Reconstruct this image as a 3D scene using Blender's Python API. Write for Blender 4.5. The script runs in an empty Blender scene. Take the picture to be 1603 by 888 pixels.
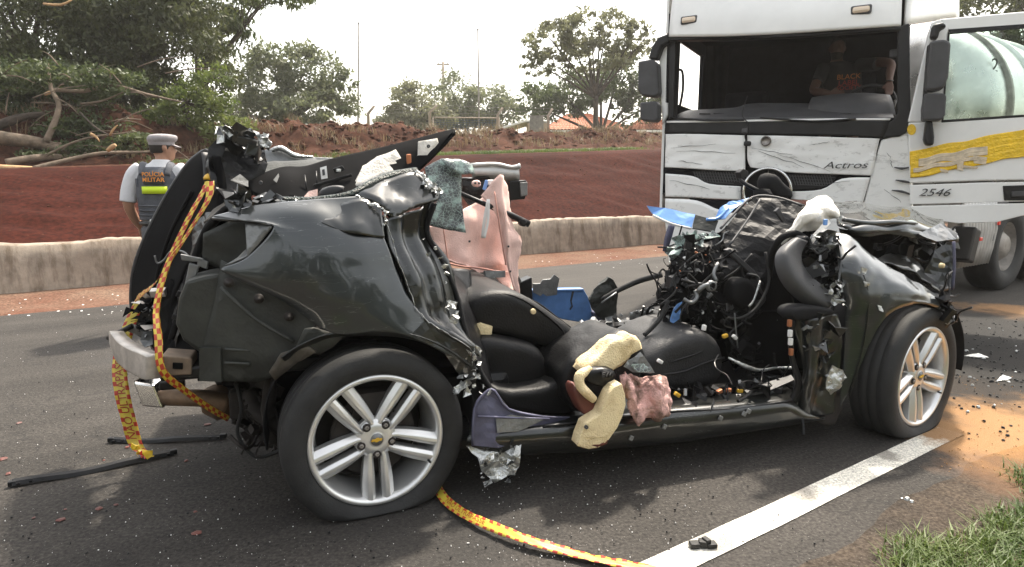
import bpy, bmesh, math, random
import numpy as np
from mathutils import Vector, Matrix, noise as mnoise

random.seed(7); RNG = np.random.default_rng(7)
SC = bpy.context.scene
COL = SC.collection
R = math.radians

# ------------------------------------------------------------------ camera
CAM_H = 1.25; FPX = 1000.0; HORIZON = 288.0
PITCH = math.atan((444.0 - HORIZON) / FPX)
cd = bpy.data.cameras.new('camera'); cam = bpy.data.objects.new('camera', cd); COL.objects.link(cam)
cd.sensor_width = 36.0; cd.lens = FPX / 1603.0 * 36.0; cd.clip_start = 0.05; cd.clip_end = 3000
cam.location = (0, 0, CAM_H); cam.rotation_euler = (math.pi / 2 - PITCH, 0, 0)
SC.camera = cam

# ------------------------------------------------------------------ sky, sun, exposure
SUN_EL = R(57); SUN_AZ = R(26)            # the sun stands behind the wreck, right of the view axis
w = bpy.data.worlds.new('World'); SC.world = w; w.use_nodes = True
nt = w.node_tree; nt.nodes.clear()
wo = nt.nodes.new('ShaderNodeOutputWorld'); bg = nt.nodes.new('ShaderNodeBackground')
sky = nt.nodes.new('ShaderNodeTexSky'); sky.sky_type = 'NISHITA'; sky.sun_disc = False
sky.sun_elevation = SUN_EL; sky.sun_rotation = SUN_AZ
sky.air_density = 1.6; sky.dust_density = 6.0; sky.ozone_density = 0.6; sky.altitude = 600
hs = nt.nodes.new('ShaderNodeHueSaturation'); hs.inputs['Saturation'].default_value = 0.35
tint = nt.nodes.new('ShaderNodeMix'); tint.data_type = 'RGBA'; tint.blend_type = 'MULTIPLY'; tint.inputs[0].default_value = 1.0; tint.inputs[7].default_value = (1.0, 0.965, 0.91, 1)   # thin warm overcast
nt.links.new(sky.outputs[0], hs.inputs['Color']); nt.links.new(hs.outputs[0], tint.inputs[6]); nt.links.new(tint.outputs[2], bg.inputs[0])
nt.links.new(bg.outputs[0], wo.inputs[0]); bg.inputs[1].default_value = 0.15
sd = bpy.data.lights.new('sun', 'SUN'); sun = bpy.data.objects.new('sun', sd); COL.objects.link(sun)
sd.energy = 2.8; sd.angle = R(3.0); sd.color = (1.0, 0.91, 0.78)
sdir = Vector((math.sin(SUN_AZ) * math.cos(SUN_EL), math.cos(SUN_AZ) * math.cos(SUN_EL), math.sin(SUN_EL)))
sun.rotation_euler = sdir.to_track_quat('Z', 'Y').to_euler(); sun.location = (0, 0, 30)
SC.view_settings.view_transform = 'Standard'; SC.view_settings.look = 'None'
SC.view_settings.exposure = 1.55; SC.view_settings.gamma = 1.0
SC.view_settings.use_curve_mapping = False
SC.cycles.use_denoising = True
SC.cycles.max_bounces = 6; SC.cycles.transparent_max_bounces = 12
SC.cycles.caustics_reflective = False; SC.cycles.caustics_refractive = False

# ------------------------------------------------------------------ measuring: a pixel of the photograph to a point of the place
_F = Vector((0, math.cos(PITCH), -math.sin(PITCH))); _U = Vector((0, math.sin(PITCH), math.cos(PITCH))); _C = Vector((0, 0, CAM_H))
def ray(x, y): return _F + Vector((1, 0, 0)) * ((x - 801.5) / FPX) - _U * ((y - 444.0) / FPX)
def gz(x, y, z=0.0):
    d = ray(x, y); return _C + d * ((z - CAM_H) / d.z)
def gy(x, y, Y):
    d = ray(x, y); return _C + d * (Y / d.y)
RD = R(34); D2 = Vector((math.cos(RD), math.sin(RD), 0)); N2 = Vector((-math.sin(RD), math.cos(RD), 0))
def road(s, n, z=0.0): return D2 * s + N2 * n + Vector((0, 0, z))
class Frame:
    """local axes: x along the thing's face, y into depth (away from the viewer), z up"""
    def __init__(self, origin, ang):
        self.o = Vector(origin); self.a = ang
        self.M = Matrix.Translation(self.o) @ Matrix.Rotation(ang, 4, 'Z'); self.I = self.M.inverted()
        self.c = self.I @ _C; self.r = self.M.to_3x3().inverted()
    def P(self, x, y, v=0.0):
        d = self.r @ ray(x, y); t = (v - self.c.y) / d.y; return self.c + d * t
    def U(self, x, y, u):                       # same, on a plane of constant local x
        d = self.r @ ray(x, y); t = (u - self.c.x) / d.x; return self.c + d * t

# ------------------------------------------------------------------ tags
def tag(o, label=None, cat=None, group=None, kind=None):
    if label: o['label'] = label
    if cat: o['category'] = cat
    if group: o['group'] = group
    if kind: o['kind'] = kind
    return o
def thing(name, label, cat, loc=(0, 0, 0), rotz=0.0, group=None):
    o = bpy.data.objects.new(name, None); COL.objects.link(o); o.empty_display_size = 0.1
    o.location = loc; o.rotation_euler = (0, 0, rotz); return tag(o, label, cat, group)
def add(name, me, mat=None, parent=None):
    o = bpy.data.objects.new(name, me); COL.objects.link(o)
    if mat is not None:
        me.materials.clear(); me.materials.append(MAT[mat] if isinstance(mat, str) else mat)
    if parent is not None: o.parent = parent
    return o

# ------------------------------------------------------------------ materials
MAT = {}
def nn(t, k, **kw):
    n = t.nodes.new(k)
    for a, b in kw.items():
        if a in n.inputs: n.inputs[a].default_value = b
        else: setattr(n, a, b)
    return n
def mat(name, col, rough=0.6, metal=0.0, var=0.0, vscale=8.0, col2=None, bump=0.0, bscale=40.0, coat=0.0, spec=0.5, detail=6.0, lo=0.35, hi=0.65, sheen=0.0, rvar=0.0, trans=0.0):
    m = bpy.data.materials.new(name); m.use_nodes = True; t = m.node_tree
    b = t.nodes['Principled BSDF']
    b.inputs['Base Color'].default_value = (*col, 1); b.inputs['Roughness'].default_value = rough
    b.inputs['Metallic'].default_value = metal; b.inputs['Specular IOR Level'].default_value = spec
    b.inputs['Coat Weight'].default_value = coat; b.inputs['Coat Roughness'].default_value = 0.06
    if sheen: b.inputs['Sheen Weight'].default_value = sheen
    if trans: b.inputs['Transmission Weight'].default_value = trans
    tc = nn(t, 'ShaderNodeTexCoord')
    if var or col2:
        n = nn(t, 'ShaderNodeTexNoise', Scale=vscale, Detail=detail, Roughness=0.62); t.links.new(tc.outputs['Object'], n.inputs['Vector'])
        r = nn(t, 'ShaderNodeValToRGB'); t.links.new(n.outputs[0], r.inputs[0])
        c2 = col2 if col2 else tuple(min(1, c * (1 + var)) for c in col); c1 = col if col2 else tuple(c * (1 - var) for c in col)
        r.color_ramp.elements[0].position = lo; r.color_ramp.elements[0].color = (*c1, 1)
        r.color_ramp.elements[1].position = hi; r.color_ramp.elements[1].color = (*c2, 1)
        t.links.new(r.outputs[0], b.inputs['Base Color'])
    if rvar:
        n = nn(t, 'ShaderNodeTexNoise', Scale=vscale * 1.7, Detail=5.0); t.links.new(tc.outputs['Object'], n.inputs['Vector'])
        mr = nn(t, 'ShaderNodeMapRange'); mr.inputs['To Min'].default_value = max(0, rough - rvar); mr.inputs['To Max'].default_value = min(1, rough + rvar)
        mr.inputs['From Min'].default_value = .3; mr.inputs['From Max'].default_value = .7
        t.links.new(n.outputs[0], mr.inputs[0]); t.links.new(mr.outputs[0], b.inputs['Roughness'])
    if bump:
        n = nn(t, 'ShaderNodeTexNoise', Scale=bscale, Detail=6.0); t.links.new(tc.outputs['Object'], n.inputs['Vector'])
        bp = nn(t, 'ShaderNodeBump', Strength=bump, Distance=0.02); t.links.new(n.outputs[0], bp.inputs['Height']); t.links.new(bp.outputs[0], b.inputs['Normal'])
    MAT[name] = m; return m
def leafmat(name, c1, c2, tr=0.35):
    m = bpy.data.materials.new(name); m.use_nodes = True; t = m.node_tree; t.nodes.clear()
    o = nn(t, 'ShaderNodeOutputMaterial'); mx = nn(t, 'ShaderNodeMixShader'); mx.inputs[0].default_value = tr
    d = nn(t, 'ShaderNodeBsdfPrincipled', Roughness=0.55); tl = nn(t, 'ShaderNodeBsdfTranslucent')
    tc = nn(t, 'ShaderNodeTexCoord'); n = nn(t, 'ShaderNodeTexNoise', Scale=1.3, Detail=5.0); t.links.new(tc.outputs['Object'], n.inputs[0])
    r = nn(t, 'ShaderNodeValToRGB'); t.links.new(n.outputs[0], r.inputs[0])
    r.color_ramp.elements[0].position = .35; r.color_ramp.elements[1].position = .66
    r.color_ramp.elements[0].color = (*c1, 1); r.color_ramp.elements[1].color = (*c2, 1)
    t.links.new(r.outputs[0], d.inputs['Base Color']); t.links.new(r.outputs[0], tl.inputs[0])
    t.links.new(d.outputs[0], mx.inputs[1]); t.links.new(tl.outputs[0], mx.inputs[2]); t.links.new(mx.outputs[0], o.inputs[0])
    MAT[name] = m

# ------------------------------------------------------------------ mesh helpers
def mesh(name, vs, fs, smooth=False):
    me = bpy.data.meshes.new(name); me.from_pydata([tuple(v) for v in vs], [], [tuple(f) for f in fs]); me.update()
    if smooth: me.polygons.foreach_set('use_smooth', [True] * len(me.polygons))
    return me
def bm_mesh(name, bm, smooth=False, ang=None):
    bmesh.ops.recalc_face_normals(bm, faces=bm.faces)
    me = bpy.data.meshes.new(name); bm.to_mesh(me); bm.free()
    if smooth:
        me.polygons.foreach_set('use_smooth', [True] * len(me.polygons))
        if ang: me.set_sharp_from_angle(angle=R(ang))
    return me
def solid(o, t, off=0.0):
    m = o.modifiers.new('thickness', 'SOLIDIFY'); m.thickness = t; m.offset = off; return o
def bevel(o, wd=0.006, seg=2, ang=35):
    m = o.modifiers.new('bevel', 'BEVEL'); m.width = wd; m.segments = seg; m.limit_method = 'ANGLE'; m.angle_limit = R(ang); return o
def subd(o, n=2):
    m = o.modifiers.new('subd', 'SUBSURF'); m.levels = n; m.render_levels = n; return o
def crum(p, amp, sc, seed=0.0):
    """sharp folds: ridged noise in several octaves"""
    q = Vector(p) * sc + Vector((seed * 7.3, seed * 3.1, seed * 1.7)); v = 0; a = 1.0
    for _ in range(3):
        v += a * (0.5 - abs(mnoise.noise(q))) ; q = q * 2.1 + Vector((3.1, 1.7, 9.2)); a *= 0.5
    return v * amp
def displace(vs, amp, sc, seed, nrm=None):
    out = []
    for i, p in enumerate(vs):
        p = Vector(p)
        d = Vector((crum(p, amp, sc, seed), crum(p, amp, sc, seed + 5), crum(p, amp, sc, seed + 11)))
        out.append(p + (d if nrm is None else nrm * d.x))
    return out
def cr(p0, p1, p2, p3, t):
    return 0.5 * ((2 * p1) + (p2 - p0) * t + (2 * p0 - 5 * p1 + 4 * p2 - p3) * t * t + (3 * p1 - p0 - 3 * p2 + p3) * t ** 3)
def spline(pts, k):
    pts = [Vector(p) for p in pts]; out = []
    for i in range(len(pts) - 1):
        a = pts[max(0, i - 1)]; b = pts[i]; c = pts[i + 1]; d = pts[min(len(pts) - 1, i + 2)]
        for j in range(k): out.append(cr(a, b, c, d, j / k))
    out.append(pts[-1]); return out
def grid_faces(r, c, wrap=False):
    f = []
    for i in range(r - 1):
        for j in range(c if wrap else c - 1):
            f.append((i * c + j, i * c + (j + 1) % c, (i + 1) * c + (j + 1) % c, (i + 1) * c + j))
    return f
def patch(name, rows, mt, parent, k=6, thick=0.004, amp=0.0, sc=8.0, seed=0.0, smooth=True, fold=None, off=0.0):
    """a curved sheet through a grid of control points"""
    a = [spline(r, k) for r in rows]; cols = list(zip(*a)); cols = [spline(c, k) for c in cols]; g = list(zip(*cols))
    vs = [p for r in g for p in r]; nr, nc = len(g), len(g[0])
    if amp or fold:
        out = []
        for i in range(nr):
            for j in range(nc):
                p = g[i][j]
                du = g[i][min(nc - 1, j + 1)] - g[i][max(0, j - 1)]; dv = g[min(nr - 1, i + 1)][j] - g[max(0, i - 1)][j]
                n = du.cross(dv); n = n.normalized() if n.length > 1e-9 else Vector((0, -1, 0))
                d = crum(p, amp, sc, seed) if amp else 0
                if fold: d += fold(i / (nr - 1), j / (nc - 1))
                out.append(p + n * d)
        vs = out
    o = add(name, mesh(name, vs, grid_faces(nr, nc), smooth), mt, parent)
    if thick: solid(o, thick, off)
    return o
def plate(name, pts, mt, parent, thick=0.006, cuts=3, amp=0.0, sc=9.0, seed=0.0, smooth=False, bev=0.0, jag=0.0):
    """a cut or torn sheet: outline points in 3D, subdivided, crumpled and given thickness"""
    bm = bmesh.new(); pts = [Vector(p) for p in pts]
    if jag:
        q = []
        for i, p in enumerate(pts):
            n = pts[(i + 1) % len(pts)]; q.append(p); m = max(1, int((n - p).length / 0.03))
            for j in range(1, m): q.append(p.lerp(n, j / m) + Vector([random.uniform(-jag, jag) for _ in range(3)]))
        pts = q
    f = bm.faces.new([bm.verts.new(p) for p in pts]); f.normal_update(); nr = f.normal.copy()
    bmesh.ops.triangulate(bm, faces=bm.faces[:], quad_method='BEAUTY', ngon_method='BEAUTY')
    for _ in range(cuts):
        L = [e for e in bm.edges if e.calc_length() > 0.035]
        if not L or len(bm.faces) > 6000: break
        bmesh.ops.subdivide_edges(bm, edges=L, cuts=1, use_grid_fill=True)
    bmesh.ops.triangulate(bm, faces=bm.faces[:])
    if amp:
        for v in bm.verts: v.co += nr * crum(v.co, amp, sc, seed) + Vector((crum(v.co, amp * .4, sc, seed + 3), 0, crum(v.co, amp * .4, sc, seed + 9)))
    o = add(name, bm_mesh(name, bm, smooth, 40), mt, parent)
    solid(o, thick)
    if bev: bevel(o, bev)
    return o
def tube_geo(pts, rad, seg=10, k=4, flat=1.0, caps=True):
    P = spline(pts, k) if len(pts) > 2 and k > 1 else [Vector(p) for p in pts]
    if isinstance(rad, (int, float)): rr = [rad] * len(P)
    else:
        x = np.linspace(0, 1, len(rad)); rr = np.interp(np.linspace(0, 1, len(P)), x, rad)
    vs = []; up = None
    for i, p in enumerate(P):
        t = (P[min(i + 1, len(P) - 1)] - P[max(i - 1, 0)])
        t = t.normalized() if t.length > 1e-9 else Vector((0, 0, 1))
        if up is None: up = t.orthogonal().normalized()
        up = (up - t * up.dot(t)); up = up.normalized() if up.length > 1e-6 else t.orthogonal().normalized()
        s = t.cross(up)
        for j in range(seg):
            a = 2 * math.pi * j / seg; vs.append(p + (up * math.cos(a) + s * math.sin(a) * flat) * rr[i])
    fs = grid_faces(len(P), seg, True)
    if caps: fs += [tuple(range(seg))[::-1], tuple((len(P) - 1) * seg + j for j in range(seg))]
    return vs, fs
def tube(name, pts, rad, mt, parent, seg=10, k=4, flat=1.0):
    vs, fs = tube_geo(pts, rad, seg, k, flat); return add(name, mesh(name, vs, fs, True), mt, parent)
def box_geo(c, s, rot=None):
    x, y, z = [a / 2 for a in s]; v = [Vector((i * x, j * y, k * z)) for i in (-1, 1) for j in (-1, 1) for k in (-1, 1)]
    if rot is not None: v = [rot @ p for p in v]
    v = [p + Vector(c) for p in v]
    return v, [(0, 1, 3, 2), (4, 6, 7, 5), (0, 4, 5, 1), (2, 3, 7, 6), (0, 2, 6, 4), (1, 5, 7, 3)]
def box(name, c, s, mt, parent, rot=None, bev=0.004):
    v, f = box_geo(c, s, rot); o = add(name, mesh(name, v, f), mt, parent)
    if bev: bevel(o, bev)
    return o
def prism(name, pts, dv, mt, parent, bev=0.004):
    """closed outline (3D points) pushed along dv"""
    pts = [Vector(p) for p in pts]; n = len(pts); dv = Vector(dv); bm = bmesh.new()
    a = [bm.verts.new(p) for p in pts]; b = [bm.verts.new(p + dv) for p in pts]
    bm.faces.new(a); bm.faces.new(b[::-1])
    for i in range(n): bm.faces.new((a[i], b[i], b[(i + 1) % n], a[(i + 1) % n]))
    o = add(name, bm_mesh(name, bm), mt, parent)
    if bev: bevel(o, bev)
    return o
def merge(parts):
    V = []; F = []
    for v, f in parts:
        n = len(V); V += list(v); F += [tuple(i + n for i in q) for q in f]
    return V, F
def lathe_geo(prof, seg=64, axis='Y', a0=0.0, a1=2 * math.pi):
    full = abs(a1 - a0 - 2 * math.pi) < 1e-6; n = seg if full else seg + 1; vs = []
    for r, h in prof:
        for j in range(n):
            a = a0 + (a1 - a0) * j / seg; vs.append(Vector((r * math.cos(a), h, r * math.sin(a))) if axis == 'Y' else Vector((r * math.cos(a), r * math.sin(a), h)))
    return vs, grid_faces(len(prof), n, full)
def text_mesh(s, size, extrude=0.001, shear=0.0, align='CENTER', offset=0.0, sx=1.0):
    cu = bpy.data.curves.new('lettering', 'FONT'); cu.body = s; cu.size = size; cu.extrude = extrude; cu.shear = shear
    cu.align_x = align; cu.align_y = 'CENTER'; cu.offset = offset; cu.resolution_u = 3
    o = bpy.data.objects.new('lettering', cu); COL.objects.link(o)
    dg = bpy.context.evaluated_depsgraph_get(); me = bpy.data.meshes.new_from_object(o.evaluated_get(dg)); bpy.data.objects.remove(o); bpy.data.curves.remove(cu)
    if sx != 1.0:
        for v in me.vertices: v.co.x *= sx
    return me
def copy_tree(o, parent=None):
    c = o.copy(); COL.objects.link(c); c.parent = parent
    for ch in list(o.children): copy_tree(ch, c)
    return c
# ================================================================== SETTING
def surf_noise(t, tc, sc, det=6.0, rough=0.6):
    n = nn(t, 'ShaderNodeTexNoise', Scale=sc, Detail=det, Roughness=rough); t.links.new(tc.outputs['Object'], n.inputs['Vector']); return n
def ramp(t, src, stops):
    r = nn(t, 'ShaderNodeValToRGB'); t.links.new(src, r.inputs[0]); e = r.color_ramp.elements
    while len(e) < len(stops): e.new(0.5)
    for el, (p, c) in zip(e, stops):
        el.position = p; el.color = (*c, 1) if isinstance(c, tuple) else (c, c, c, 1)
    return r
def mix(t, fac, a, b, mode='MIX'):
    m = nn(t, 'ShaderNodeMix', data_type='RGBA', blend_type=mode)
    for s, i in ((fac, 0), (a, 6), (b, 7)):
        if hasattr(s, 'links') or hasattr(s, 'is_linked'): t.links.new(s, m.inputs[i])
        elif isinstance(s, tuple): m.inputs[i].default_value = (*s, 1)
        else: m.inputs[i].default_value = s
    return m.outputs[2]
def ground_mat(name, base, fine, coarse, bump=0.5, bscale=300.0, rough=0.9, spots=None, patches=(), fmix=0.8, streak=0.0, drip=0.0):
    m = bpy.data.materials.new(name); m.use_nodes = True; t = m.node_tree; b = t.nodes['Principled BSDF']
    b.inputs['Roughness'].default_value = rough; b.inputs['Specular IOR Level'].default_value = 0.25 if name in ('asphalt', 'line_paint', 'concrete') else 0.06
    tc = nn(t, 'ShaderNodeTexCoord')
    c = ramp(t, surf_noise(t, tc, coarse).outputs[0], [(0.3, base[0]), (0.7, base[1])]).outputs[0]
    f = ramp(t, surf_noise(t, tc, fine, 3.0).outputs[0], [(0.32, 0.45), (0.5, 1.0), (0.72, 1.75)]).outputs[0]
    c = mix(t, fmix, c, f, 'MULTIPLY')
    if streak:                                        # wheel tracks and worn lanes running with the road
        mp = nn(t, 'ShaderNodeMapping'); mp.inputs['Rotation'].default_value = (0, 0, -RD); mp.vector_type = 'POINT'; t.links.new(tc.outputs['Object'], mp.inputs[0])
        m2 = nn(t, 'ShaderNodeMapping'); m2.inputs['Scale'].default_value = (.10, 2.4, 1); t.links.new(mp.outputs[0], m2.inputs[0])
        n2 = nn(t, 'ShaderNodeTexNoise', Scale=1.0, Detail=7.0, Roughness=.7); t.links.new(m2.outputs[0], n2.inputs['Vector'])
        c = mix(t, streak, c, ramp(t, n2.outputs[0], [(.36, .62), (.5, 1.0), (.62, 1.25)]).outputs[0], 'MULTIPLY')
        v2 = nn(t, 'ShaderNodeTexVoronoi', Scale=.55); v2.feature = 'DISTANCE_TO_EDGE'; wv = nn(t, 'ShaderNodeTexNoise', Scale=3.0, Detail=5.0); t.links.new(tc.outputs['Object'], wv.inputs['Vector'])
        va = nn(t, 'ShaderNodeVectorMath', operation='ADD'); t.links.new(tc.outputs['Object'], va.inputs[0]); t.links.new(wv.outputs['Color'], va.inputs[1]); t.links.new(va.outputs[0], v2.inputs['Vector'])
        c = mix(t, ramp(t, v2.outputs['Distance'], [(.0, .75), (.006, 0.0)]).outputs[0], c, (.018, .017, .016))
    if drip:                                          # rain streaks and splash dirt
        md = nn(t, 'ShaderNodeMapping'); md.inputs['Scale'].default_value = (5, 5, .5); t.links.new(tc.outputs['Object'], md.inputs[0]); nd = nn(t, 'ShaderNodeTexNoise', Scale=1.0, Detail=8.0, Roughness=.7); t.links.new(md.outputs[0], nd.inputs['Vector'])
        c = mix(t, drip, c, ramp(t, nd.outputs[0], [(.38, (.50, .46, .42)), (.52, (1.0, 1.0, 1.0)), (.7, (1.12, 1.1, 1.08))]).outputs[0], 'MULTIPLY')
    if spots:                                         # pale aggregate and crumbs
        v = nn(t, 'ShaderNodeTexVoronoi', Scale=spots[0]); t.links.new(tc.outputs['Object'], v.inputs['Vector'])
        r = ramp(t, v.outputs['Distance'], [(spots[1] * .6, 1.0), (spots[1], 0.0)]).outputs[0]
        c = mix(t, r, c, spots[2])
    for (px, py, rad, col, sc, strength) in patches:   # stains and spilled sand: irregular shapes lying on the surface
        d = nn(t, 'ShaderNodeVectorMath', operation='DISTANCE'); t.links.new(tc.outputs['Object'], d.inputs[0]); d.inputs[1].default_value = (px, py, 0)
        n = surf_noise(t, tc, sc, 7.0, 0.65)
        ma = nn(t, 'ShaderNodeMath', operation='MULTIPLY_ADD'); t.links.new(n.outputs[0], ma.inputs[0]); ma.inputs[1].default_value = rad * 1.9; t.links.new(d.outputs['Value'], ma.inputs[2])
        r = ramp(t, ma.outputs[0], [(0.0, strength), (1.0, 0.0)])
        mr = nn(t, 'ShaderNodeMapRange'); t.links.new(ma.outputs[0], mr.inputs[0]); mr.inputs['From Min'].default_value = rad * 1.45; mr.inputs['From Max'].default_value = rad * 1.95
        mr.inputs['To Min'].default_value = strength; mr.inputs['To Max'].default_value = 0.0
        c = mix(t, mr.outputs[0], c, col)
    t.links.new(c, b.inputs['Base Color'])
    n = surf_noise(t, tc, bscale, 4.0); bp = nn(t, 'ShaderNodeBump', Strength=bump, Distance=0.006); t.links.new(n.outputs[0], bp.inputs['Height']); t.links.new(bp.outputs[0], b.inputs['Normal'])
    MAT[name] = m
SAND = (0.29, 0.16, 0.07)
def rp(px, py): p = gz(px, py); return (p.x, p.y)
sandy = [(*rp(1600, 662), .50, SAND, 4.0, 0.92), (*rp(1580, 488), .55, SAND, 3.2, .8), (*rp(1490, 680), .30, SAND, 6.0, 0.85), (*rp(1610, 700), .5, SAND, 5.0, .9), (*rp(1700, 660), .6, SAND, 4.0, .9),
         (*rp(1600, 745), .35, (.17, .10, .06), 4.0, .6)]
oily = [(*rp(1585, 548), 1.9, (.012, .011, .010), 2.2, 0.93), (*rp(1540, 610), .35, (.016, .013, .011), 6.0, .85), (*rp(1500, 505), .9, (.018, .017, .016), 3.0, .8), (*rp(1500, 600), .25, (.03, .022, .016), 5, .7),
        (*rp(250, 540), .6, (.045, .043, .042), 2.0, .5), (*rp(690, 810), .5, (.03, .029, .028), 5.0, .4)]
ground_mat('asphalt', ((.031, .0278, .0245), (.044, .0395, .035)), 70.0, 1.4, 0.8, 120.0, 0.85, (60.0, .10, (.24, .23, .22)), sandy + oily, 1.0, .8)
ground_mat('shoulder_dirt', ((.042, .036, .031), (.085, .066, .050)), 80.0, 3.0, 0.8, 160.0, 0.95, (70.0, .12, (.20, .18, .16)), sandy)
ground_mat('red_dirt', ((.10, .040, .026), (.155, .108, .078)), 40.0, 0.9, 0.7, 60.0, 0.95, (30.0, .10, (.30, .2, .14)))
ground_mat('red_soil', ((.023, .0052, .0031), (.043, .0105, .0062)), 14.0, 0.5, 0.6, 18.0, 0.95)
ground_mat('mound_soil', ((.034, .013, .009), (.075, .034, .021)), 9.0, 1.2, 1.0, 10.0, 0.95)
ground_mat('field', ((.10, .075, .04), (.09, .10, .04)), 3.0, 0.05, 0.5, 5.0, 0.95)
ground_mat('line_paint', ((.62, .59, .52), (.72, .69, .61)), 130.0, 6.0, 0.8, 200.0, 0.8, (75.0, .20, (.12, .11, .10)), [(*rp(1505, 682), .26, SAND, 9.0, .97), (*rp(1380, 712), .10, (.16, .14, .12), 12.0, .7), (*rp(1250, 770), .12, (.16, .14, .12), 14.0, .6), (*rp(1120, 850), .10, (.16, .14, .12), 14.0, .6)])
ground_mat('concrete', ((.25, .20, .155), (.33, .28, .225)), 7.0, 0.9, 0.5, 60.0, 0.9, None, (), .35, 0.0, .9)

def quad_strip(name, s0, s1, n0, n1, z, mt, ns=40, nw=8, hfun=None, edge=0.0):
    vs = []
    for i in range(ns + 1):
        s = s0 + (s1 - s0) * i / ns
        for j in range(nw + 1):
            n = n0 + (n1 - n0) * j / nw
            if edge and j in (0, nw): n += edge * mnoise.noise(Vector((s * 1.7, n, 3))) + edge * .5 * mnoise.noise(Vector((s * 7, n, 3)))
            p = road(s, n, z); vs.append(p + Vector((0, 0, hfun(s, n) if hfun else 0)))
    o = add(name, mesh(name, vs, grid_faces(ns + 1, nw + 1), bool(hfun)), mt); return tag(o, kind='structure')
o = add('ground', mesh('ground', [(-900, -300, -.06), (900, -300, -.06), (900, 1500, -.06), (-900, 1500, -.06)], [(0, 1, 2, 3)]), 'field'); tag(o, kind='structure')
quad_strip('road', -60, 140, .80, 7.72, 0.0, 'asphalt', 1200, 6, None, 0.02)
quad_strip('dirt_shoulder', -30, 60, -6.0, 1.08, 0.004, 'shoulder_dirt', 1500, 24, lambda s, n: (0.02 * mnoise.noise(Vector((s * 1.5, n * 1.5, 0))) * (1 if n < .6 else 0)), 0.06)
quad_strip('far_shoulder', -60, 140, 7.55, 9.35, -0.010, 'red_dirt', 300, 8, lambda s, n: (.03 * mnoise.noise(Vector((s, n * 2, 0))) + .08 * max(0, n - 8.6)) if n > 7.8 else 0)
o = quad_strip('road_marking', -40, 3.60, 1.265, 1.385, 0.004, 'line_paint', 1500, 2, None, 0.004)

def ztop(s): return 1.45 + .05 * max(-8, min(s, 25))
def terrain(s, n):
    zt = ztop(s); nz = mnoise.noise
    e = [(9.22, .40), (9.6, .52), (12.5, zt), (13.2, zt + .10), (14.6, zt + .12)]
    mt_ = 2.58 + .022 * max(-20, min(s, 40)) + .36 * nz(Vector((s * .55, 1.3, 0))) + .22 * nz(Vector((s * 1.7, n * .8, 5)))
    e += [(15.2, zt + .3), (16.3, mt_), (17.0, mt_ + .02), (18.4, 2.35), (30, 2.6), (60, 3.4), (1000, 3.6)]
    for (a, za), (b, zb) in zip(e, e[1:]):
        if n <= b:
            t = (n - a) / (b - a); t = t * t * (3 - 2 * t) if n > 14 else t; z = za + (zb - za) * max(0, t); break
    else: z = e[-1][1]
    if 14.6 < n < 18.5: z += .10 * nz(Vector((s * 4, n * 4, 2))) + .07 * abs(nz(Vector((s * 9, n * 9, 2))))
    if 10 < n < 12.4: z += .05 * nz(Vector((s * .7, n * 3, 1))) + .045 * nz(Vector((s * 2.2 + n * 3, n * .8, 8))) + .02 * abs(nz(Vector((s * 8, n * 8, 8))))
    return z
nsl = list(np.arange(9.22, 14.7, .1)) + list(np.arange(14.7, 18.6, .09)) + [19, 20, 22, 25, 30, 40, 60, 100, 200, 500, 1000]
ssl = sorted(set(list(np.round(np.arange(-14, 34, .11), 3)) + list(np.arange(-60, -14, 2.0)) + list(np.arange(34, 120, 3.0)) + [-900, -500, -250, -120, 150, 250, 500, 1200]))
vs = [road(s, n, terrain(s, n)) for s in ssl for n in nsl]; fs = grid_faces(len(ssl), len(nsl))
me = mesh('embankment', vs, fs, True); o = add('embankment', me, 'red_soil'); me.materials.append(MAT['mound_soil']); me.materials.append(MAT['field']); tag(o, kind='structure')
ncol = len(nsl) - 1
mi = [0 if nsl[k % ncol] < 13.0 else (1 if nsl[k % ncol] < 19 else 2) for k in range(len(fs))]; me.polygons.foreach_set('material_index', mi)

# low cast concrete kerb wall along the embankment, ragged top
def wall_part(s0, s1, parent, name, seed):
    vs = []; ns = int((s1 - s0) / .06)
    for i in range(ns + 1):
        s = s0 + (s1 - s0) * i / ns; h = .56 + .012 * s * .4 + .045 * mnoise.noise(Vector((s * 1.1, seed, 0))) + .03 * abs(mnoise.noise(Vector((s * 5, seed, 0))))
        for n, z in ((9.10, -.06), (9.14, h * .35), (9.18, h * .7), (9.21, h - .02), (9.25, h), (9.40, h + .005), (9.43, h * .5)):
            vs.append(road(s, n + .015 * mnoise.noise(Vector((s * 3, z * 5, seed))), z))
    return add(name, mesh(name, vs, grid_faces(ns + 1, 7), True), 'concrete', parent)
wl = thing('retaining_wall', 'low pale concrete retaining wall with ragged top along the red embankment', 'wall', road(0, 9.5, 0))
for k, (a, b) in enumerate(((-40, 3.2), (3.22, 15.8), (15.82, 60))):
    p = wall_part(a, b, None, 'wall_section', k + .5); p.parent = wl; p.matrix_parent_inverse = Matrix.Translation(-wl.location)
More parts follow.
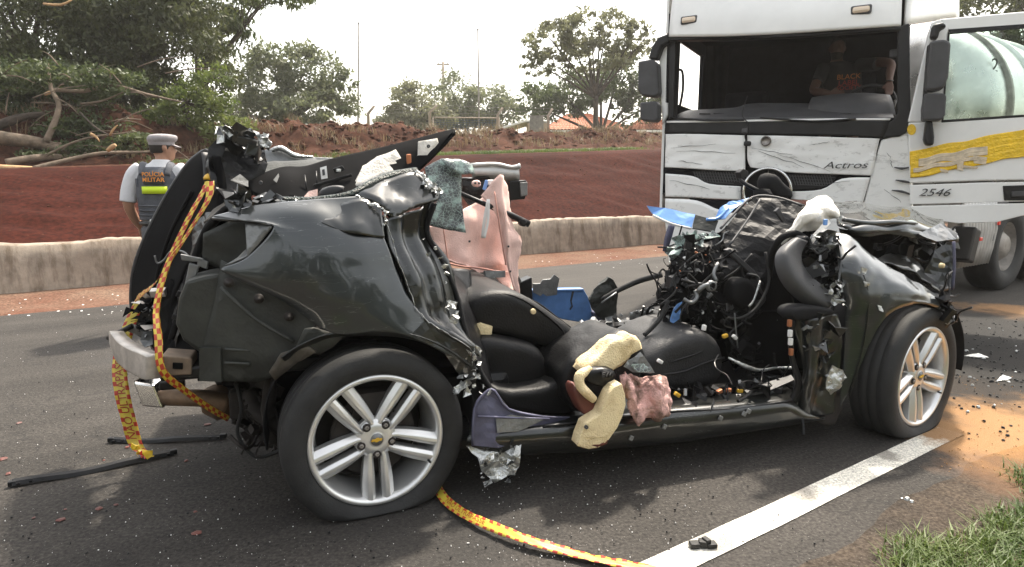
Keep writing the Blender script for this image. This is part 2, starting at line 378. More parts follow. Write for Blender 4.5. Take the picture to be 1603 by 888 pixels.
# ================================================================== VEGETATION AND FAR BACKGROUND
leafmat('leaf_dark', (.036, .046, .016), (.092, .105, .036), .42)
leafmat('leaf_mid', (.045, .066, .022), (.10, .125, .042), .40)
leafmat('leaf_light', (.085, .12, .025), (.16, .19, .05), .45)
leafmat('leaf_grey', (.085, .105, .050), (.17, .185, .095), .5)
leafmat('leaf_hazy', (.12, .125, .062), (.21, .215, .115), .5)  # pale green with distance haze mixed into the colour
leafmat('grass_blade', (.055, .10, .018), (.15, .19, .045), .35)
leafmat('dry_grass', (.14, .095, .05), (.26, .20, .11), .30)
mat('bark', (.055, .040, .030), .9, var=.4, vscale=5, bump=.8, bscale=25)
mat('bark_pale', (.16, .12, .085), .9, var=.35, vscale=5, bump=.6, bscale=25)
mat('raw_wood', (.48, .30, .15), .8, var=.25, vscale=12, bump=.4, bscale=60)
mat('concrete_post', (.34, .28, .22), .9, var=.2, vscale=6)
mat('steel_pole', (.22, .20, .18), .7, .2, var=.2)
mat('clay_tile', (.36, .13, .065), .85, var=.3, vscale=3)
mat('house_wall', (.46, .36, .27), .9, var=.12, vscale=2)
mat('white_trim', (.72, .70, .66), .6)
mat('blue_net', (.06, .10, .16), .8)

def leaf_mesh(name, clumps, n, size, sub=26, subr=.30, droop=.3, thin=.42, seed=1):
    g = np.random.default_rng(seed); vol = np.array([c[1][0] * c[1][1] * c[1][2] for c in clumps]) ** .7; vol /= vol.sum()
    V = []
    for (c, r), f in zip(clumps, vol):
        c = np.array(c); r = np.array(r); m = max(3, int(sub)); k = max(1, int(n * f / m))
        d = g.normal(size=(m, 3)); d /= np.linalg.norm(d, axis=1)[:, None]; rad = g.uniform(.35, 1.0, m)[:, None] ** .6
        cc = c + d * rad * r
        for q in cc:
            s = g.uniform(.6, 1.35) * subr
            p = q + g.normal(size=(k, 3)) * r * s * .55 * np.array([1, 1, .75])
            a = g.normal(size=(k, 3)); a[:, 2] -= droop; a /= np.linalg.norm(a, axis=1)[:, None]
            b = np.cross(a, g.normal(size=(k, 3))); b /= np.linalg.norm(b, axis=1)[:, None]
            L = (size * g.uniform(.6, 1.4, k))[:, None]
            V.append(np.stack([p - a * L * .5, p + b * L * thin * .5, p + a * L * .5, p - b * L * thin * .5], 1))
    V = np.concatenate(V).reshape(-1, 3); nf = len(V) // 4
    me = bpy.data.meshes.new(name); me.vertices.add(len(V)); me.vertices.foreach_set('co', V.ravel().astype(np.float32))
    me.loops.add(nf * 4); me.loops.foreach_set('vertex_index', np.arange(nf * 4, dtype=np.int32))
    me.polygons.add(nf); me.polygons.foreach_set('loop_start', np.arange(0, nf * 4, 4, dtype=np.int32)); me.polygons.foreach_set('loop_total', np.full(nf, 4, dtype=np.int32))
    me.update(calc_edges=True); return me
def tree(name, label, Y, ells, n, leaf, mt, trunk_px=None, trunk_r=.14, size=.16, group=None, seed=1, sub=26, subr=.3, droop=.3, base_z=None, thin=.42, bark='bark', depth=.9, cat='tree', lean=0.0, forkf=.36):
    """ells: crown masses as (px, py, rx, ry) seen at distance Y, each a volume as deep as it is wide"""
    e0 = ells[0]; tx = trunk_px if trunk_px is not None else sum(e[0] for e in ells) / len(ells)
    b = gy(tx, 260, Y); ns = b.dot(N2); bz = base_z if base_z is not None else terrain(b.dot(D2), max(ns, 9.6)) - .15
    base = Vector((b.x, Y, bz)); t = thing(name, label, cat, base, 0, group)
    cl = []; g = random.Random(seed)
    for (px, py, rx, ry) in ells:
        c = gy(px, py, Y + g.uniform(-.5, .5) * rx * Y / 1000); cl.append((c - base, (rx * Y / 1000, rx * Y / 1000 * depth, ry * Y / 1000)))
    add('crown', leaf_mesh('crown', cl, n, size, sub, subr, droop, thin, seed), leaf, t)
    top = max((c for c, r in cl), key=lambda c: c.z); fork = Vector((lean, 0, max(.8, top.z * forkf)))
    parts = [tube_geo([(0, 0, -.2), (lean * .4, 0, fork.z * .5), fork], [trunk_r * 1.25, trunk_r, trunk_r * .85], 9, 3)]
    for c, r in cl:
        for q in range(2):
            e = c + Vector((g.uniform(-.6, .6) * r[0], g.uniform(-.5, .5) * r[1], g.uniform(-.2, .75) * r[2]))
            mid = fork.lerp(e, .5) + Vector((g.uniform(-.2, .2), 0, g.uniform(-.1, .2))) * r[0] * .4
            parts.append(tube_geo([fork + Vector((0, 0, -.1)), mid, e], [trunk_r * .5, trunk_r * .3, .012], 6, 3))
            for _ in range(2):
                e2 = e.lerp(mid, .4) + Vector((g.uniform(-.7, .7) * r[0], g.uniform(-.4, .4) * r[1], g.uniform(-.1, .6) * r[2])) * .7
                parts.append(tube_geo([mid.lerp(e, .3), e2], [trunk_r * .2, .008], 5, 1))
    V, F = merge(parts); add('trunk', mesh('trunk', V, F, True), bark, t); return t
G1 = 'dark trees on the embankment'
tree('evergreen_tree', 'tall dark evergreen tree filling the top left corner above the fallen branches', 15.5, [(20, 20, 130, 110), (110, 70, 120, 90), (60, 150, 120, 60), (20, -60, 120, 80)], 40000, 'leaf_dark', 'bark', 62, .16, .115, G1, 3, 60, .26, .8)
tree('evergreen_tree', 'tall dark evergreen tree right of the corner tree, behind the policeman', 17, [(215, 20, 110, 95), (260, 95, 95, 75), (190, 150, 90, 60), (235, -70, 100, 80)], 40000, 'leaf_dark', 'bark', 195, .17, .12, G1, 4, 60, .26, .9)
tree('eucalyptus_tree', 'loose tall tree with drooping leaf sprays hanging into the white sky', 19, [(320, 10, 75, 45), (365, -10, 80, 28), (450, -6, 50, 16), (340, 60, 45, 40)], 5200, 'leaf_mid', 'bark', 318, .13, .22, G1, 5, 30, .22, 1.6, thin=.25)
tree('bushy_tree', 'yellow green leafy young tree behind the policeman', 14.5, [(300, 170, 50, 45), (250, 195, 50, 30), (345, 200, 45, 32), (330, 140, 36, 36)], 7500, 'leaf_light', 'bark', 300, .05, .10, None, 6, 30, .3, .2, cat='tree')
tree('bushy_tree', 'low olive bush under the dark evergreen at the left edge', 14.2, [(40, 185, 70, 34), (130, 195, 80, 34), (200, 200, 50, 34), (10, 140, 50, 40)], 11000, 'leaf_mid', 'bark', 90, .05, .10, None, 7, 34, .3, .2, cat='bush')
tree('broad_tree', 'broad hazy green tree between the dark evergreens and the tall poles', 31, [(415, 135, 52, 60), (480, 115, 48, 42), (525, 140, 32, 36), (390, 175, 50, 34), (490, 170, 60, 26)], 15000, 'leaf_grey', 'bark', 440, .2, .22, None, 8, 44, .26, .4)
tree('round_tree', 'pale round tree at the foot of the left tall pole', 44, [(645, 168, 42, 36), (625, 190, 34, 18), (675, 185, 36, 22)], 8000, 'leaf_hazy', 'bark', 648, .2, .26, 'trees behind the fence', 9, 36, .28, .3)
tree('round_tree', 'darker green round tree behind the second tall pole', 48, [(715, 158, 52, 38), (760, 165, 48, 34), (700, 185, 50, 20), (790, 178, 32, 28)], 10000, 'leaf_grey', 'bark', 735, .2, .28, 'trees behind the fence', 10, 40, .28, .3)
tree('umbrella_tree', 'slender tree with loose feathery crown in front of the tiled roof', 29, [(865, 60, 46, 36), (915, 48, 44, 36), (962, 50, 36, 36), (1000, 60, 28, 26), (848, 100, 30, 24), (935, 90, 60, 26)], 7500, 'leaf_hazy', 'bark', 931, .12, .20, None, 11, 34, .20, .5, forkf=.5)
tree('shade_tree', 'dense dark tree behind the feathery tree beside the truck mirror', 37, [(895, 145, 50, 36), (965, 128, 46, 44), (1005, 165, 42, 36), (850, 160, 36, 30)], 11000, 'leaf_mid', 'bark', 940, .2, .24, None, 12, 40, .28, .3)
tree('roadside_tree', 'tall dark tree showing above and through the open truck door window', 24, [(1560, 0, 70, 34), (1640, 30, 90, 60), (1600, 105, 60, 60), (1690, 130, 80, 70)], 7500, 'leaf_dark', 'bark', 1640, .2, .26, None, 13, 44, .26, .5)

# fallen tree on the slope at the left
ft = thing('fallen_tree', 'fallen tree with snapped bare limbs lying on the red embankment at left', 'fallen tree', gy(60, 262, 12.5))
FT0 = ft.location.copy()
def limb(name, pts, rad, mt='bark_pale', k=5): return tube(name, [gy(x, y, Y) - FT0 for x, y, Y in pts], rad, mt, ft, 8, k)
limb('trunk', [(-60, 205, 11.8), (0, 216, 12.0), (60, 224, 12.3), (100, 236, 12.6), (140, 243, 12.9), (200, 245, 13.2)], [.13, .13, .11, .10, .07, .03])
limb('branch', [(10, 255, 11.6), (50, 248, 11.9), (90, 246, 12.3), (140, 252, 12.7), (190, 262, 13.0)], [.07, .065, .06, .045, .02])
limb('branch', [(-20, 262, 11.3), (20, 264, 11.4), (52, 265, 11.5)], [.06, .06, .05], 'raw_wood')
limb('branch', [(52, 264, 11.5), (100, 252, 11.9), (160, 240, 12.3), (230, 238, 12.8), (256, 232, 13.0)], [.045, .04, .035, .025, .01])
limb('branch', [(72, 222, 12.3), (92, 170, 12.6), (80, 138, 12.8), (74, 100, 13.0)], [.06, .05, .04, .03])
limb('branch', [(78, 140, 12.8), (130, 143, 12.9), (176, 134, 13.1), (230, 148, 13.3), (285, 160, 13.5)], [.035, .04, .035, .03, .012])
limb('branch', [(126, 163, 12.8), (160, 158, 12.9), (198, 142, 13.1)], [.025, .02, .012])
limb('branch', [(-10, 200, 12.4), (30, 185, 12.6), (70, 178, 12.8)], [.10, .08, .04], 'bark')
limb('branch', [(125, 176, 12.6), (150, 200, 12.4), (176, 214, 12.2)], [.02, .018, .01], 'bark')
limb('branch', [(60, 250, 12.0), (110, 225, 12.3), (150, 214, 12.5), (215, 206, 12.8)], [.025, .022, .018, .008])
limb('broken_stub', [(68, 6, 12.9), (95, 8, 12.9), (112, 0, 12.9)], [.02, .025, .015], 'raw_wood', 2)
limb('broken_stub', [(70, 148, 12.7), (78, 145, 12.7)], [.03, .035], 'raw_wood', 1)
limb('broken_stub', [(142, 210, 12.3), (150, 214, 12.3), (156, 222, 12.3)], [.03, .025, .01], 'raw_wood', 2)
limb('broken_stub', [(172, 212, 12.2), (178, 202, 12.2), (184, 196, 12.2)], [.02, .02, .008], 'raw_wood', 2)
limb('broken_stub', [(168, 236, 12.1), (176, 230, 12.1), (181, 227, 12.1)], [.035, .045, .03], 'raw_wood', 2)
cl = [(gy(x, y, Y) - FT0, (rx * Y / 1000, rx * Y / 1000, ry * Y / 1000)) for x, y, Y, rx, ry in ((60, 120, 13.2, 60, 30), (160, 130, 13.4, 60, 25), (110, 200, 13, 40, 16), (90, 240, 12.6, 50, 10), (220, 225, 13.2, 40, 18), (150, 232, 13, 40, 12))]
add('foliage', leaf_mesh('foliage', cl, 9000, .10, 40, .32, .4, .4, 21), 'leaf_mid', ft)
random.seed(31)
tw = [tube_geo([gy(x, y, Y) - FT0, gy(x + dx * .5, y + dy * .5 - 4, Y) - FT0, gy(x + dx, y + dy, Y) - FT0], [.014, .010, .004], 5, 3) for x, y, Y, dx, dy in [(random.uniform(0, 260), random.uniform(100, 262), random.uniform(12, 13.2), random.uniform(-70, 90), random.uniform(-34, 34)) for _ in range(40)]]
V, F = merge(tw); o = add('twigs', mesh('twigs', V, F, True), 'bark_pale', ft); tag(o, kind='stuff')

# grasses: dry tussocks on the mound, green strip on the bench, verge grass at the lower right
def blades(name, pts, h, wd, n, mt, seed, spread=.12, lean=.5):
    g = np.random.default_rng(seed); P = np.array([tuple(p) for p in pts]); idx = g.integers(0, len(P), n)
    b = P[idx] + np.c_[g.normal(size=(n, 2)) * spread, np.zeros(n)]
    a = g.uniform(0, 2 * np.pi, n); H = h * g.uniform(.45, 1.3, n); ln = g.uniform(.1, 1, n) * lean * H
    sd = np.c_[np.cos(a + 1.57), np.sin(a + 1.57), np.zeros(n)] * wd / 2; dr = np.c_[np.cos(a), np.sin(a), np.zeros(n)]
    m = b + dr * (ln * .3)[:, None] + np.c_[np.zeros((n, 2)), H * .6]; e = b + dr * ln[:, None] + np.c_[np.zeros((n, 2)), H * g.uniform(.75, 1, n)]
    V = np.stack([b - sd, b + sd, m + sd * .8, m - sd * .8, e], 1).reshape(-1, 3); F = []
    for i in range(n): F += [(5 * i, 5 * i + 1, 5 * i + 2, 5 * i + 3), (5 * i + 3, 5 * i + 2, 5 * i + 4)]
    return add(name, mesh(name, V, F), mt)
random.seed(5)
def on(s, n): return road(s, n, terrain(s, n) - .02)
tag(blades('dry_grass_tussocks', [on(random.uniform(-6, 26), random.choice((random.gauss(15.6, .4), random.gauss(16.6, .5)))) for _ in range(240)], .24, .014, 7000, 'dry_grass', 6, .13, 1.1), 'dry straw coloured grass growing over the brown soil mound', 'dry grass', kind='stuff')
tag(blades('bench_grass', [on(random.uniform(6.5, 13.5), random.uniform(13.2, 14.6)) for _ in range(300)] + [on(random.uniform(1, 6), random.uniform(14.0, 14.9)) for _ in range(60)], .10, .012, 12000, 'grass_blade', 7, .14, .8), 'thin green grass strip along the top of the red slope', 'grass', kind='stuff')
vp = []
for _ in range(5200):
    s = random.uniform(-.3, 4.2); n = .86 - abs(random.gauss(0, .45)) - .05 * math.sin(s * 5) - .04 * math.sin(s * 13)
    if mnoise.noise(Vector((s * 3, n * 3, 0))) > -.6: vp.append(road(s, n, -.03))
tag(blades('verge_grass', vp, .075, .006, 60000, 'grass_blade', 8, .03, 1.1), 'short green verge grass in the lower right corner', 'grass', kind='stuff')
tag(blades('verge_dry_grass', vp[::4], .06, .005, 5000, 'dry_grass', 9, .03, 1.3), 'dry straw blades mixed into the verge grass', 'dry grass', kind='stuff')
# soil clods on the mound
random.seed(8); ico = bmesh.new(); bmesh.ops.create_icosphere(ico, subdivisions=1, radius=1); iv = [v.co.copy() for v in ico.verts]; jf = [tuple(v.index for v in f.verts) for f in ico.faces]; ico.free()
parts = []
for _ in range(2600):
    n = random.choice((random.gauss(15.8, .5), random.gauss(16.5, .4), random.uniform(9.9, 13))); s = random.uniform(-8, 28); r = random.uniform(.03, .11) if n > 13.5 else random.uniform(.012, .04)
    p = on(s, n); parts.append(([p + Vector((v.x * r * random.uniform(.7, 1.3), v.y * r * random.uniform(.7, 1.3), v.z * r * .7)) for v in iv], jf))
V, F = merge(parts); tag(add('soil_clods', mesh('soil_clods', V, F), 'mound_soil'), 'loose brown soil clods on the mound and slope', 'soil', kind='stuff')
# trees on the viewer's side of the road, seen only mirrored in the car paint
cl = [(Vector((x, y, z)), (4, 3, 3.2)) for x, y, z in ((-16, -13, 3), (-9, -15, 4.2), (-3, -14, 3.4), (4, -16, 4.4), (11, -14, 3.2), (18, -13, 4.0))]
tag(add('tree_line', leaf_mesh('tree_line', cl, 9000, .7, 60, .3, .3, .5, 41), 'leaf_dark'), 'row of trees on the near side of the road behind the viewer', 'trees', kind='stuff')

# tall poles, utility pole, fence posts, goal frame, houses
def pole(label, px, y0, y1, Y, r, name='lamp_pole', x1=None):
    a = gy(px, y1, Y); b = gy(x1 if x1 else px, y0, Y); t = thing(name, label, 'pole', (a.x, Y, a.z - 1.5), 0, 'tall steel poles')
    tube('shaft', [(0, 0, 0), (b.x - a.x, 0, b.z - a.z + 1.5)], [r, r * .7], 'steel_pole', t, 8, 1)
    v, f = lathe_geo([(0.001, .02), (r * 1.1, .02), (r * 1.1, -.04), (.001, -.04)], 10, 'Z'); c = add('cap', mesh('cap', v, f), 'steel_pole', t); c.location = (b.x - a.x, 0, b.z - a.z + 1.5)
    v, f = lathe_geo([(r * 2, -.1), (r * 2, .35), (r, .4)], 10, 'Z'); add('base_collar', mesh('base_collar', v, f), 'concrete_post', t)
pole('tall thin steel pole on the left, above the tailgate', 558.5, 36, 200, 36, .055, x1=561.5)
pole('tall thin steel pole on the right, above the pink cloth', 750, 46, 196, 36, .055, x1=748)
up = gy(695, 190, 60); t = thing('utility_pole', 'distant grey utility pole with crossarm in front of the sky between the tall poles', 'pole', (up.x, 60, up.z))
tube('shaft', [(0, 0, 0), (0, 0, gy(695, 97, 60).z - up.z)], [.16, .11], 'concrete_post', t, 8, 1)
box('crossarm', (0, 0, gy(695, 101, 60).z - up.z), (1.2, .12, .12), 'concrete_post', t); box('insulator', (.4, 0, gy(695, 99, 60).z - up.z), (.1, .1, .25), 'white_trim', t); box('insulator', (-.4, 0, gy(695, 99, 60).z - up.z), (.1, .1, .25), 'white_trim', t)
fence = [(577, 200, 178, 586, 166), (673, 200, 176, 684, 165), (779, 205, 180, 787, 169), (858, 200, 181, 865, 170)]
names = ['leftmost bent concrete fence post on the mound, below the left tall pole', 'bent concrete fence post beside the goal frame', 'bent concrete fence post at the right end of the goal frame', 'bent concrete fence post in front of the tiled roof']
tops = []
for (x, yb, ym, xt, yt), lb in zip(fence, names):
    Y = 24; a = gy(x, yb, Y); m = gy(x, ym, Y); e = gy(xt, yt, Y); t = thing('fence_post', lb, 'fence post', (a.x, Y, a.z - .5), 0, 'concrete fence posts')
    o = tube('post', [(0, 0, 0), (0, 0, m.z - a.z + .5), (e.x - a.x, 0, e.z - a.z + .5)], [.07, .065, .055], 'concrete_post', t, 4, 1); tops.append((m, e))
V, F = merge([tube_geo([tops[i][q].lerp(tops[i][1 - q], f), tops[i + 1][q].lerp(tops[i + 1][1 - q], f)], .008, 4, 1) for i in range(3) for q, f in ((1, 0), (1, .5), (0, 0))])
tag(add('fence_wire', mesh('fence_wire', V, F), 'steel_pole'), 'thin wires strung between the bent concrete fence posts', 'fence')
Y = 30; g0 = gy(678, 205, Y); t = thing('goal_frame', 'pale metal football goal frame with dark net behind the mound', 'goal', (g0.x, Y, g0.z - .6))
L = lambda x, y: gy(x, y, Y) - Vector((g0.x, Y, g0.z - .6))
tube('post', [L(678, 216), L(678, 184)], .035, 'concrete_post', t, 8, 1); tube('post', [L(781, 216), L(781, 185)], .035, 'concrete_post', t, 8, 1); tube('crossbar', [L(677, 184), L(782, 185)], .03, 'concrete_post', t, 8, 1)
V, F = merge([tube_geo([L(678 + i * 5.15, 184) + Vector((0, .1, 0)), L(678 + i * 5.15, 214) + Vector((0, .9, 0))], .009, 4, 1) for i in range(21)] + [tube_geo([L(678, 184 + j * 3.4) + Vector((0, .1 + j * .09, 0)), L(781, 185 + j * 3.4) + Vector((0, .1 + j * .09, 0))], .009, 4, 1) for j in range(9)])
tag(add('net', mesh('net', V, F), 'blue_net', t), kind='stuff')
def house(label, Y, x0, x1, xr, yr, ye, yb, depth, ang=0):
    a = gy(x0, ye, Y); b = gy(x1, ye, Y); r = gy(xr, yr, Y); z0 = gy(x0, yb, Y).z - 1.2; o = Vector(((a.x + b.x) / 2, Y, z0)); t = thing('tiled_house', label, 'house', o)
    W = (b.x - a.x) / 2; he = a.z - z0; hr = r.z - z0; rx = r.x - o.x
    v = [(-W + .4, .4, 0), (W - .4, .4, 0), (W - .4, depth - .4, 0), (-W + .4, depth - .4, 0), (-W + .4, .4, he), (W - .4, .4, he), (W - .4, depth - .4, he), (-W + .4, depth - .4, he)]
    add('wall', mesh('wall', v, [(0, 1, 5, 4), (1, 2, 6, 5), (2, 3, 7, 6), (3, 0, 4, 7)]), 'house_wall', t)
    # hip roof, tile courses as real ribs
    rl = rx - W * .25; rr = rx + W * .25; quads = [((-W, 0, he), (W, 0, he), (rr, depth / 2, hr), (rl, depth / 2, hr)), ((W, 0, he), (W, depth, he), (rr, depth / 2, hr), (rr, depth / 2, hr)), ((W, depth, he), (-W, depth, he), (rl, depth / 2, hr), (rr, depth / 2, hr)), ((-W, depth, he), (-W, 0, he), (rl, depth / 2, hr), (rl, depth / 2, hr))]
    vs = []; fs = []
    for q in quads:
        q = [Vector(p) for p in q]; nr, ncn = 14, int((q[1] - q[0]).length / .11) * 1; base_ = len(vs); nrm = (q[1] - q[0]).cross(q[3] - q[0]).normalized()
        for i in range(nr + 1):
            f = i / nr
            for j in range(ncn + 1):
                h = j / ncn; p = q[0].lerp(q[1], h).lerp(q[3].lerp(q[2], h), f); vs.append(p + nrm * (.05 * (j % 2) + .04 * (1 - (i % 2))))
        fs += [tuple(base_ + k for k in fc) for fc in grid_faces(nr + 1, ncn + 1)]
    add('roof', mesh('roof', vs, fs), 'clay_tile', t); 
    e = box('eave_board', (0, -.02, he - .05), (2 * W, .06, .12), 'white_trim', t)
    return t
house('low house with orange clay tile hip roof behind the feathery tree', 40, 848, 1000, 915, 170, 204, 215, 7)
house('second clay tiled roof half hidden by the truck mirror', 36, 985, 1090, 1030, 180, 204, 214, 5)
Y = 33; a = gy(772, 203, Y); t = thing('shed', 'small shed with pale sloping roof edge beside the tiled house', 'shed', (a.x, Y, a.z - .8))
L = lambda x, y, d=0: gy(x, y, Y) - Vector((a.x, Y - d, a.z - .8))
prism('roof', [L(772, 203), L(822, 188), L(862, 189), L(862, 192), L(823, 191), L(774, 206)], (0, 3, 0), 'white_trim', t, 0.01)
prism('wall', [L(826, 192.5), L(860, 193), L(860, 215), L(826, 215)], (0, 2.8, 0), 'house_wall', t, 0)
box('door', (L(840, 204) + Vector((0, -.03, 0))), (.7, .05, 1.4), 'steel_pole', t)
# ================================================================== TRUCK
mat('truck_white', (.83, .83, .81), .28, var=.04, vscale=3, coat=.4)
mat('black_plastic', (.011, .011, .012), .45, var=.4, vscale=6, bump=.1, bscale=200, spec=.3)
mat('grey_plastic', (.045, .045, .048), .55, var=.2, vscale=6, bump=.15, bscale=300)
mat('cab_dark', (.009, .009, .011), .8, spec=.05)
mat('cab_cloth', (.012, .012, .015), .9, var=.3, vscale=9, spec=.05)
mat('chrome', (.75, .75, .74), .18, 1.0)
mat('brushed_steel', (.72, .71, .68), .32, .75, var=.10, vscale=3, rvar=.1)
mat('old_alloy', (.26, .24, .22), .55, .6, var=.3, vscale=6)
mat('rubber', (.016, .016, .016), .75, var=.35, vscale=9, bump=.15, bscale=150)
mat('lamp_clear', (.75, .6, .45), .15, coat=1)
mat('pale_rail', (.50, .50, .49), .45, .3, var=.15, vscale=6)
mat('lamp_red', (.8, .03, .02), .2, coat=1)
mat('tape_yellow', (.85, .55, .02), .35, var=.12, vscale=20, bump=.5, bscale=60)
mat('tape_cream', (.62, .52, .38), .5, var=.2, vscale=20)
mat('letter_dark', (.03, .03, .03), .4)
def scuffed(name, base, dark, amount=.6, sc=4.0, stretch=(1, 1, 5)):
    """white paint with dark scrape marks and dirt of their own shape"""
    m = mat(name, base, .3, coat=.3); t = m.node_tree; b = t.nodes['Principled BSDF']; tc = nn(t, 'ShaderNodeTexCoord')
    mp = nn(t, 'ShaderNodeMapping'); mp.inputs['Scale'].default_value = stretch; mp.inputs['Rotation'].default_value = (0, .35, 0); t.links.new(tc.outputs['Object'], mp.inputs[0])
    n = nn(t, 'ShaderNodeTexNoise', Scale=sc, Detail=9.0, Roughness=.72); t.links.new(mp.outputs[0], n.inputs['Vector'])
    r = ramp(t, n.outputs[0], [(.0, 0.0), (.55, 0.0), (.61, 1.0)]); g = nn(t, 'ShaderNodeTexNoise', Scale=1.6, Detail=4.0); t.links.new(tc.outputs['Object'], g.inputs[0])
    r2 = ramp(t, g.outputs[0], [(.38, 0.0), (.52, amount)]); f = mix(t, 1.0, r.outputs[0], r2.outputs[0], 'MULTIPLY'); t.links.new(mix(t, f, base, dark), b.inputs['Base Color'])
scuffed('truck_scuffed', (.83, .83, .81), (.22, .21, .20), .35, 9.0, (1, 1, 2))
def glassmat(name, tint, rough=0.0, alpha=.25):
    m = bpy.data.materials.new(name); m.use_nodes = True; t = m.node_tree; t.nodes.clear(); o = nn(t, 'ShaderNodeOutputMaterial')
    tr = nn(t, 'ShaderNodeBsdfTransparent'); tr.inputs[0].default_value = (*tint, 1); gl = nn(t, 'ShaderNodeBsdfGlossy', Roughness=rough)
    fr = nn(t, 'ShaderNodeFresnel', IOR=1.45); mx = nn(t, 'ShaderNodeMixShader'); t.links.new(fr.outputs[0], mx.inputs[0])
    t.links.new(tr.outputs[0], mx.inputs[1]); t.links.new(gl.outputs[0], mx.inputs[2]); t.links.new(mx.outputs[0], o.inputs[0]); MAT[name] = m
glassmat('window_glass', (.80, .88, .84))

T = Frame((2.65, 6.46, 0), R(-30)); TO = T.o
truck = thing('tractor_truck', 'white tractor truck with battered front and open driver door behind the wreck', 'truck', TO, T.a)
def F(px, py, e=0.0, bow=.10):
    a = T.P(px, py, 0).x; return T.P(px, py, bow * (a / 1.15) ** 2 + e)
def fp(name, rows, mt, e=0.0, thick=.012, k=5, amp=0.0, sc=3.0, seed=0, fold=None):
    return patch(name, [[F(*q[:2], (q[2] if len(q) > 2 else 0) + e) for q in r] for r in rows], mt, truck, k, thick, amp, sc, seed, True, fold)
def fprism(name, pts, e, depth, mt, bev=.008): return prism(name, [F(x, y, e) for x, y in pts], (0, depth, 0), mt, truck, bev)
# roof and sun visor
vis = fp('sun_visor', [[(1048, 58, -.10), (1140, 57, -.10), (1230, 53, -.10), (1320, 47, -.10), (1410, 41, -.08)], [(1050, 30, -.08), (1140, 28, -.09), (1230, 24, -.09), (1320, 18, -.09), (1411, 12, -.06)],
                       [(1054, -5, -.02), (1140, -8, -.02), (1230, -12, -.02), (1320, -18, -.02), (1412, -26, 0)], [(1062, -60, .15), (1140, -66, .13), (1230, -70, .13), (1320, -78, .13), (1413, -86, .17)], [(1078, -110, .45), (1140, -120, .42), (1230, -126, .42), (1320, -134, .42), (1412, -140, .45)]], 'truck_white', 0, .03, 4)
fprism('visor_lip', [(1048, 58.5), (1140, 57.5), (1230, 53.5), (1320, 47.5), (1410, 41.5), (1410, 46), (1320, 52), (1230, 58), (1140, 62), (1048, 63)], -.095, .10, 'black_plastic', .004)
for px, py, nm in ((1078, 31, 'marker_lamp'), (1348, 15, 'marker_lamp')):
    q = F(px, py, -.115); o = box(nm, q, (.14, .04, .055), 'lamp_clear', truck, None, .018); fr = box('lamp_bezel', q + Vector((0, .012, 0)), (.17, .03, .08), 'grey_plastic', None, None, .02); fr.parent = truck
# roof side deflector seen right of the visor, and roof top
a0 = T.P(1416, 40, .15); a1 = T.P(1416, -120, .35); b0 = T.P(1500, 28, 1.2); b1 = T.P(1500, -110, 1.3)
patch('side_deflector', [[a0, a0.lerp(b0, .5) + Vector((.01, 0, 0)), b0], [a0.lerp(a1, .5) + Vector((.02, 0, 0)), (a0 + a1 + b0 + b1) / 4 + Vector((.03, 0, 0)), b0.lerp(b1, .5)], [a1, a1.lerp(b1, .5), b1]], 'truck_white', truck, 4, .02)
XL, XR = T.P(1046, 120, .12).x, T.P(1416, 120, .12).x; ZR = 3.3
box('roof', ((XL + XR) / 2, 1.2, ZR + .12), (XR - XL, 1.9, .06), 'truck_white', truck, None, .02)
# pillars and windscreen surround
fprism('windscreen_pillar', [(1046, 63), (1058, 63), (1054, 186), (1046, 189)], 0, .16, 'black_plastic', .012)
fprism('windscreen_pillar', [(1405, 42), (1424, 36), (1426, 190), (1420, 206), (1408, 214), (1378, 215), (1380, 198), (1398, 188), (1405, 176)], -.02, .14, 'black_plastic', .012)
fp('scuttle_panel', [[(1044, 193), (1130, 192), (1240, 190), (1330, 189), (1392, 189)], [(1042, 200), (1130, 200), (1240, 201), (1330, 202), (1388, 204)], [(1041, 208), (1130, 209), (1240, 211), (1330, 213), (1382, 216)]], 'black_plastic', -.01, .03, 4)
fp('lower_trim', [[(1044, 189.5), (1130, 188.5), (1240, 186.5), (1330, 185.5), (1394, 185.5)], [(1044, 192.5), (1130, 191.5), (1240, 189.5), (1330, 188.5), (1393, 188.5)]], 'truck_white', -.02, .02, 4)
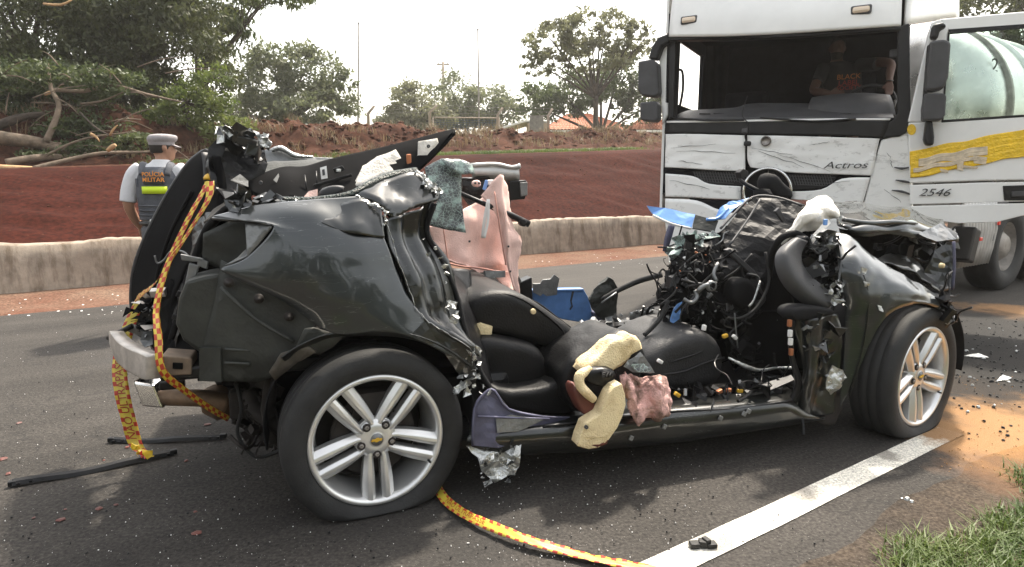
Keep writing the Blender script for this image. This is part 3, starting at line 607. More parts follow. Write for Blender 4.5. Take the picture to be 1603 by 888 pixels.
# white front flap in two halves around the seam, grille slots, lower bars
fp('front_flap', [[(1042, 210), (1080, 210), (1125, 211), (1166, 212)], [(1042, 228), (1080, 229), (1125, 230), (1166, 231)], [(1041, 246), (1080, 248), (1125, 250), (1166, 252)], [(1041, 262), (1080, 264), (1125, 267), (1166, 268)]], 'truck_scuffed', -.015, .02, 6, .016, 5, 2)
fp('front_flap', [[(1170, 212), (1235, 213), (1310, 215), (1377, 217)], [(1170, 231), (1235, 233), (1310, 235), (1373, 236)], [(1170, 250), (1235, 252), (1310, 254), (1369, 256)], [(1175, 262), (1235, 270), (1310, 273), (1364, 275)]], 'truck_scuffed', -.012, .02, 6, .018, 5, 6)
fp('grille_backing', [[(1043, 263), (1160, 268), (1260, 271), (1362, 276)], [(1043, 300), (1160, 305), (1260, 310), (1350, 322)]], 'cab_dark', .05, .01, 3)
for sl in ([(1082, 268), (1164, 271), (1166, 290), (1120, 289), (1100, 287)], [(1232, 273), (1311, 275), (1303, 286), (1285, 294), (1240, 297)]):
    fprism('grille_mesh', sl, .03, .01, 'black_plastic', 0)
    x0, x1 = sl[0][0], sl[1][0]
    V, Fc = merge([tube_geo([F(x, sl[0][1] + 1, .024), F(x + 5, sl[0][1] + 17, .024)], .005, 4, 1) for x in np.arange(x0 + 4, x1 - 8, 4.2)] + [tube_geo([F(x0 + 4 + j * 4, sl[0][1] + 3 + j * 4.4, .022), F(x1 - 4 - j * 4, sl[1][1] + 3 + j * 4.4, .022)], .005, 4, 1) for j in range(4)])
    tag(add('grille_wires', mesh('grille_wires', V, Fc), 'grey_plastic', truck), kind='stuff')
fp('grille_bar', [[(1042, 272), (1084, 276), (1110, 288), (1160, 292)], [(1042, 290), (1084, 292), (1110, 299), (1160, 302)], [(1042, 308), (1084, 309), (1110, 311), (1160, 313)]], 'truck_scuffed', -.008, .02, 4, .004, 5, 3)
fp('grille_bar', [[(1238, 300), (1285, 297), (1318, 280), (1362, 278)], [(1238, 306), (1285, 306), (1318, 300), (1356, 300)], [(1238, 312), (1285, 315), (1318, 320), (1348, 326)]], 'truck_scuffed', -.008, .02, 4, .006, 5, 8)
fp('bumper', [[(1042, 311), (1090, 314), (1130, 330), (1200, 340), (1300, 340), (1348, 330)], [(1042, 345), (1090, 350), (1130, 360), (1200, 370), (1300, 370), (1350, 360)], [(1046, 390), (1090, 395), (1130, 400), (1200, 405), (1300, 408), (1380, 405)], [(1050, 425), (1090, 430), (1130, 435), (1200, 440), (1300, 445), (1390, 445)]], 'truck_scuffed', -.02, .03, 4, .008, 4, 5)
fp('bumper_recess', [[(1078, 310), (1120, 312), (1165, 313)], [(1090, 322), (1120, 330), (1165, 338)]], 'cab_dark', .0, .01, 3)
fprism('corner_panel', [(1379, 219), (1421, 208), (1427, 250), (1430, 345), (1346, 340), (1362, 278)], .0, .22, 'truck_scuffed', .02)
for q in ((1402, 282, 1426, 286), (1396, 298, 1427, 305), (1400, 262, 1424, 262)): tube('torn_edge', [F(q[0], q[1], -.01), F((q[0] + q[2]) / 2, q[1] + 2, -.03), F(q[2], q[3], -.015)], [.004, .012, .006], 'grey_plastic', truck, 6, 3)
box('headlamp', F(1075, 405, -.03), (.35, .06, .2), 'lamp_clear', truck, None, .03); box('headlamp', F(1370, 420, -.03), (.35, .06, .2), 'lamp_clear', truck, None, .03)
random.seed(44)
for x0, y0, x1, y1 in ((1050, 232, 1120, 226), (1060, 236, 1150, 240), (1185, 236, 1260, 262), (1178, 232, 1240, 243), (1215, 240, 1300, 268), (1062, 252, 1100, 258), (1270, 226, 1300, 222), (1250, 290, 1330, 284), (1390, 240, 1398, 262), (1384, 296, 1412, 318), (1050, 282, 1110, 296)):
    m_ = 7; P0 = [F(x0 + (x1 - x0) * i / m_ + random.uniform(-2, 2), y0 + (y1 - y0) * i / m_ + random.uniform(-1, 1), -.024) for i in range(m_ + 1)]
    tube('scrape_mark', P0, [.001] + [random.uniform(.001, .0035) for _ in range(5)] + [.001], 'grey_plastic', truck, 5, 3)
# star emblem in its ring
c = F(1201, 299, -.03); v, f = lathe_geo([(.222, .0), (.237, -.03), (.215, -.035), (.205, 0), (.222, .0)], 40); o = add('emblem_ring', mesh('emblem_ring', v, f, True), 'chrome', truck); o.location = c
v, f = lathe_geo([(.215, .01), (.001, .02)], 32); o = add('emblem_backing', mesh('emblem_backing', v, f), 'cab_dark', truck); o.location = c
vs = []
for i in range(6):
    a = math.pi / 2 + i * math.pi / 3; r = .205 if i % 2 == 0 else .035; vs.append(Vector((r * math.cos(a), 0, r * math.sin(a))))
vs += [Vector((0, -.045, 0)), Vector((0, .01, 0))]; fs = [(i, (i + 1) % 6, 6) for i in range(6)] + [((i + 1) % 6, i, 7) for i in range(6)]
o = add('star_emblem', mesh('star_emblem', vs, fs), 'old_alloy', truck); o.location = c + Vector((0, -.01, 0))
v, f = lathe_geo([(.04, -.02), (.05, -.012), (.05, 0)], 20); o = add('round_badge', mesh('round_badge', v + [Vector((0, -.02, 0))], f + [(j, (j + 1) % 20, 60) for j in range(20)], True), 'old_alloy', truck); o.location = F(1199, 221, -.02)
def word(name, s, size, mt, loc, parent, rz=0.0, shear=0.0, sx=1.0, tilt=0.0, ex=.002):
    o = add(name, text_mesh(s, size, ex, shear, sx=sx), mt, parent); o.location = loc; o.rotation_euler = (math.pi / 2, tilt, rz); return o
word('lettering', 'Actros', .092, 'letter_dark', F(1323, 259, -.045), truck, .09, .3, 1.45)
tube('dangling_wire', [F(1170, 150, -.03), F(1162, 180, -.05), F(1172, 195, -.06), F(1166, 213, -.05), F(1170, 224, -.06)], .005, 'black_plastic', truck, 5, 5)
box('dangling_camera', F(1170, 225, -.07), (.07, .04, .05), 'black_plastic', truck, None, .015); box('dangling_camera', F(1166, 205, -.06), (.06, .03, .05), 'grey_plastic', truck, None, .012)
tube('wiper', [F(1050, 184, -.03), F(1110, 189, -.05), F(1165, 188, -.04)], .009, 'black_plastic', truck, 6, 3); tube('wiper', [F(1190, 184, -.03), F(1270, 190, -.05), F(1340, 186, -.04)], .009, 'black_plastic', truck, 6, 3)
# cab interior
zs, zf = 1.2, ZR
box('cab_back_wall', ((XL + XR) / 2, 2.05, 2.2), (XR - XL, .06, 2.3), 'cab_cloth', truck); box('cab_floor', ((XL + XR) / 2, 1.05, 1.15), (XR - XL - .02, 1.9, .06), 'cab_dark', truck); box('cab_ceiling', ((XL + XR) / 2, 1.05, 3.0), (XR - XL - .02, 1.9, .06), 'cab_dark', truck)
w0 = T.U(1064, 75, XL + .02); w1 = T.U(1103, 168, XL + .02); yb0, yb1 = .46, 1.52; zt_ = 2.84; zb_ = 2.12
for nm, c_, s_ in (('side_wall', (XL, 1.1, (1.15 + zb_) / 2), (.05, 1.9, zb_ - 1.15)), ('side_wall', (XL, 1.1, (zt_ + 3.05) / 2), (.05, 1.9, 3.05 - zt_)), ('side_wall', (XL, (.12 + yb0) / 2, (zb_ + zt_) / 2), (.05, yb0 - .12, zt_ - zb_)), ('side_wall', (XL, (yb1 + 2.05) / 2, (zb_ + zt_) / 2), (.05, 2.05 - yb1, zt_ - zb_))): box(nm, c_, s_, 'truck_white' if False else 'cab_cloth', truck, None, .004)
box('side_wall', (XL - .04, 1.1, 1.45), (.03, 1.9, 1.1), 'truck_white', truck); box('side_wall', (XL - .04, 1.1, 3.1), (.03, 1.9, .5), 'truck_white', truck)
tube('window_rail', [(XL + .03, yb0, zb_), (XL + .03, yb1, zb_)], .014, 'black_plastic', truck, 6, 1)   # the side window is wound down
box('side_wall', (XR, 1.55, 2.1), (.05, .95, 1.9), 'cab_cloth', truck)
patch('curtain', [[T.P(1106, 72, 1.3), T.P(1118, 72, 1.5), T.P(1130, 72, 1.4), T.P(1142, 72, 1.6)], [T.P(1106, 170, 1.3), T.P(1116, 170, 1.5), T.P(1126, 170, 1.4), T.P(1136, 170, 1.6)]], 'cab_cloth', truck, 6, .006)
def dp(name, rows, mt, k=4): return patch(name, [[T.P(x, y, b) for x, y, b in r] for r in rows], mt, truck, k, .02)
dp('dashboard', [[(1046, 188, .14), (1150, 187, .06), (1260, 186, .05), (1400, 187, .12)], [(1062, 180, .30), (1150, 176, .25), (1260, 175, .25), (1396, 178, .3)], [(1080, 174, .45), (1150, 170, .45), (1190, 163, .45), (1260, 166, .45), ][:3] + [(1390, 166, .45)], [(1085, 180, .62), (1150, 176, .62), (1260, 174, .62), (1386, 176, .62)]], 'grey_plastic')
dp('instrument_hood', [[(1263, 182, .28), (1300, 184, .22), (1350, 184, .22), (1402, 182, .28)], [(1266, 166, .34), (1300, 160, .32), (1350, 158, .32), (1398, 163, .34)], [(1272, 154, .48), (1300, 150, .48), (1350, 147, .48), (1392, 150, .48)], [(1276, 166, .62), (1300, 162, .62), (1350, 160, .62), (1390, 164, .62)]], 'grey_plastic')
for x in np.arange(1095, 1335, 22): tube('air_vent', [T.P(x, 178.5, .20), T.P(x + 17, 178.5, .20)], .006, 'cab_dark', truck, 6, 1)
sw = [Vector((.22 * math.cos(a), .22 * math.sin(a) * .45, .22 * math.sin(a) * .8)) + T.P(1362, 160, .62) for a in np.linspace(0, 2 * math.pi, 25)]
tube('steering_wheel', sw, .016, 'black_plastic', truck, 8, 1)
box('driver_seat', (T.P(1330, 150, 1.25).x, 1.35, 2.0), (.5, .16, .9), 'cab_cloth', truck, None, .06); box('passenger_seat', (T.P(1165, 150, 1.3).x, 1.45, 1.95), (.5, .16, .8), 'cab_cloth', truck, None, .06)
box('interior_mirror', T.P(1401, 84, .2), (.09, .03, .08), 'grey_plastic', truck, None, .015)
# mirrors on the far side
def mirror(name, pts, e, dep, mt='grey_plastic', fr=None):
    fr = fr or (lambda x, y, b: T.P(x, y, b)); return prism(name, [fr(x, y, e) for x, y in pts], Vector((0, dep, 0)), mt, truck, .022)
mirror('mirror_housing', [(998, 96), (1020, 92), (1029, 100), (1031, 145), (1026, 152), (1004, 150), (998, 140)], .0, .16)
mirror('mirror_housing', [(1001, 160), (1026, 158), (1030, 164), (1030, 188), (1024, 191), (1004, 189), (1001, 184)], .0, .14)
mirror('mirror_arm', [(1014, 92), (1020, 72), (1030, 58), (1046, 52), (1048, 66), (1036, 72), (1028, 94)], .02, .12, 'black_plastic')
tube('grab_handle', [T.P(1060, 110, .3), T.P(1068, 112, .3), T.P(1069, 140, .3), T.P(1064, 168, .3)], .014, 'black_plastic', truck, 8, 3)
mirror('windscreen_edge', [(1030, 80), (1046, 60), (1046, 180), (1036, 196), (1034, 150)], .12, .06, 'truck_white')
# open driver door, swung out beside the cab
hp = T.M @ T.P(1424, 200, .05); DF = Frame((hp.x, hp.y, 0), R(-27))
def Dp(x, y, b=0.0): return T.I @ (DF.M @ DF.P(x, y, b))
dn = (T.I.to_3x3() @ DF.M.to_3x3() @ Vector((0, 1, 0)))
door = prism('door', [Dp(1422, 192), Dp(1476, 191), Dp(1660, 179), Dp(1660, 281), Dp(1540, 283), Dp(1424, 287)], dn * .07, 'truck_white', truck, .012)
def dprism(nm, pts, b, dep, mt, bev=.006): return prism(nm, [Dp(x, y, b) for x, y in pts], dn * dep, mt, door, bev)
dprism('lower_panel', [(1424, 290), (1540, 286), (1660, 284), (1660, 314), (1540, 317), (1425, 320)], .006, .06, 'truck_white')
dprism('lower_panel', [(1425, 323), (1540, 320), (1660, 317), (1660, 330), (1600, 338), (1560, 348), (1500, 350), (1440, 342), (1427, 335)], .0, .06, 'truck_white')
dprism('window_frame', [(1421, 191.5), (1457, 36), (1470, 30), (1486, 40), (1484, 54), (1475, 190.5)], .002, .065, 'truck_white', .012)
dprism('window_frame', [(1470, 30), (1660, 13), (1660, 38), (1486, 50)], .003, .06, 'truck_white', .012)
dprism('window_frame', [(1640, 39), (1660, 38), (1660, 178.5), (1640, 180)], .004, .06, 'truck_white', .006)
dprism('window_seal', [(1485, 46), (1642, 35), (1642, 41), (1487, 53)], -.002, .03, 'black_plastic', .002)
dprism('window_seal', [(1474, 188), (1642, 177), (1642, 180.5), (1474, 192)], -.002, .03, 'black_plastic', .002)
dprism('window_seal', [(1484, 50), (1487, 53), (1477, 189), (1474, 190)], -.003, .03, 'black_plastic', .002)
prism('window_pane', [Dp(1486, 52, .03), Dp(1641, 40, .03), Dp(1641, 179, .03), Dp(1476, 190, .03)], dn * .004, 'window_glass', door, 0)
wr = lambda a, b: .0012 * math.sin(a * 26 + b * 5) + .001 * math.sin(a * 61 - b * 9)
for i, (yl, yr, hl, hr, x0, x1, mt_) in enumerate(((237, 202, 22, 24, 1424, 1660, 'tape_yellow'), (256, 222, 24, 22, 1425, 1660, 'tape_yellow'), (251, 217, 12, 14, 1438, 1546, 'tape_cream'), (264, 231, 7, 5, 1430, 1530, 'tape_cream'))):
    rows = [[Dp(x, yl + (yr - yl) * (x - 1424) / 179 + f * (hl + (hr - hl) * (x - 1424) / 179) + 1.5 * math.sin(x * .13 + i), -.008 - .004 * i) for x in np.linspace(x0, x1, 9)] for f in (0, .33, .66, 1)]
    patch('tape_strip', rows, mt_, door, 4, .002, .003, 12, i, True, wr)
for x, y, w_, h_ in ((1503, 253, 12, 30), (1534, 251, 22, 14), (1478, 268, 14, 7), (1518, 262, 26, 6)):
    plate('tape_scrap', [Dp(x - w_ / 2, y - h_ / 2, -.022), Dp(x + w_ / 2, y - h_ / 2 + 3, -.026), Dp(x + w_ / 2 - 2, y + h_ / 2, -.022), Dp(x - w_ / 2 + 1, y + h_ / 2 - 2, -.02)], 'tape_cream', door, .002, 2, .01, 14)
o = word('model_number', '2546', .095, 'letter_dark', Dp(1462, 302, -.012), door, R(3), .35, 1.25)
o = dprism('handle_recess', [(1570, 291), (1660, 288), (1660, 314), (1572, 314)], -.004, .02, 'black_plastic', .006)
dprism('door_handle', [(1584, 300), (1660, 297), (1660, 306), (1584, 308)], -.03, .02, 'grey_plastic', .004)
q = [(1427 + 7 * math.cos(a), 203 + 8.5 * math.sin(a)) for a in np.linspace(0, 2 * math.pi, 18)[:-1]]; dprism('round_sticker', q, -.004, .004, 'tape_yellow', 0)
def dm(nm, pts, b, dep, mt='grey_plastic'): return prism(nm, [Dp(x, y, b) for x, y in pts], dn * dep, mt, door, .022)
dm('door_mirror', [(1456, 64), (1480, 61), (1489, 66), (1485, 120), (1478, 138), (1462, 142), (1449, 142), (1450, 110)], -.20, .17)
dm('door_mirror', [(1448, 146), (1478, 146), (1482, 150), (1480, 180), (1474, 188), (1444, 189), (1444, 170)], -.18, .15)
dm('mirror_arm', [(1456, 60), (1460, 38), (1478, 34), (1483, 42), (1472, 46), (1468, 62)], -.14, .10, 'black_plastic')
dm('mirror_arm', [(1450, 188), (1460, 188), (1463, 214), (1462, 228), (1449, 228), (1446, 218)], -.12, .11, 'black_plastic')
dm('mirror_arm', [(1446, 140), (1452, 70), (1456, 70), (1450, 186), (1442, 186)], -.10, .06, 'black_plastic')
# front axle wheels of the tractor
for xx in (XL + .18, XR - .18):
    v, f = lathe_geo([(.28, -.13), (.33, -.15), (.48, -.15), (.51, -.11), (.51, .11), (.48, .15), (.33, .15), (.28, .13)], 32, 'Y')
    vv = [Vector((p.y, p.x, p.z)) for p in v]; o = add('front_tyre', mesh('front_tyre', vv, f, True), 'rubber', truck); o.location = (xx, 1.35, .51)
    v, f = lathe_geo([(.001, -.02), (.12, -.06), (.24, -.02), (.29, -.12), (.29, .12)], 28, 'Y'); vv = [Vector((p.y * (1 if xx > 0 else -1) * -1, p.x, p.z)) for p in v]; h = add('wheel_disc', mesh('wheel_disc', vv, f, True), 'old_alloy', o)

# ------------------------------------------------------------------ tank trailer standing along the road behind the cab
tt = thing('tank_trailer', 'polished steel tank trailer standing behind the open truck door', 'trailer', road(8.5, 4.12), RD)
v, f = lathe_geo([(.001, -.28), (.35, -.25), (.7, -.16), (.95, -.05), (1.05, .06), (1.08, .2), (1.08, 10.5), (.9, 10.7), (.001, 10.8)], 64, 'Y'); v = [Vector((p.y, p.x, p.z + 2.1)) for p in v]
add('tank', mesh('tank', v, f, True), 'brushed_steel', tt)
for x in (.35, 1.15, 1.95, 2.9, 3.9, 4.9, 6, 7.2, 8.4, 9.6):
    v, f = lathe_geo([(1.075, -.06), (1.12, -.04), (1.12, .04), (1.075, .06)], 64, 'Y'); add('tank_ring', mesh('tank_ring', [Vector((p.y + x, p.x, p.z + 2.1)) for p in v], f, True), 'old_alloy' if x < .5 else 'brushed_steel', tt)
box('chassis_rail', (5, -.45, .95), (10.4, .12, .28), 'old_alloy', tt); box('chassis_rail', (5, .45, .95), (10.4, .12, .28), 'old_alloy', tt)
for x in (.58, 1.9, 3.2):
    for side in (-1, 1):
        wv, wf = lathe_geo([(.29, -.12), (.34, -.16), (.48, -.16), (.515, -.12), (.515, -.02), (.505, 0), (.515, .02), (.515, .12), (.48, .16), (.34, .16), (.29, .12)], 40, 'Y'); wv = [p + Vector((x, side * 1.02, .515)) for p in wv]
        o = add('wheel', mesh('wheel', wv, wf, True), 'rubber', tt)
        wv, wf = lathe_geo([(.001, side * .10), (.12, side * .12), (.2, side * .03), (.25, side * .02), (.29, side * .12), (.30, 0)], 32, 'Y'); add('wheel_disc', mesh('wheel_disc', [p + Vector((x, side * 1.02, .515)) for p in wv], wf, True), 'old_alloy', o)
    v, f = lathe_geo([(.60, -1.20), (.60, -.80)], 24, 'Y', R(10), R(170)); o = add('mudguard', mesh('mudguard', [p + Vector((x, 0, .515)) for p in v], f, True), 'black_plastic', tt); solid(o, .01)
sx = -.72
for i in range(11):
    tube('ribbed_guard', [(sx + i * .075, -1.14, .36), (sx + i * .075, -1.19, .75), (sx + i * .075, -1.14, 1.14)], .030, 'pale_rail', tt, 8, 2)
box('guard_backing', (sx + .38, -1.08, .76), (.85, .1, .74), 'old_alloy', tt)
box('toolbox', (-.82, -1.22, .62), (.16, .22, .36), 'black_plastic', tt, Matrix.Rotation(.3, 3, 'Y'), .02); box('side_lamp', (-.44, -1.235, .66), (.06, .02, .04), 'lamp_red', tt, None, .006); box('side_lamp', (.0, -1.235, .82), (.05, .02, .05), 'lamp_red', tt, None, .006)
for xx in (.9,): tube('support_leg', [(xx + .2, -.2, .9), (xx + .2, -.2, .08)], .05, 'old_alloy', tt, 8, 1)
word('tank_marking', '2', .22, 'tape_strip_blue' if 'tape_strip_blue' in MAT else 'letter_dark', (.12, -.98, 2.55), tt, R(-20))
# ================================================================== WRECKED CAR
mat('car_paint', (.019, .024, .026), .34, .35, var=.15, vscale=3, coat=1.0, rvar=.05)
mat('paint_dark', (.008, .010, .010), .28, .2, var=.3, vscale=5, coat=.7)
def scratched(m, col, mark, sc, seed):
    t = m.node_tree; b = t.nodes['Principled BSDF']; tc = nn(t, 'ShaderNodeTexCoord'); src = b.inputs['Base Color'].links[0].from_socket if b.inputs['Base Color'].links else None
    fac = None
    for k, (rot, st) in enumerate(((.5, (1, 1, 9)), (-.9, (1, 1, 7)))):
        mp = nn(t, 'ShaderNodeMapping'); mp.inputs['Rotation'].default_value = (0, rot, 0); mp.inputs['Location'].default_value = (seed, k, seed); mp.inputs['Scale'].default_value = st; t.links.new(tc.outputs['Object'], mp.inputs[0])
        n = nn(t, 'ShaderNodeTexNoise', Scale=sc, Detail=3.0); t.links.new(mp.outputs[0], n.inputs['Vector']); r = ramp(t, n.outputs[0], [(.0, 0.0), (.495, 0.0), (.5, 1.0), (.505, 0.0), (1.0, 0.0)]).outputs[0]
        g = nn(t, 'ShaderNodeTexNoise', Scale=2.6 + k, Detail=3.0); t.links.new(mp.outputs[0], g.inputs['Vector']); r = mix(t, 1.0, r, ramp(t, g.outputs[0], [(.52, 0.0), (.62, .8)]).outputs[0], 'MULTIPLY'); fac = r if fac is None else mix(t, 1.0, fac, r, 'ADD')
    d = nn(t, 'ShaderNodeTexNoise', Scale=1.7, Detail=8.0, Roughness=.7); t.links.new(tc.outputs['Object'], d.inputs['Vector'])
    c = mix(t, ramp(t, d.outputs[0], [(.48, 0.0), (.75, .35)]).outputs[0], src if src else col, (.060, .052, .042))      # road dust
    t.links.new(mix(t, fac, c, mark), b.inputs['Base Color'])
scratched(MAT['car_paint'], (.016, .021, .021), (.16, .17, .17), 5.0, 1.0); scratched(MAT['paint_dark'], (.008, .010, .010), (.16, .16, .16), 7.0, 4.0)
mat('inner_steel', (.030, .032, .028), .55, .2, var=.35, vscale=6, bump=.15, bscale=60)
mat('dusty_plastic', (.085, .075, .062), .7, var=.4, vscale=7)
mat('vinyl', (.0065, .0065, .007), .52, var=.35, vscale=5, bump=.15, bscale=120, spec=.25)
mat('vinyl_dusty', (.016, .016, .017), .58, var=.5, vscale=6, bump=.2, bscale=120)
mat('satin_black', (.008, .008, .009), .34, var=.4, vscale=8, bump=.1, bscale=90, spec=.3)
mat('matte_black', (.007, .007, .0075), .85, var=.3, vscale=8, spec=.05)
mat('trim_black', (.010, .010, .011), .75, var=.3, vscale=10, bump=.2, bscale=400, spec=.15)
mat('torn_metal', (.50, .51, .50), .34, .85, var=.3, vscale=18, rvar=.15, bump=.5, bscale=50)
mat('bare_beam', (.50, .46, .42), .42, .5, var=.25, vscale=9, bump=.2, bscale=50)
mat('primer_blue', (.09, .09, .14), .5, .3, var=.35, vscale=8)
mat('felt', (.60, .57, .52), .95, var=.18, vscale=14, bump=.4, bscale=90)
mat('cloth_white', (.80, .76, .69), .85, var=.12, vscale=9, bump=.3, bscale=60)
mat('sheet_black', (.008, .008, .009), .55, var=.4, vscale=8, bump=.15, bscale=90, spec=.25)
mat('tan_steel', (.24, .18, .13), .6, .2, var=.35, vscale=9)
mat('cloth_pink', (.82, .56, .49), .85, var=.08, vscale=9, bump=.3, bscale=160)
mat('cloth_grimy', (.70, .42, .38), .9, col2=(.16, .10, .075), vscale=11, bump=.5, bscale=120, lo=.43, hi=.60)
mat('foam_yellow', (.80, .66, .40), .9, col2=(.42, .28, .12), vscale=11, bump=.5, bscale=150, lo=.46, hi=.82)
mat('leather_brown', (.12, .035, .025), .5, var=.35, vscale=9)
mat('blue_plastic', (.10, .22, .48), .4, var=.18, vscale=9, rvar=.1)
mat('blue_film', (.16, .34, .72), .3, var=.1, vscale=6)
mat('alloy', (.70, .70, .69), .30, .7, var=.04, vscale=4)
mat('alloy_barrel', (.30, .29, .28), .42, .8, var=.3, vscale=8)
mat('brake_iron', (.035, .030, .028), .7, .4, var=.4, vscale=12)
mat('rust_pipe', (.19, .125, .08), .55, .5, var=.3, vscale=12)
mat('glass_crumbs', (.015, .030, .024), .35, var=.6, vscale=60, bump=1.0, bscale=140)
mat('paper_white', (.75, .74, .72), .7); mat('connector_yellow', (.65, .38, .03), .5); mat('copper', (.5, .2, .1), .4, .7)
mat('pale_rail', (.50, .50, .49), .45, .3, var=.15, vscale=6)
mat('grey_metal', (.20, .205, .205), .45, .6, var=.25, vscale=9, bump=.2, bscale=60)
mat('flap_rubber', (.035, .028, .024), .8, var=.3, vscale=9)
def shatter(name):
    m = mat(name, (.3, .36, .34), .3); t = m.node_tree; b = t.nodes['Principled BSDF']; tc = nn(t, 'ShaderNodeTexCoord')
    v = nn(t, 'ShaderNodeTexVoronoi', Scale=55.0); v.feature = 'DISTANCE_TO_EDGE'; t.links.new(tc.outputs['Object'], v.inputs['Vector'])
    n = nn(t, 'ShaderNodeTexNoise', Scale=16.0, Detail=7.0); t.links.new(tc.outputs['Object'], n.inputs[0])
    base = ramp(t, n.outputs[0], [(.36, (.055, .062, .070)), (.5, (.13, .145, .145)), (.64, (.32, .43, .39))]).outputs[0]
    r = ramp(t, v.outputs['Distance'], [(.0, 1.0), (.05, 0.0)]).outputs[0]; t.links.new(mix(t, r, base, (.46, .58, .53)), b.inputs['Base Color'])
    bp = nn(t, 'ShaderNodeBump', Strength=.7, Distance=.004); t.links.new(v.outputs['Distance'], bp.inputs['Height']); t.links.new(bp.outputs[0], b.inputs['Normal'])
shatter('shattered')

K = Frame((-.51, 2.28, 0), R(17.2)); q = K.P
car = thing('wrecked_car', 'dark grey green car torn open without roof, on flat alloy wheels', 'wrecked car', K.o, K.a)
def pt(*a): return [q(x, y, v) for x, y, v in a]
def cp(name, rows, mt, parent=None, **kw): return patch(name, [pt(*r) for r in rows], mt, parent or car, **kw)
def cl_(name, outline, mt, parent=None, v=None, **kw):
    return plate(name, [q(o[0], o[1], o[2] if len(o) > 2 else v) for o in outline], mt, parent or car, **kw)
def cprism(name, outline, v, depth, mt, parent=None, bev=.006): return prism(name, [q(x, y, v) for x, y in outline], (0, depth, 0), mt, parent or car, bev)
def cushion(name, outline, v0, depth, mt, parent=None, r=.035, amp=0.0, sc=6.0, seed=0.0, cuts=2, sm=3):
    bm = bmesh.new(); P = [q(o[0], o[1], o[2] if len(o) > 2 else v0) for o in outline]; dv = Vector((0, depth, 0))
    a = [bm.verts.new(p) for p in P]; b = [bm.verts.new(p + dv) for p in P]; n = len(P)
    bm.faces.new(a); bm.faces.new(b[::-1])
    for i in range(n): bm.faces.new((a[i], b[i], b[(i + 1) % n], a[(i + 1) % n]))
    bmesh.ops.recalc_face_normals(bm, faces=bm.faces)
    rims = [e for e in bm.edges if (e.verts[0] in a and e.verts[1] in a) or (e.verts[0] in b and e.verts[1] in b)]
    bmesh.ops.bevel(bm, geom=rims, offset=r, segments=4, profile=.55, affect='EDGES', clamp_overlap=True)
    bmesh.ops.triangulate(bm, faces=bm.faces[:])
    for _ in range(cuts):
        L = [e for e in bm.edges if e.calc_length() > .04]
        if L: bmesh.ops.subdivide_edges(bm, edges=L, cuts=1, smooth=0.0); bmesh.ops.triangulate(bm, faces=bm.faces[:])
    for _ in range(sm): bmesh.ops.smooth_vert(bm, verts=bm.verts, factor=.4, use_axis_x=True, use_axis_y=True, use_axis_z=True)
    bm.normal_update()
    if amp:
        ds = [(v, v.normal.copy() * crum(v.co, amp, sc, seed)) for v in bm.verts]
        for v, d in ds: v.co += d
    return add(name, bm_mesh(name, bm, True, 60 if amp else None), mt, parent or car)
def inpoly(x, y, P):
    c = False; j = len(P) - 1
    for i in range(len(P)):
        if (P[i][1] > y) != (P[j][1] > y) and x < (P[j][0] - P[i][0]) * (y - P[i][1]) / (P[j][1] - P[i][1]) + P[i][0]: c = not c
        j = i
    return c
def clutter(name, poly, v0, v1, n, mt, seed, size=.03, kinds='ptbs', parent=None):
    """small torn bits: p bent plates, t wires, b brackets, s ragged shards"""
    g = random.Random(seed); xs = [p[0] for p in poly]; ys = [p[1] for p in poly]; parts = []; k = 0
    while k < n:
        x, y = g.uniform(min(xs), max(xs)), g.uniform(min(ys), max(ys))
        if not inpoly(x, y, poly): continue
        k += 1; c = q(x, y, g.uniform(v0, v1)); s = size * g.uniform(.4, 1.6); kd = g.choice(kinds)
        rm = Matrix.Rotation(g.uniform(0, 6.28), 3, Vector((g.gauss(0, 1), g.gauss(0, 1), g.gauss(0, 1))).normalized())
        if kd == 'b': parts.append(box_geo(c, (s * g.uniform(.6, 2), s * .6, s * g.uniform(.3, .9)), rm))
        elif kd == 't':
            P = [c]; d = rm @ Vector((1, 0, 0))
            for _ in range(4): d = (d + Vector((g.gauss(0, .6), g.gauss(0, .4), g.gauss(0, .6)))).normalized(); P.append(P[-1] + d * s * 1.1)
            parts.append(tube_geo(P, s * g.uniform(.06, .16), 5, 3))
        else:
            m = g.randint(4, 7); R_ = []
            for i in range(m):
                a = 6.28 * i / m; rr = s * g.uniform(.4, 1.3); R_.append(Vector((rr * math.cos(a), rr * math.sin(a), g.gauss(0, .35) * s)))
            tp = [c + rm @ p for p in R_]; bt = [c + rm @ (p + Vector((0, 0, s * .08))) for p in R_]; c0 = c + rm @ Vector((0, 0, g.gauss(0, .4) * s)); c1 = c0 + rm @ Vector((0, 0, s * .08))
            V = tp + bt + [c0, c1]; Fc = [(i, (i + 1) % m, 2 * m) for i in range(m)] + [(m + (i + 1) % m, m + i, 2 * m + 1) for i in range(m)] + [(i, m + i, m + (i + 1) % m, (i + 1) % m) for i in range(m)]
            parts.append((V, Fc))
    V, Fc = merge(parts); return tag(add(name, mesh(name, V, Fc), mt, parent or car), kind='stuff')

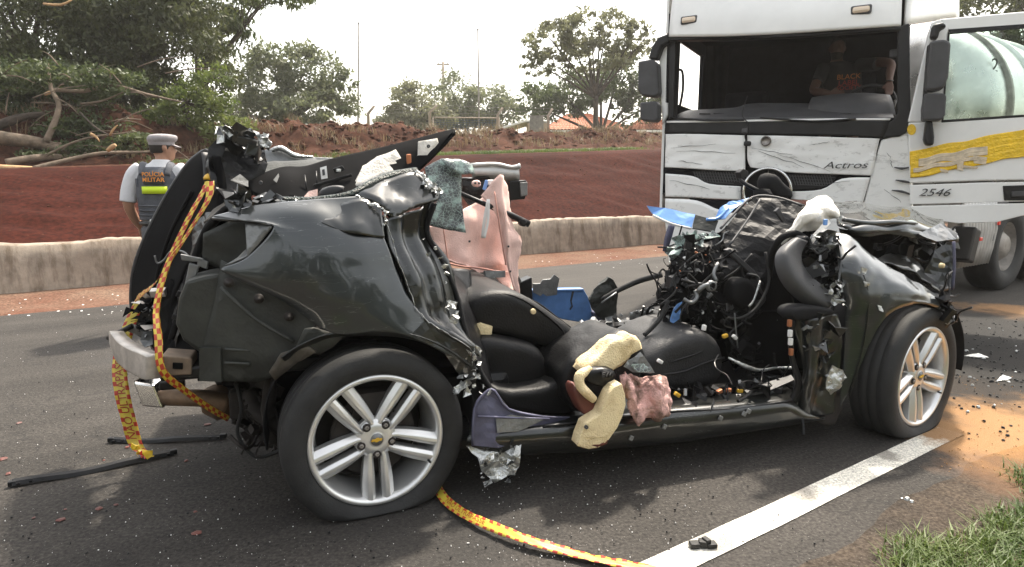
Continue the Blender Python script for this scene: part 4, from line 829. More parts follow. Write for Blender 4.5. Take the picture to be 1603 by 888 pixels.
# ------------------------------------------------------------------ wheels
def make_wheel():
    root = bpy.data.objects.new('wheel', None); COL.objects.link(root); root.parent = car
    # tyre: v axis is local y (negative = outside)
    prof = [(.242, .02), (.250, -.006), (.262, -.018), (.30, -.026), (.335, -.022), (.352, -.008), (.359, .012), (.360, .045), (.354, .048), (.354, .054), (.361, .057), (.361, .098), (.355, .101), (.355, .109), (.361, .112), (.360, .152), (.354, .155), (.354, .161), (.359, .165), (.357, .195), (.348, .215), (.31, .238), (.262, .225), (.245, .20)]
    prof = [(.246 + (r_ - .242) * .86, h_ * (.84 if h_ > 0 else 1)) for r_, h_ in prof]
    v, f = lathe_geo(prof, 128); add('tyre', mesh('tyre', v, f, True), 'rubber', root)
    rim = [(.2595, .004), (.2615, -.010), (.2575, -.017), (.247, -.018), (.239, -.010), (.234, .004), (.231, .03), (.222, .06), (.214, .12), (.224, .19), (.244, .21)]
    v, f = lathe_geo(rim, 96); ro = add('rim', mesh('rim', v, f, True), 'alloy', root)
    v, f = lathe_geo([(.001, .06), (.155, .06), (.165, .066), (.165, .085), (.06, .10)], 48); add('brake_disc', mesh('brake_disc', v, f), 'brake_iron', root)
    v, f = lathe_geo([(.001, .19), (.22, .19)], 40); add('inner_shield', mesh('inner_shield', v, f), 'brake_iron', root)
    a, b_ = box_geo((.0, .075, .13), (.16, .07, .09)); add('brake_caliper', mesh('brake_caliper', a, b_), 'brake_iron', root)
    for k in range(5):
        A = math.radians(270 + 72 * k); er = Vector((math.cos(A), 0, math.sin(A))); et = Vector((-math.sin(A), 0, math.cos(A)))
        V = []; Fc = []
        for sgn in (-1, 1):
            # cross sections: r, centre offset, inner half, outer half width, ridge depth, base depth
            secs = [(.036, .020, .019, .020, .010, .05), (.075, .0305, .0175, .0175, .006, .055), (.12, .0340, .0215, .0215, -.002, .05), (.17, .0362, .0245, .0245, -.007, .045), (.215, .0372, .0250, .0250, -.010, .04), (.243, .0385, .0255, .0255, -.012, .035)]
            base = len(V)
            for r_, c_, hi_, ho_, d_, bd in secs:
                for off, dep in ((-hi_, bd), (-hi_, d_ + .012), (-hi_ * .45, d_), (ho_ * .15, d_ + .001), (ho_, d_ + .020), (ho_, bd)):
                    V.append(er * r_ + et * sgn * (c_ + off) + Vector((0, dep, 0)))
            fs = grid_faces(len(secs), 6)
            Fc += [tuple(base + i for i in (fq if sgn > 0 else fq[::-1])) for fq in fs]
        # web between the two spokes near the hub
        base = len(V)
        for r_, hw, d_ in ((.03, .02, .016), (.06, .022, .020), (.082, .016, .03)):
            V += [er * r_ - et * hw + Vector((0, d_, 0)), er * r_ + et * hw + Vector((0, d_, 0))]
        Fc += [tuple(base + i for i in fq) for fq in grid_faces(3, 2)]
        sp = add('spoke', mesh('spoke', V, Fc), 'alloy', root); bevel(sp, .0025, 2, 25)
        for p in sp.data.polygons: p.use_smooth = True
        sp.data.set_sharp_from_angle(angle=R(28))
        v, f = lathe_geo([(.001, -.012), (.006, -.013), (.0095, -.010), (.0105, .012)], 6); n_ = add('lug_nut', mesh('lug_nut', [p + er * .062 + Vector((0, .014, 0)) for p in v], f), 'old_alloy', sp)
        v, f = lathe_geo([(.001, 0), (.0155, 0), (.0165, .006)], 16); add('lug_recess', mesh('lug_recess', [p + er * .062 + Vector((0, .0045, 0)) for p in v], f), 'brake_iron', sp)
    v, f = lathe_geo([(.001, .001), (.026, .003), (.031, .007), (.034, .006), (.056, .006), (.064, .012), (.076, .016), (.086, .05)], 40); add('hub', mesh('hub', v, f, True), 'alloy', root)
    v, f = lathe_geo([(.001, -.002), (.024, .0), (.026, .006)], 32); add('centre_cap', mesh('centre_cap', v, f, True), 'grey_metal', root)
    m = [(-.02, .0045), (-.006, .0045), (-.004, .008), (.008, .008), (.006, .0045), (.02, .0045), (.016, -.0045), (.005, -.0045), (.003, -.008), (-.009, -.008), (-.007, -.0045), (-.024, -.0045)]
    em = prism('bowtie_emblem', [(x, -.006, z) for x, z in m], (0, .005, 0), 'connector_yellow', root, .001)
    v, f = tube_geo([(.2, .0, -.118), (.204, -.02, -.122)], .004, 6, 1); add('valve', mesh('valve', v, f), 'rubber', root)
    return root
wh = make_wheel(); wh.location = (.005, .02, .292); wh.rotation_euler = (0, 0, R(7))
for c_ in wh.children:
    if not c_.name.startswith('tyre'):
        c_.scale = (.985, 1.0, .985)
def flatten(root, drop):
    """deflated tyre: press the part below the road up and bulge the sidewall"""
    for c in root.children:
        if c.name.startswith('tyre'):
            c.data = c.data.copy()
            for v in c.data.vertices:
                if v.co.z < -drop + .07:
                    k = min(1, max(0, (-drop + .07 - v.co.z) / .10)); rr = math.hypot(v.co.x, v.co.z)
                    if rr > .28 and v.co.y < .09: v.co.y -= .018 * k
                    if rr > .28 and v.co.y > .12: v.co.y += .018 * k
                    v.co.x *= 1 + .05 * k
                    e_ = v.co.z + drop
                    if e_ < .03: v.co.z = -drop + .03 * math.exp((e_ - .03) / .03)
fw = copy_tree(wh, car); fw.location = (2.70, .03, .293); fw.rotation_euler = (0, 0, R(16)); 
for c in list(fw.children): pass
flatten(wh, .290); flatten(fw, .291)
fr_ = copy_tree(wh, car); fr_.location = (0.0, 1.72, .295); fr_.rotation_euler = (0, 0, math.pi); ff_ = copy_tree(wh, car); ff_.location = (2.67, 1.72, .295); ff_.rotation_euler = (0, 0, math.pi + R(6))
for u, nm in ((0, 'wheel_house'), (2.67, 'wheel_house')):
    v, f = lathe_geo([(.40, .10), (.40, .45), (.30, .46), (.02, .46)], 40, 'Y', R(-10), R(190)); o = add(nm, mesh(nm, [p + Vector((u, 0, .34)) for p in v], f, True), 'trim_black', car); solid(o, .006)

# ------------------------------------------------------------------ rear half, near side
dent = lambda a, b: -.012 * math.exp(-((a - .62) ** 2 + (b - .55) ** 2) * 14) + .006 * math.sin(b * 9 + a * 5) * a
cp('quarter_panel', [[(333, 338, .18), (400, 321, .15), (470, 314, .13), (525, 310, .13), (562, 307, .14)],
                     [(372, 343, .11), (425, 338, .085), (490, 336, .06), (545, 342, .07), (589, 345, .09)],
                     [(428, 353, .05), (468, 368, .03), (520, 380, .015), (570, 388, .02), (606, 385, .05)],
                     [(388, 402, .07), (448, 418, .015), (510, 430, -.005), (572, 432, .0), (623, 430, .035)],
                     [(350, 419, .10), (432, 458, .02), (505, 478, -.015), (578, 480, -.015), (652, 482, .01)],
                     [(351, 424, .10), (442, 474, .03), (522, 522, -.015), (622, 521, -.02), (744, 576, .0)]], 'car_paint', k=9, thick=.006, amp=.006, sc=3.2, seed=2, fold=dent)
cp('arch_lip', [[(440, 560, .02), (470, 540, .0), (522, 522, -.015), (622, 520, -.022), (690, 540, -.015), (744, 577, .0)], [(446, 566, .05), (474, 547, .04), (524, 528, .03), (622, 527, .03), (686, 547, .03), (738, 590, .04)]], 'paint_dark', k=6, thick=.005)
cl_('lamp_recess', [(318, 366, .24), (366, 344, .24), (426, 354, .22), (388, 404, .22), (346, 422, .24), (316, 412, .26)], 'inner_steel', thick=.01, amp=.01, seed=3, smooth=True)
cl_('lamp_bracket', [(384, 348, .12), (428, 353, .06), (388, 402, .08), (352, 416, .13), (372, 404, .15), (386, 390, .15)], 'grey_metal', thick=.006, amp=.004, seed=5, smooth=True)
tube('recess_edge', pt((333, 342, .18), (372, 345, .12), (415, 347, .09), (428, 354, .06)), .006, 'paint_dark', car, 6, 4)
for px, py in ((409, 363),): v, f = lathe_geo([(.001, -.004), (.010, -.004), (.014, 0), (.014, .01)], 14); o = add('recess_bolt', mesh('recess_bolt', v, f, True), 'inner_steel', car); o.location = q(px, py, .10)
cl_('rear_side_panel', [(346, 408, .15), (442, 458, .09), (524, 512, .05), (500, 541, .04), (470, 548, .06), (440, 566, .07), (424, 592, .10), (404, 598, .12), (316, 597, .14), (318, 540, .14), (336, 470, .13)], 'inner_steel', thick=.012, cuts=4, amp=.006, sc=6, seed=9, smooth=True)
cprism('rear_corner_block', [(290, 440), (318, 432), (345, 428), (347, 470), (342, 540), (338, 560), (312, 553), (286, 534), (274, 508), (279, 468)], .14, .2, 'inner_steel', bev=.014)
cl_('rear_corner_plate', [(312, 545, .12), (345, 545, .115), (347, 598, .115), (312, 596, .13)], 'inner_steel', thick=.02, amp=.005, seed=4)
for yy in (547, 568):
    tube('pressed_rib', pt((352, yy, .108), (372, yy + 1, .105), (392, yy + 2, .10)), .006, 'inner_steel', car, 6, 2)
tube('panel_step', pt((345, 450, .11), (400, 500, .07), (460, 535, .05)), .008, 'inner_steel', car, 6, 3)
for px, py in ((358, 443), (405, 468), (452, 496), (496, 517)):
    v, f = lathe_geo([(.001, -.014), (.007, -.012), (.008, -.004), (.016, -.002), (.018, .004)], 16); o = add('panel_bolt', mesh('panel_bolt', v, f, True), 'brake_iron', car); o.location = q(px, py, .095 - (px - 358) * .00035)
cl_('liner_flap', [(420, 586, .05), (438, 556, .03), (482, 545, .02), (494, 552, .03), (466, 570, .05), (430, 597, .09)], 'dusty_plastic', thick=.006, amp=.012, seed=3, smooth=True)
cl_('liner_flap', [(462, 548, .02), (476, 516, .02), (490, 514, .03), (538, 528, .02), (520, 545, .02), (500, 556, .04)], 'inner_steel', thick=.006, amp=.008, seed=8, smooth=True)
cl_('inner_side_wall', [(326, 338, .48), (430, 326, .44), (560, 318, .36), (612, 345, .30), (668, 365, .34), (716, 462, .32), (736, 545, .26), (700, 560, .40), (560, 545, .46), (440, 590, .46), (310, 596, .46), (300, 470, .46)], 'matte_black', thick=.02, cuts=2)
tube('aperture_seal', pt((362, 322, .22), (346, 334, .24), (322, 362, .28), (300, 420, .32), (284, 480, .34), (268, 530, .36)), [.013, .014, .015, .015, .014, .012], 'trim_black', car, 8, 5)
cl_('aperture_panel', [(352, 332, .30), (322, 362, .36), (300, 420, .40), (285, 480, .42), (270, 545, .45), (235, 548, .8), (232, 500, .9), (250, 430, .8), (280, 370, .7), (320, 335, .5)], 'satin_black', thick=.01, amp=.02, seed=6)
for pts in ([(282, 398), (318, 405), (322, 412), (284, 408)], [(296, 412), (312, 416), (300, 452), (288, 450)], [(310, 404), (326, 410), (324, 422), (308, 416)], [(278, 455), (292, 458), (288, 468), (274, 464)], [(270, 492), (288, 498), (286, 504), (268, 500)]):
    cprism('latch_bracket', pts, .24, .02, 'grey_metal' if pts[0][0] > 280 else 'black_plastic', bev=.003)
tube('latch_wire', pt((242, 400, .5), (246, 412, .5), (256, 408, .5), (270, 392, .45), (290, 396, .4), (300, 412, .35)), .004, 'grey_metal', car, 5, 4)
# tailgate hanging behind
tg = cp('tailgate', [[(323, 236, .75), (331, 238, .62), (338, 246, .52)], [(292, 264, .85), (318, 275, .65), (346, 300, .48)], [(252, 328, .95), (290, 340, .7), (338, 345, .45)], [(217, 408, 1.05), (258, 415, .8), (300, 410, .5)], [(209, 468, 1.1), (238, 478, .85), (272, 480, .55)], [(214, 505, 1.1), (236, 520, .9), (258, 525, .65)]], 'matte_black', k=6, thick=.03, amp=.012, sc=4, seed=4)
tube('edge_trim', pt((326, 238, .70), (316, 240, .78), (290, 264, .86), (250, 328, .96), (214, 408, 1.06), (206, 468, 1.11), (212, 506, 1.11)), [.012, .013, .012, .012, .012, .012, .01], 'grey_plastic', tg, 8, 5)
tube('strap_band', pt((322, 240, .6), (325, 262, .58), (326, 285, .56)), .022, 'grey_plastic', tg, 8, 3, .4)
tube('tape_ring', pt((322, 277, .53), (327, 276, .52), (331, 278, .53)), .018, 'connector_yellow', tg, 8, 2, .4)
tube('gate_crease', pt((300, 300, .66), (268, 362, .74), (246, 430, .82), (238, 480, .8)), .008, 'trim_black', tg, 6, 4)
# crumpled roof remnant at the top rear
cl_('roof_remnant', [(330, 232, .52), (344, 216, .55), (366, 208, .6), (392, 214, .62), (412, 224, .62), (416, 258, .6), (402, 292, .55), (384, 316, .5), (350, 320, .46), (336, 300, .46), (327, 262, .5)], 'satin_black', thick=.02, cuts=4, amp=.05, sc=4, seed=14)
cl_('roof_remnant', [(344, 232, .70), (372, 224, .72), (400, 232, .72), (402, 280, .7), (370, 300, .66), (346, 290, .64)], 'satin_black', thick=.02, amp=.03, sc=4, seed=15)
clutter('crumpled_metal', [(336, 214), (345, 200), (378, 200), (400, 208), (424, 216), (424, 236), (400, 232), (380, 212), (345, 226)], .5, .64, 16, 'torn_metal', 11, .018, 'pss')
clutter('crumpled_metal', [(338, 205), (378, 202), (404, 214), (414, 240), (404, 262), (386, 236), (360, 214)], .48, .62, 22, 'paint_dark', 12, .030, 'psb')
cl_('torn_flap', [(338, 200, .5), (346, 198, .5), (350, 226, .5), (336, 226, .5)], 'torn_metal', thick=.006, amp=.03, sc=14, seed=2); cl_('torn_flap', [(398, 214, .55), (412, 212, .55), (424, 226, .56), (418, 238, .56), (404, 230, .55)], 'torn_metal', thick=.006, amp=.035, sc=14, seed=3)
cl_('torn_flap', [(352, 206, .5), (376, 200, .52), (388, 212, .54), (380, 232, .54), (356, 222, .5)], 'paint_dark', thick=.006, amp=.05, sc=12, seed=7)
cl_('white_lining', [(360, 282, .45), (375, 273, .46), (388, 284, .46), (388, 293, .45)], 'felt', thick=.006, amp=.01, seed=5)
cp('load_liner', [[(332, 330, .42), (350, 318, .46), (380, 316, .5), (400, 318, .5)], [(318, 348, .34), (340, 335, .34), (372, 330, .34), (400, 322, .34)]], 'dusty_plastic', k=4, thick=.006, amp=.01)
clutter('belt_fragments', [(352, 318), (372, 308), (430, 312), (470, 309), (468, 316), (400, 322), (356, 332)], .14, .3, 20, 'torn_metal', 15, .012, 'ps'); clutter('belt_fragments', [(345, 326), (372, 300), (410, 308), (470, 308), (440, 318), (380, 324)], .16, .34, 34, 'paint_dark', 16, .026, 'psb')
# far-side rear roof edge
cp('roof_edge', [[(412, 234, 1.3), (440, 232, 1.3), (480, 243, 1.3), (530, 246, 1.3), (566, 244, 1.3)], [(414, 248, 1.28), (445, 248, 1.28), (482, 252, 1.28), (530, 254, 1.28), (566, 252, 1.28)], [(408, 268, 1.25), (445, 266, 1.25), (482, 268, 1.25), (530, 264, 1.25), (566, 258, 1.25)]], 'grey_metal', k=5, thick=.01, amp=.02, sc=6, seed=6)
tube('torn_rim', pt((425, 236, 1.27), (440, 232, 1.27), (462, 244, 1.27), (490, 246, 1.27)), [.012, .014, .012, .006], 'torn_metal', car, 6, 4)
cp('inner_roof_panel', [[(398, 255, 1.0), (440, 252, 1.0), (520, 250, 1.0)], [(396, 276, .9), (440, 268, .9), (520, 258, .9)]], 'inner_steel', k=5, thick=.01, amp=.01)
# long black pillar trim standing up
tr = cp('pillar_trim', [[(389, 283, .62), (440, 265, .62), (478, 263, .62), (520, 251, .60), (612, 230, .56), (700, 207, .52), (713, 206, .50)], [(388, 290, .55), (440, 282, .50), (480, 283, .50), (530, 272, .48), (620, 248, .47), (690, 222, .47), (711, 209, .48)], [(394, 302, .48), (436, 317, .40), (482, 318, .36), (556, 304, .33), (630, 284, .38), (676, 248, .43), (706, 213, .47)]], 'matte_black', k=6, thick=.018)
cl_('insulation', [(549, 299, .36), (567, 261, .44), (589, 246, .46), (619, 234, .47), (630, 254, .44), (641, 260, .43), (652, 268, .42), (628, 270, .41), (596, 279, .38), (560, 292, .36)], 'felt', tr, thick=.012, amp=.014, sc=11, seed=2, smooth=True)
cl_('insulation', [(641, 260, .425), (654, 243, .44), (654, 222, .455), (684, 217, .46), (686, 224, .455), (670, 246, .43), (652, 268, .42)], 'felt', tr, thick=.010, amp=.008, sc=11, seed=4, smooth=True)
cl_('paper_label', [(501, 263, .455), (511, 260, .455), (513, 279, .44), (503, 281, .44)], 'paper_white', tr, thick=.003, cuts=0); cl_('label_print', [(504, 266, .445), (508, 265, .445), (509, 274, .435), (505, 275, .435)], 'letter_dark', tr, thick=.002, cuts=0)
cprism('coat_hook', [(521, 264), (536, 259), (540, 265), (536, 268), (524, 272)], .42, .02, 'satin_black', tr, .003); box('hook_clip', q(530, 267, .40), (.018, .01, .012), 'torn_metal', tr, None, .003)
cprism('belt_slot', [(490, 289), (550, 272), (552, 276), (494, 293)], .40, .012, 'satin_black', tr, .002); tube('trim_rib', pt((477, 274, .47), (480, 297, .42)), .003, 'satin_black', tr, 5, 1); tube('trim_rib', pt((495, 268, .47), (496, 288, .43)), .003, 'satin_black', tr, 5, 1)
for px, py in ((408, 286), (456, 286), (671, 229)): v, f = lathe_geo([(.001, 0), (.007, 0), (.008, .006)], 10); o = add('clip_hole', mesh('clip_hole', v, f), 'grey_plastic', tr); o.location = q(px, py, .475 if px < 600 else .43)
cl_('torn_hole', [(428, 282, .48), (436, 272, .49), (437, 276, .485), (433, 286, .475)], 'felt', tr, thick=.004, cuts=1)
cl_('pink_lining', [(474, 310, .32), (482, 300, .33), (496, 297, .33), (495, 311, .31)], 'cloth_pink', thick=.006, amp=.01); cushion('speaker_cover', [(495, 311), (497, 297), (512, 291), (530, 289), (545, 292), (540, 300), (520, 308)], .30, .05, 'grey_plastic', r=.012)
box('metal_clip', q(640, 251, .43), (.02, .015, .05), 'copper', tr, None, .004)
# window seal with glass crumbs, C pillar, torn seam
tube('glass_seal', pt((440, 313, .2), (480, 314, .19), (520, 311, .18), (552, 304, .17), (580, 289, .2), (614, 276, .24), (652, 268, .28)), [.012, .014, .015, .015, .018, .02, .016], 'glass_crumbs', car, 8, 6)
cl_('c_pillar', [(556, 305, .16), (600, 284, .2), (640, 271, .24), (654, 272, .26), (676, 288, .27), (690, 302, .26), (684, 315, .22), (650, 325, .16), (614, 343, .1), (592, 320, .1), (570, 312, .12)], 'paint_dark', thick=.02, cuts=4, amp=.010, sc=5, seed=4, smooth=True)
cp('folded_flap', [[(530, 320, .11), (552, 312, .10), (575, 312, .10), (598, 322, .10)], [(524, 338, .06), (546, 352, .03), (575, 346, .05), (600, 348, .07)], [(490, 345, .05), (540, 362, .02), (575, 368, .03), (603, 372, .05)]], 'paint_dark', k=5, thick=.006, amp=.016, sc=7, seed=9)
def tear(name, pts, r=.007, mt='torn_metal', amp=.006):
    P = spline(pt(*pts), 8); P = [p + Vector([random.uniform(-amp, amp) for _ in range(3)]) for p in P]
    v, f = tube_geo(P, [r * .55 * random.uniform(.2, 1.5) for _ in P], 5, 1); return add(name, mesh(name, v, f), mt, car)
random.seed(12)
tear('torn_edge', [(558, 306, .12), (574, 316, .10), (590, 322, .08), (603, 330, .07), (604, 342, .06), (600, 352, .06)], .008)
tear('torn_edge', [(602, 344, .06), (614, 372, .045), (622, 405, .03), (636, 440, .025), (650, 478, .01)], .0025, amp=.002); tear('torn_edge', [(650, 480, .005), (668, 502, .0), (700, 522, -.01), (735, 545, -.01), (746, 562, -.005)], .004, 'grey_metal', .003)
tear('torn_edge', [(650, 268, .25), (662, 274, .24), (668, 286, .23), (678, 298, .23), (692, 298, .24)], .009)
clutter('torn_bits', [(655, 272), (680, 282), (694, 300), (684, 306), (668, 296)], .2, .25, 10, 'torn_metal', 21, .013, 'ps'); clutter('torn_bits', [(735, 545), (750, 540), (752, 600), (742, 590)], -.02, .05, 16, 'torn_metal', 22, .016, 'ps'); clutter('torn_bits', [(700, 600), (730, 585), (772, 612), (740, 628), (712, 625)], -.03, .05, 20, 'torn_metal', 23, .016, 'ps')
clutter('torn_bits', [(690, 470), (712, 470), (722, 500), (708, 505)], .0, .08, 9, 'torn_metal', 24, .014, 'ps'); clutter('torn_bits', [(612, 320), (640, 350), (700, 450), (700, 400), (640, 340)], .05, .12, 8, 'torn_metal', 25, .010, 'ps')
flute = lambda a, b: .014 * math.sin(b * 16 + a * 3) + .01 * math.sin(a * 11)
jm = cp('door_jamb', [[(606, 342, .075), (640, 334, .13), (676, 316, .2)], [(618, 388, .05), (645, 378, .13), (669, 361, .22)], [(634, 430, .03), (666, 424, .11), (696, 408, .21)], [(650, 472, .015), (686, 470, .09), (715, 462, .19)], [(668, 502, .0), (706, 508, .07), (730, 524, .15)], [(738, 548, -.005), (745, 552, .03), (752, 556, .08)]], 'paint_dark', k=8, thick=.008, amp=.012, sc=6, seed=6, fold=flute)
tube('door_seal', pt((680, 318, .19), (668, 362, .21), (690, 405, .2), (714, 462, .18), (730, 525, .15), (756, 590, .12), (800, 650, .1)), .012, 'trim_black', car, 8, 6)
for pts, mt_ in (([(640, 448, .02), (660, 450, .03), (656, 466, .03), (646, 466, .02)], 'inner_steel'), ([(700, 470, .06), (716, 474, .1), (712, 486, .1), (702, 482, .06)], 'torn_metal')): cl_('striker_plate', pts, mt_, thick=.008, amp=.008, sc=14)
cl_('sill_cover', [(664, 504, .0), (735, 548, .0), (744, 576, .0), (745, 610, .03), (720, 590, .02), (690, 548, -.01), (640, 526, -.02)], 'paint_dark', thick=.008, amp=.012, sc=8, seed=7)
# ------------------------------------------------------------------ rear underside: beam, exhaust, axle
bm_ = cp('bumper_beam', [[(192, 518, .62), (204, 531, .46), (224, 543, .30), (252, 554, .15)], [(192, 534, .62), (205, 548, .46), (225, 561, .30), (252, 573, .15)], [(199, 554, .62), (210, 567, .46), (228, 580, .30), (252, 592, .15)]], 'bare_beam', k=5, thick=.05, amp=.004, sc=9, off=-1.0)
cprism('beam_mount', [(252, 557), (298, 560), (301, 564), (300, 587), (252, 589)], .19, .12, 'tan_steel', bev=.005); cprism('mount_slot', [(270, 568), (286, 569), (286, 579), (270, 578)], .185, .02, 'matte_black', bev=.002)
v, f = lathe_geo([(.012, -.012), (.02, -.004), (.02, .01)], 16); o = add('beam_socket', mesh('beam_socket', v, f, True), 'chrome', bm_); o.location = q(246, 567, .15)
clutter('latch_parts', [(205, 485), (235, 470), (262, 490), (268, 540), (250, 552), (215, 525)], .6, .9, 22, 'grey_metal', 31, .03, 'bp'); clutter('latch_parts', [(205, 485), (235, 470), (262, 490), (268, 540), (250, 552), (215, 525)], .65, 1.0, 46, 'matte_black', 32, .024, 'bpt'); clutter('latch_parts', [(212, 475), (262, 440), (275, 470), (262, 530), (225, 520)], .55, .8, 14, 'bare_beam', 33, .03, 'bp')
cl_('rear_floor_edge', [(210, 470, .95), (265, 440, .6), (290, 480, .5), (300, 555, .35), (250, 556, .5), (205, 520, 1.0)], 'matte_black', thick=.02, amp=.03, sc=7, seed=8)
tube('broken_bar', pt((170, 529, .9), (188, 520, .8), (206, 511, .75)), .012, 'black_plastic', car, 8, 2)
bx = [q(x, y, .50) for x, y in ((207, 598), (241, 603), (256, 640), (222, 637))]
prism('exhaust_tip', bx, (0.02, .12, 0), 'chrome', car, .008)
tube('exhaust_pipe', pt((244, 622, .55), (285, 623, .5), (320, 624, .48), (352, 632, .5)), [.033, .034, .036, .05], 'rust_pipe', car, 12, 4); tube('muffler', pt((318, 628, .62), (345, 628, .62), (372, 632, .62)), [.05, .085, .06], 'rust_pipe', car, 14, 4)
tube('trailing_arm', pt((470, 690, .15), (425, 660, .3), (400, 640, .4), (390, 615, .45)), [.035, .03, .035, .04], 'brake_iron', car, 8, 4); tube('shock_absorber', pt((425, 590, .3), (420, 640, .3), (432, 690, .3)), [.022, .03, .03], 'brake_iron', car, 10, 2); tube('brake_hose', pt((370, 600, .35), (378, 640, .32), (372, 680, .32), (400, 715, .3), (440, 705, .25)), .008, 'rubber', car, 6, 5)
box('hanger_bracket', q(372, 632, .45), (.06, .06, .12), 'brake_iron', car, None, .01); box('tow_eye', q(270, 602, .42), (.09, .04, .035), 'black_plastic', car, None, .008)
clutter('underbody_parts', [(360, 598), (440, 590), (450, 700), (400, 705), (372, 650)], .35, .6, 60, 'brake_iron', 34, .05, 'bptp')
cl_('underbody_shield', [(330, 600, .6), (450, 590, .5), (440, 680, .55), (380, 660, .6)], 'satin_black', thick=.02, amp=.03, seed=8)
box('rear_axle', (0.0, .86, .30), (.16, 1.3, .10), 'brake_iron', car, None, .03); box('boot_floor', (-.35, .92, .56), (.8, 1.45, .05), 'satin_black', car, None, .01); box('fuel_tank', (.35, .9, .33), (.55, 1.2, .2), 'satin_black', car, None, .04)
# ------------------------------------------------------------------ passenger cell
box('floor_pan', (1.25, .9, .20), (1.9, 1.62, .05), 'satin_black', car, None, .01); box('floor_tunnel', (1.4, .9, .30), (1.7, .24, .2), 'vinyl', car, None, .05)
cp('sill', [[(735, 668, .16), (900, 650, .16), (1060, 628, .16), (1240, 606, .16)], [(735, 676, .02), (900, 662, .02), (1060, 642, .02), (1240, 626, .02)], [(740, 700, .0), (900, 688, -.01), (1060, 672, -.005), (1262, 645, .0)], [(830, 712, .03), (940, 704, .03), (1080, 690, .03), (1290, 657, .03)], [(830, 705, .2), (940, 696, .2), (1080, 680, .2), (1290, 650, .2)]], 'paint_dark', k=6, thick=.01, amp=.008, sc=5, seed=3)
tube('sill_seam', pt((850, 668, .01), (960, 655, .01), (1057, 644, .01), (1150, 640, .01), (1240, 627, .01)), .006, 'satin_black', car, 6, 4); tube('sill_seam', pt((1000, 640, .1), (1120, 634, .06), (1238, 621, .06)), .005, 'grey_metal', car, 6, 4)
for x, y in ((1040, 668), (1128, 655), (1165, 648), (1172, 644), (988, 686)): box('sill_clip', q(x, y, -.012), (.02, .01, .022), 'grey_metal', car, Matrix.Rotation(.5, 3, 'Y'), .003)
cl_('jamb_plate', [(740, 698, -.01), (744, 640, .0), (760, 616, .02), (774, 613, .02), (796, 641, .02), (840, 652, .03), (892, 654, .05), (860, 664, .04), (815, 692, .0), (780, 702, -.01)], 'primer_blue', thick=.008, cuts=3, amp=.008, sc=9, seed=3)
cl_('plate_recess', [(776, 656, -.004), (800, 650, .0), (850, 658, .015), (812, 676, -.004), (778, 678, -.012)], 'grey_metal', thick=.004, amp=.004, seed=3)
tube('plate_edge', pt((740, 698, -.02), (743, 640, -.01), (760, 615, .01), (774, 612, .01), (796, 641, .01), (850, 653, .03)), .006, 'primer_blue', car, 6, 3); tube('plate_edge', pt((748, 652, -.015), (800, 654, .0), (860, 656, .03)), .005, 'primer_blue', car, 6, 3)
cl_('torn_jamb_metal', [(728, 706, -.01), (770, 704, -.02), (800, 694, -.02), (824, 678, -.01), (815, 700, -.03), (812, 720, -.04), (806, 748, -.03), (790, 752, -.03), (772, 762, -.02), (752, 745, -.02), (746, 722, -.02)], 'torn_metal', thick=.006, cuts=4, amp=.04, sc=12, seed=9, jag=.004)
clutter('torn_bits', [(742, 715), (812, 700), (806, 752), (772, 766), (750, 748)], -.05, .0, 12, 'torn_metal', 41, .014, 'ps'); clutter('torn_bits', [(735, 700), (822, 684), (805, 745), (772, 755)], -.03, .02, 8, 'paint_dark', 42, .02, 'ps')
# rear bench: squab folded forward over the cushion
sb = cushion('rear_seat_back', [(730, 480), (745, 464), (775, 456), (806, 459), (836, 472), (868, 494), (900, 516), (918, 540), (922, 560), (905, 574), (880, 560), (862, 546), (842, 542), (800, 530), (752, 522), (732, 508)], .40, .85, 'vinyl', r=.06, amp=.006, sc=4, cuts=3)
tube('piping', pt((742, 472, .42), (775, 461, .42), (810, 466, .41), (850, 490, .40), (882, 520, .40), (880, 545, .40)), .005, 'trim_black', sb, 6, 5); tube('piping', pt((800, 460, .6), (840, 474, .6), (875, 500, .6), (905, 522, .6)), .006, 'trim_black', sb, 6, 4)
v, f = lathe_geo([(.014, .012), (.016, -.0), (.024, 0), (.026, .012)], 20, 'Z'); o = add('headrest_socket', mesh('headrest_socket', v, f, True), 'satin_black', sb); o.location = q(780, 461, .55)
v, f = lathe_geo([(.001, -.006), (.012, -.004), (.013, .01)], 16); o = add('torn_hole', mesh('torn_hole', v, f), 'foam_yellow', sb); o.location = q(835, 488, .385)
cushion('rear_seat_cushion', [(742, 536), (760, 528), (800, 534), (845, 545), (858, 562), (860, 600), (850, 620), (800, 618), (762, 600), (746, 570)], .32, .9, 'vinyl', r=.06, amp=.006, sc=4, cuts=3)
cushion('rear_floor_cover', [(762, 602), (800, 616), (860, 606), (900, 585), (930, 600), (920, 640), (880, 652), (820, 648), (785, 635)], .2, .8, 'vinyl', r=.05, amp=.01, sc=5)
cl_('exposed_foam', [(738, 512, .39), (752, 506, .39), (770, 512, .39), (768, 524, .39), (742, 524, .39)], 'foam_yellow', thick=.02, amp=.01); cl_('exposed_foam', [(858, 552, .38), (864, 549, .38), (880, 570, .38), (872, 582, .38), (862, 580, .38)], 'foam_yellow', thick=.02, amp=.01)
cl_('side_trim', [(700, 420, .6), (735, 424, .7), (738, 460, .6), (752, 530, .35), (772, 606, .25), (756, 600, .2), (735, 545, .2), (716, 470, .28)], 'satin_black', thick=.02, amp=.012, sc=6, seed=2, smooth=True)
cl_('seat_shell', [(700, 422, 1.2), (800, 424, 1.4), (815, 440, 1.4), (800, 470, 1.2), (740, 480, 1.0), (720, 470, .9)], 'trim_black', thick=.02, amp=.02, sc=5, seed=4)
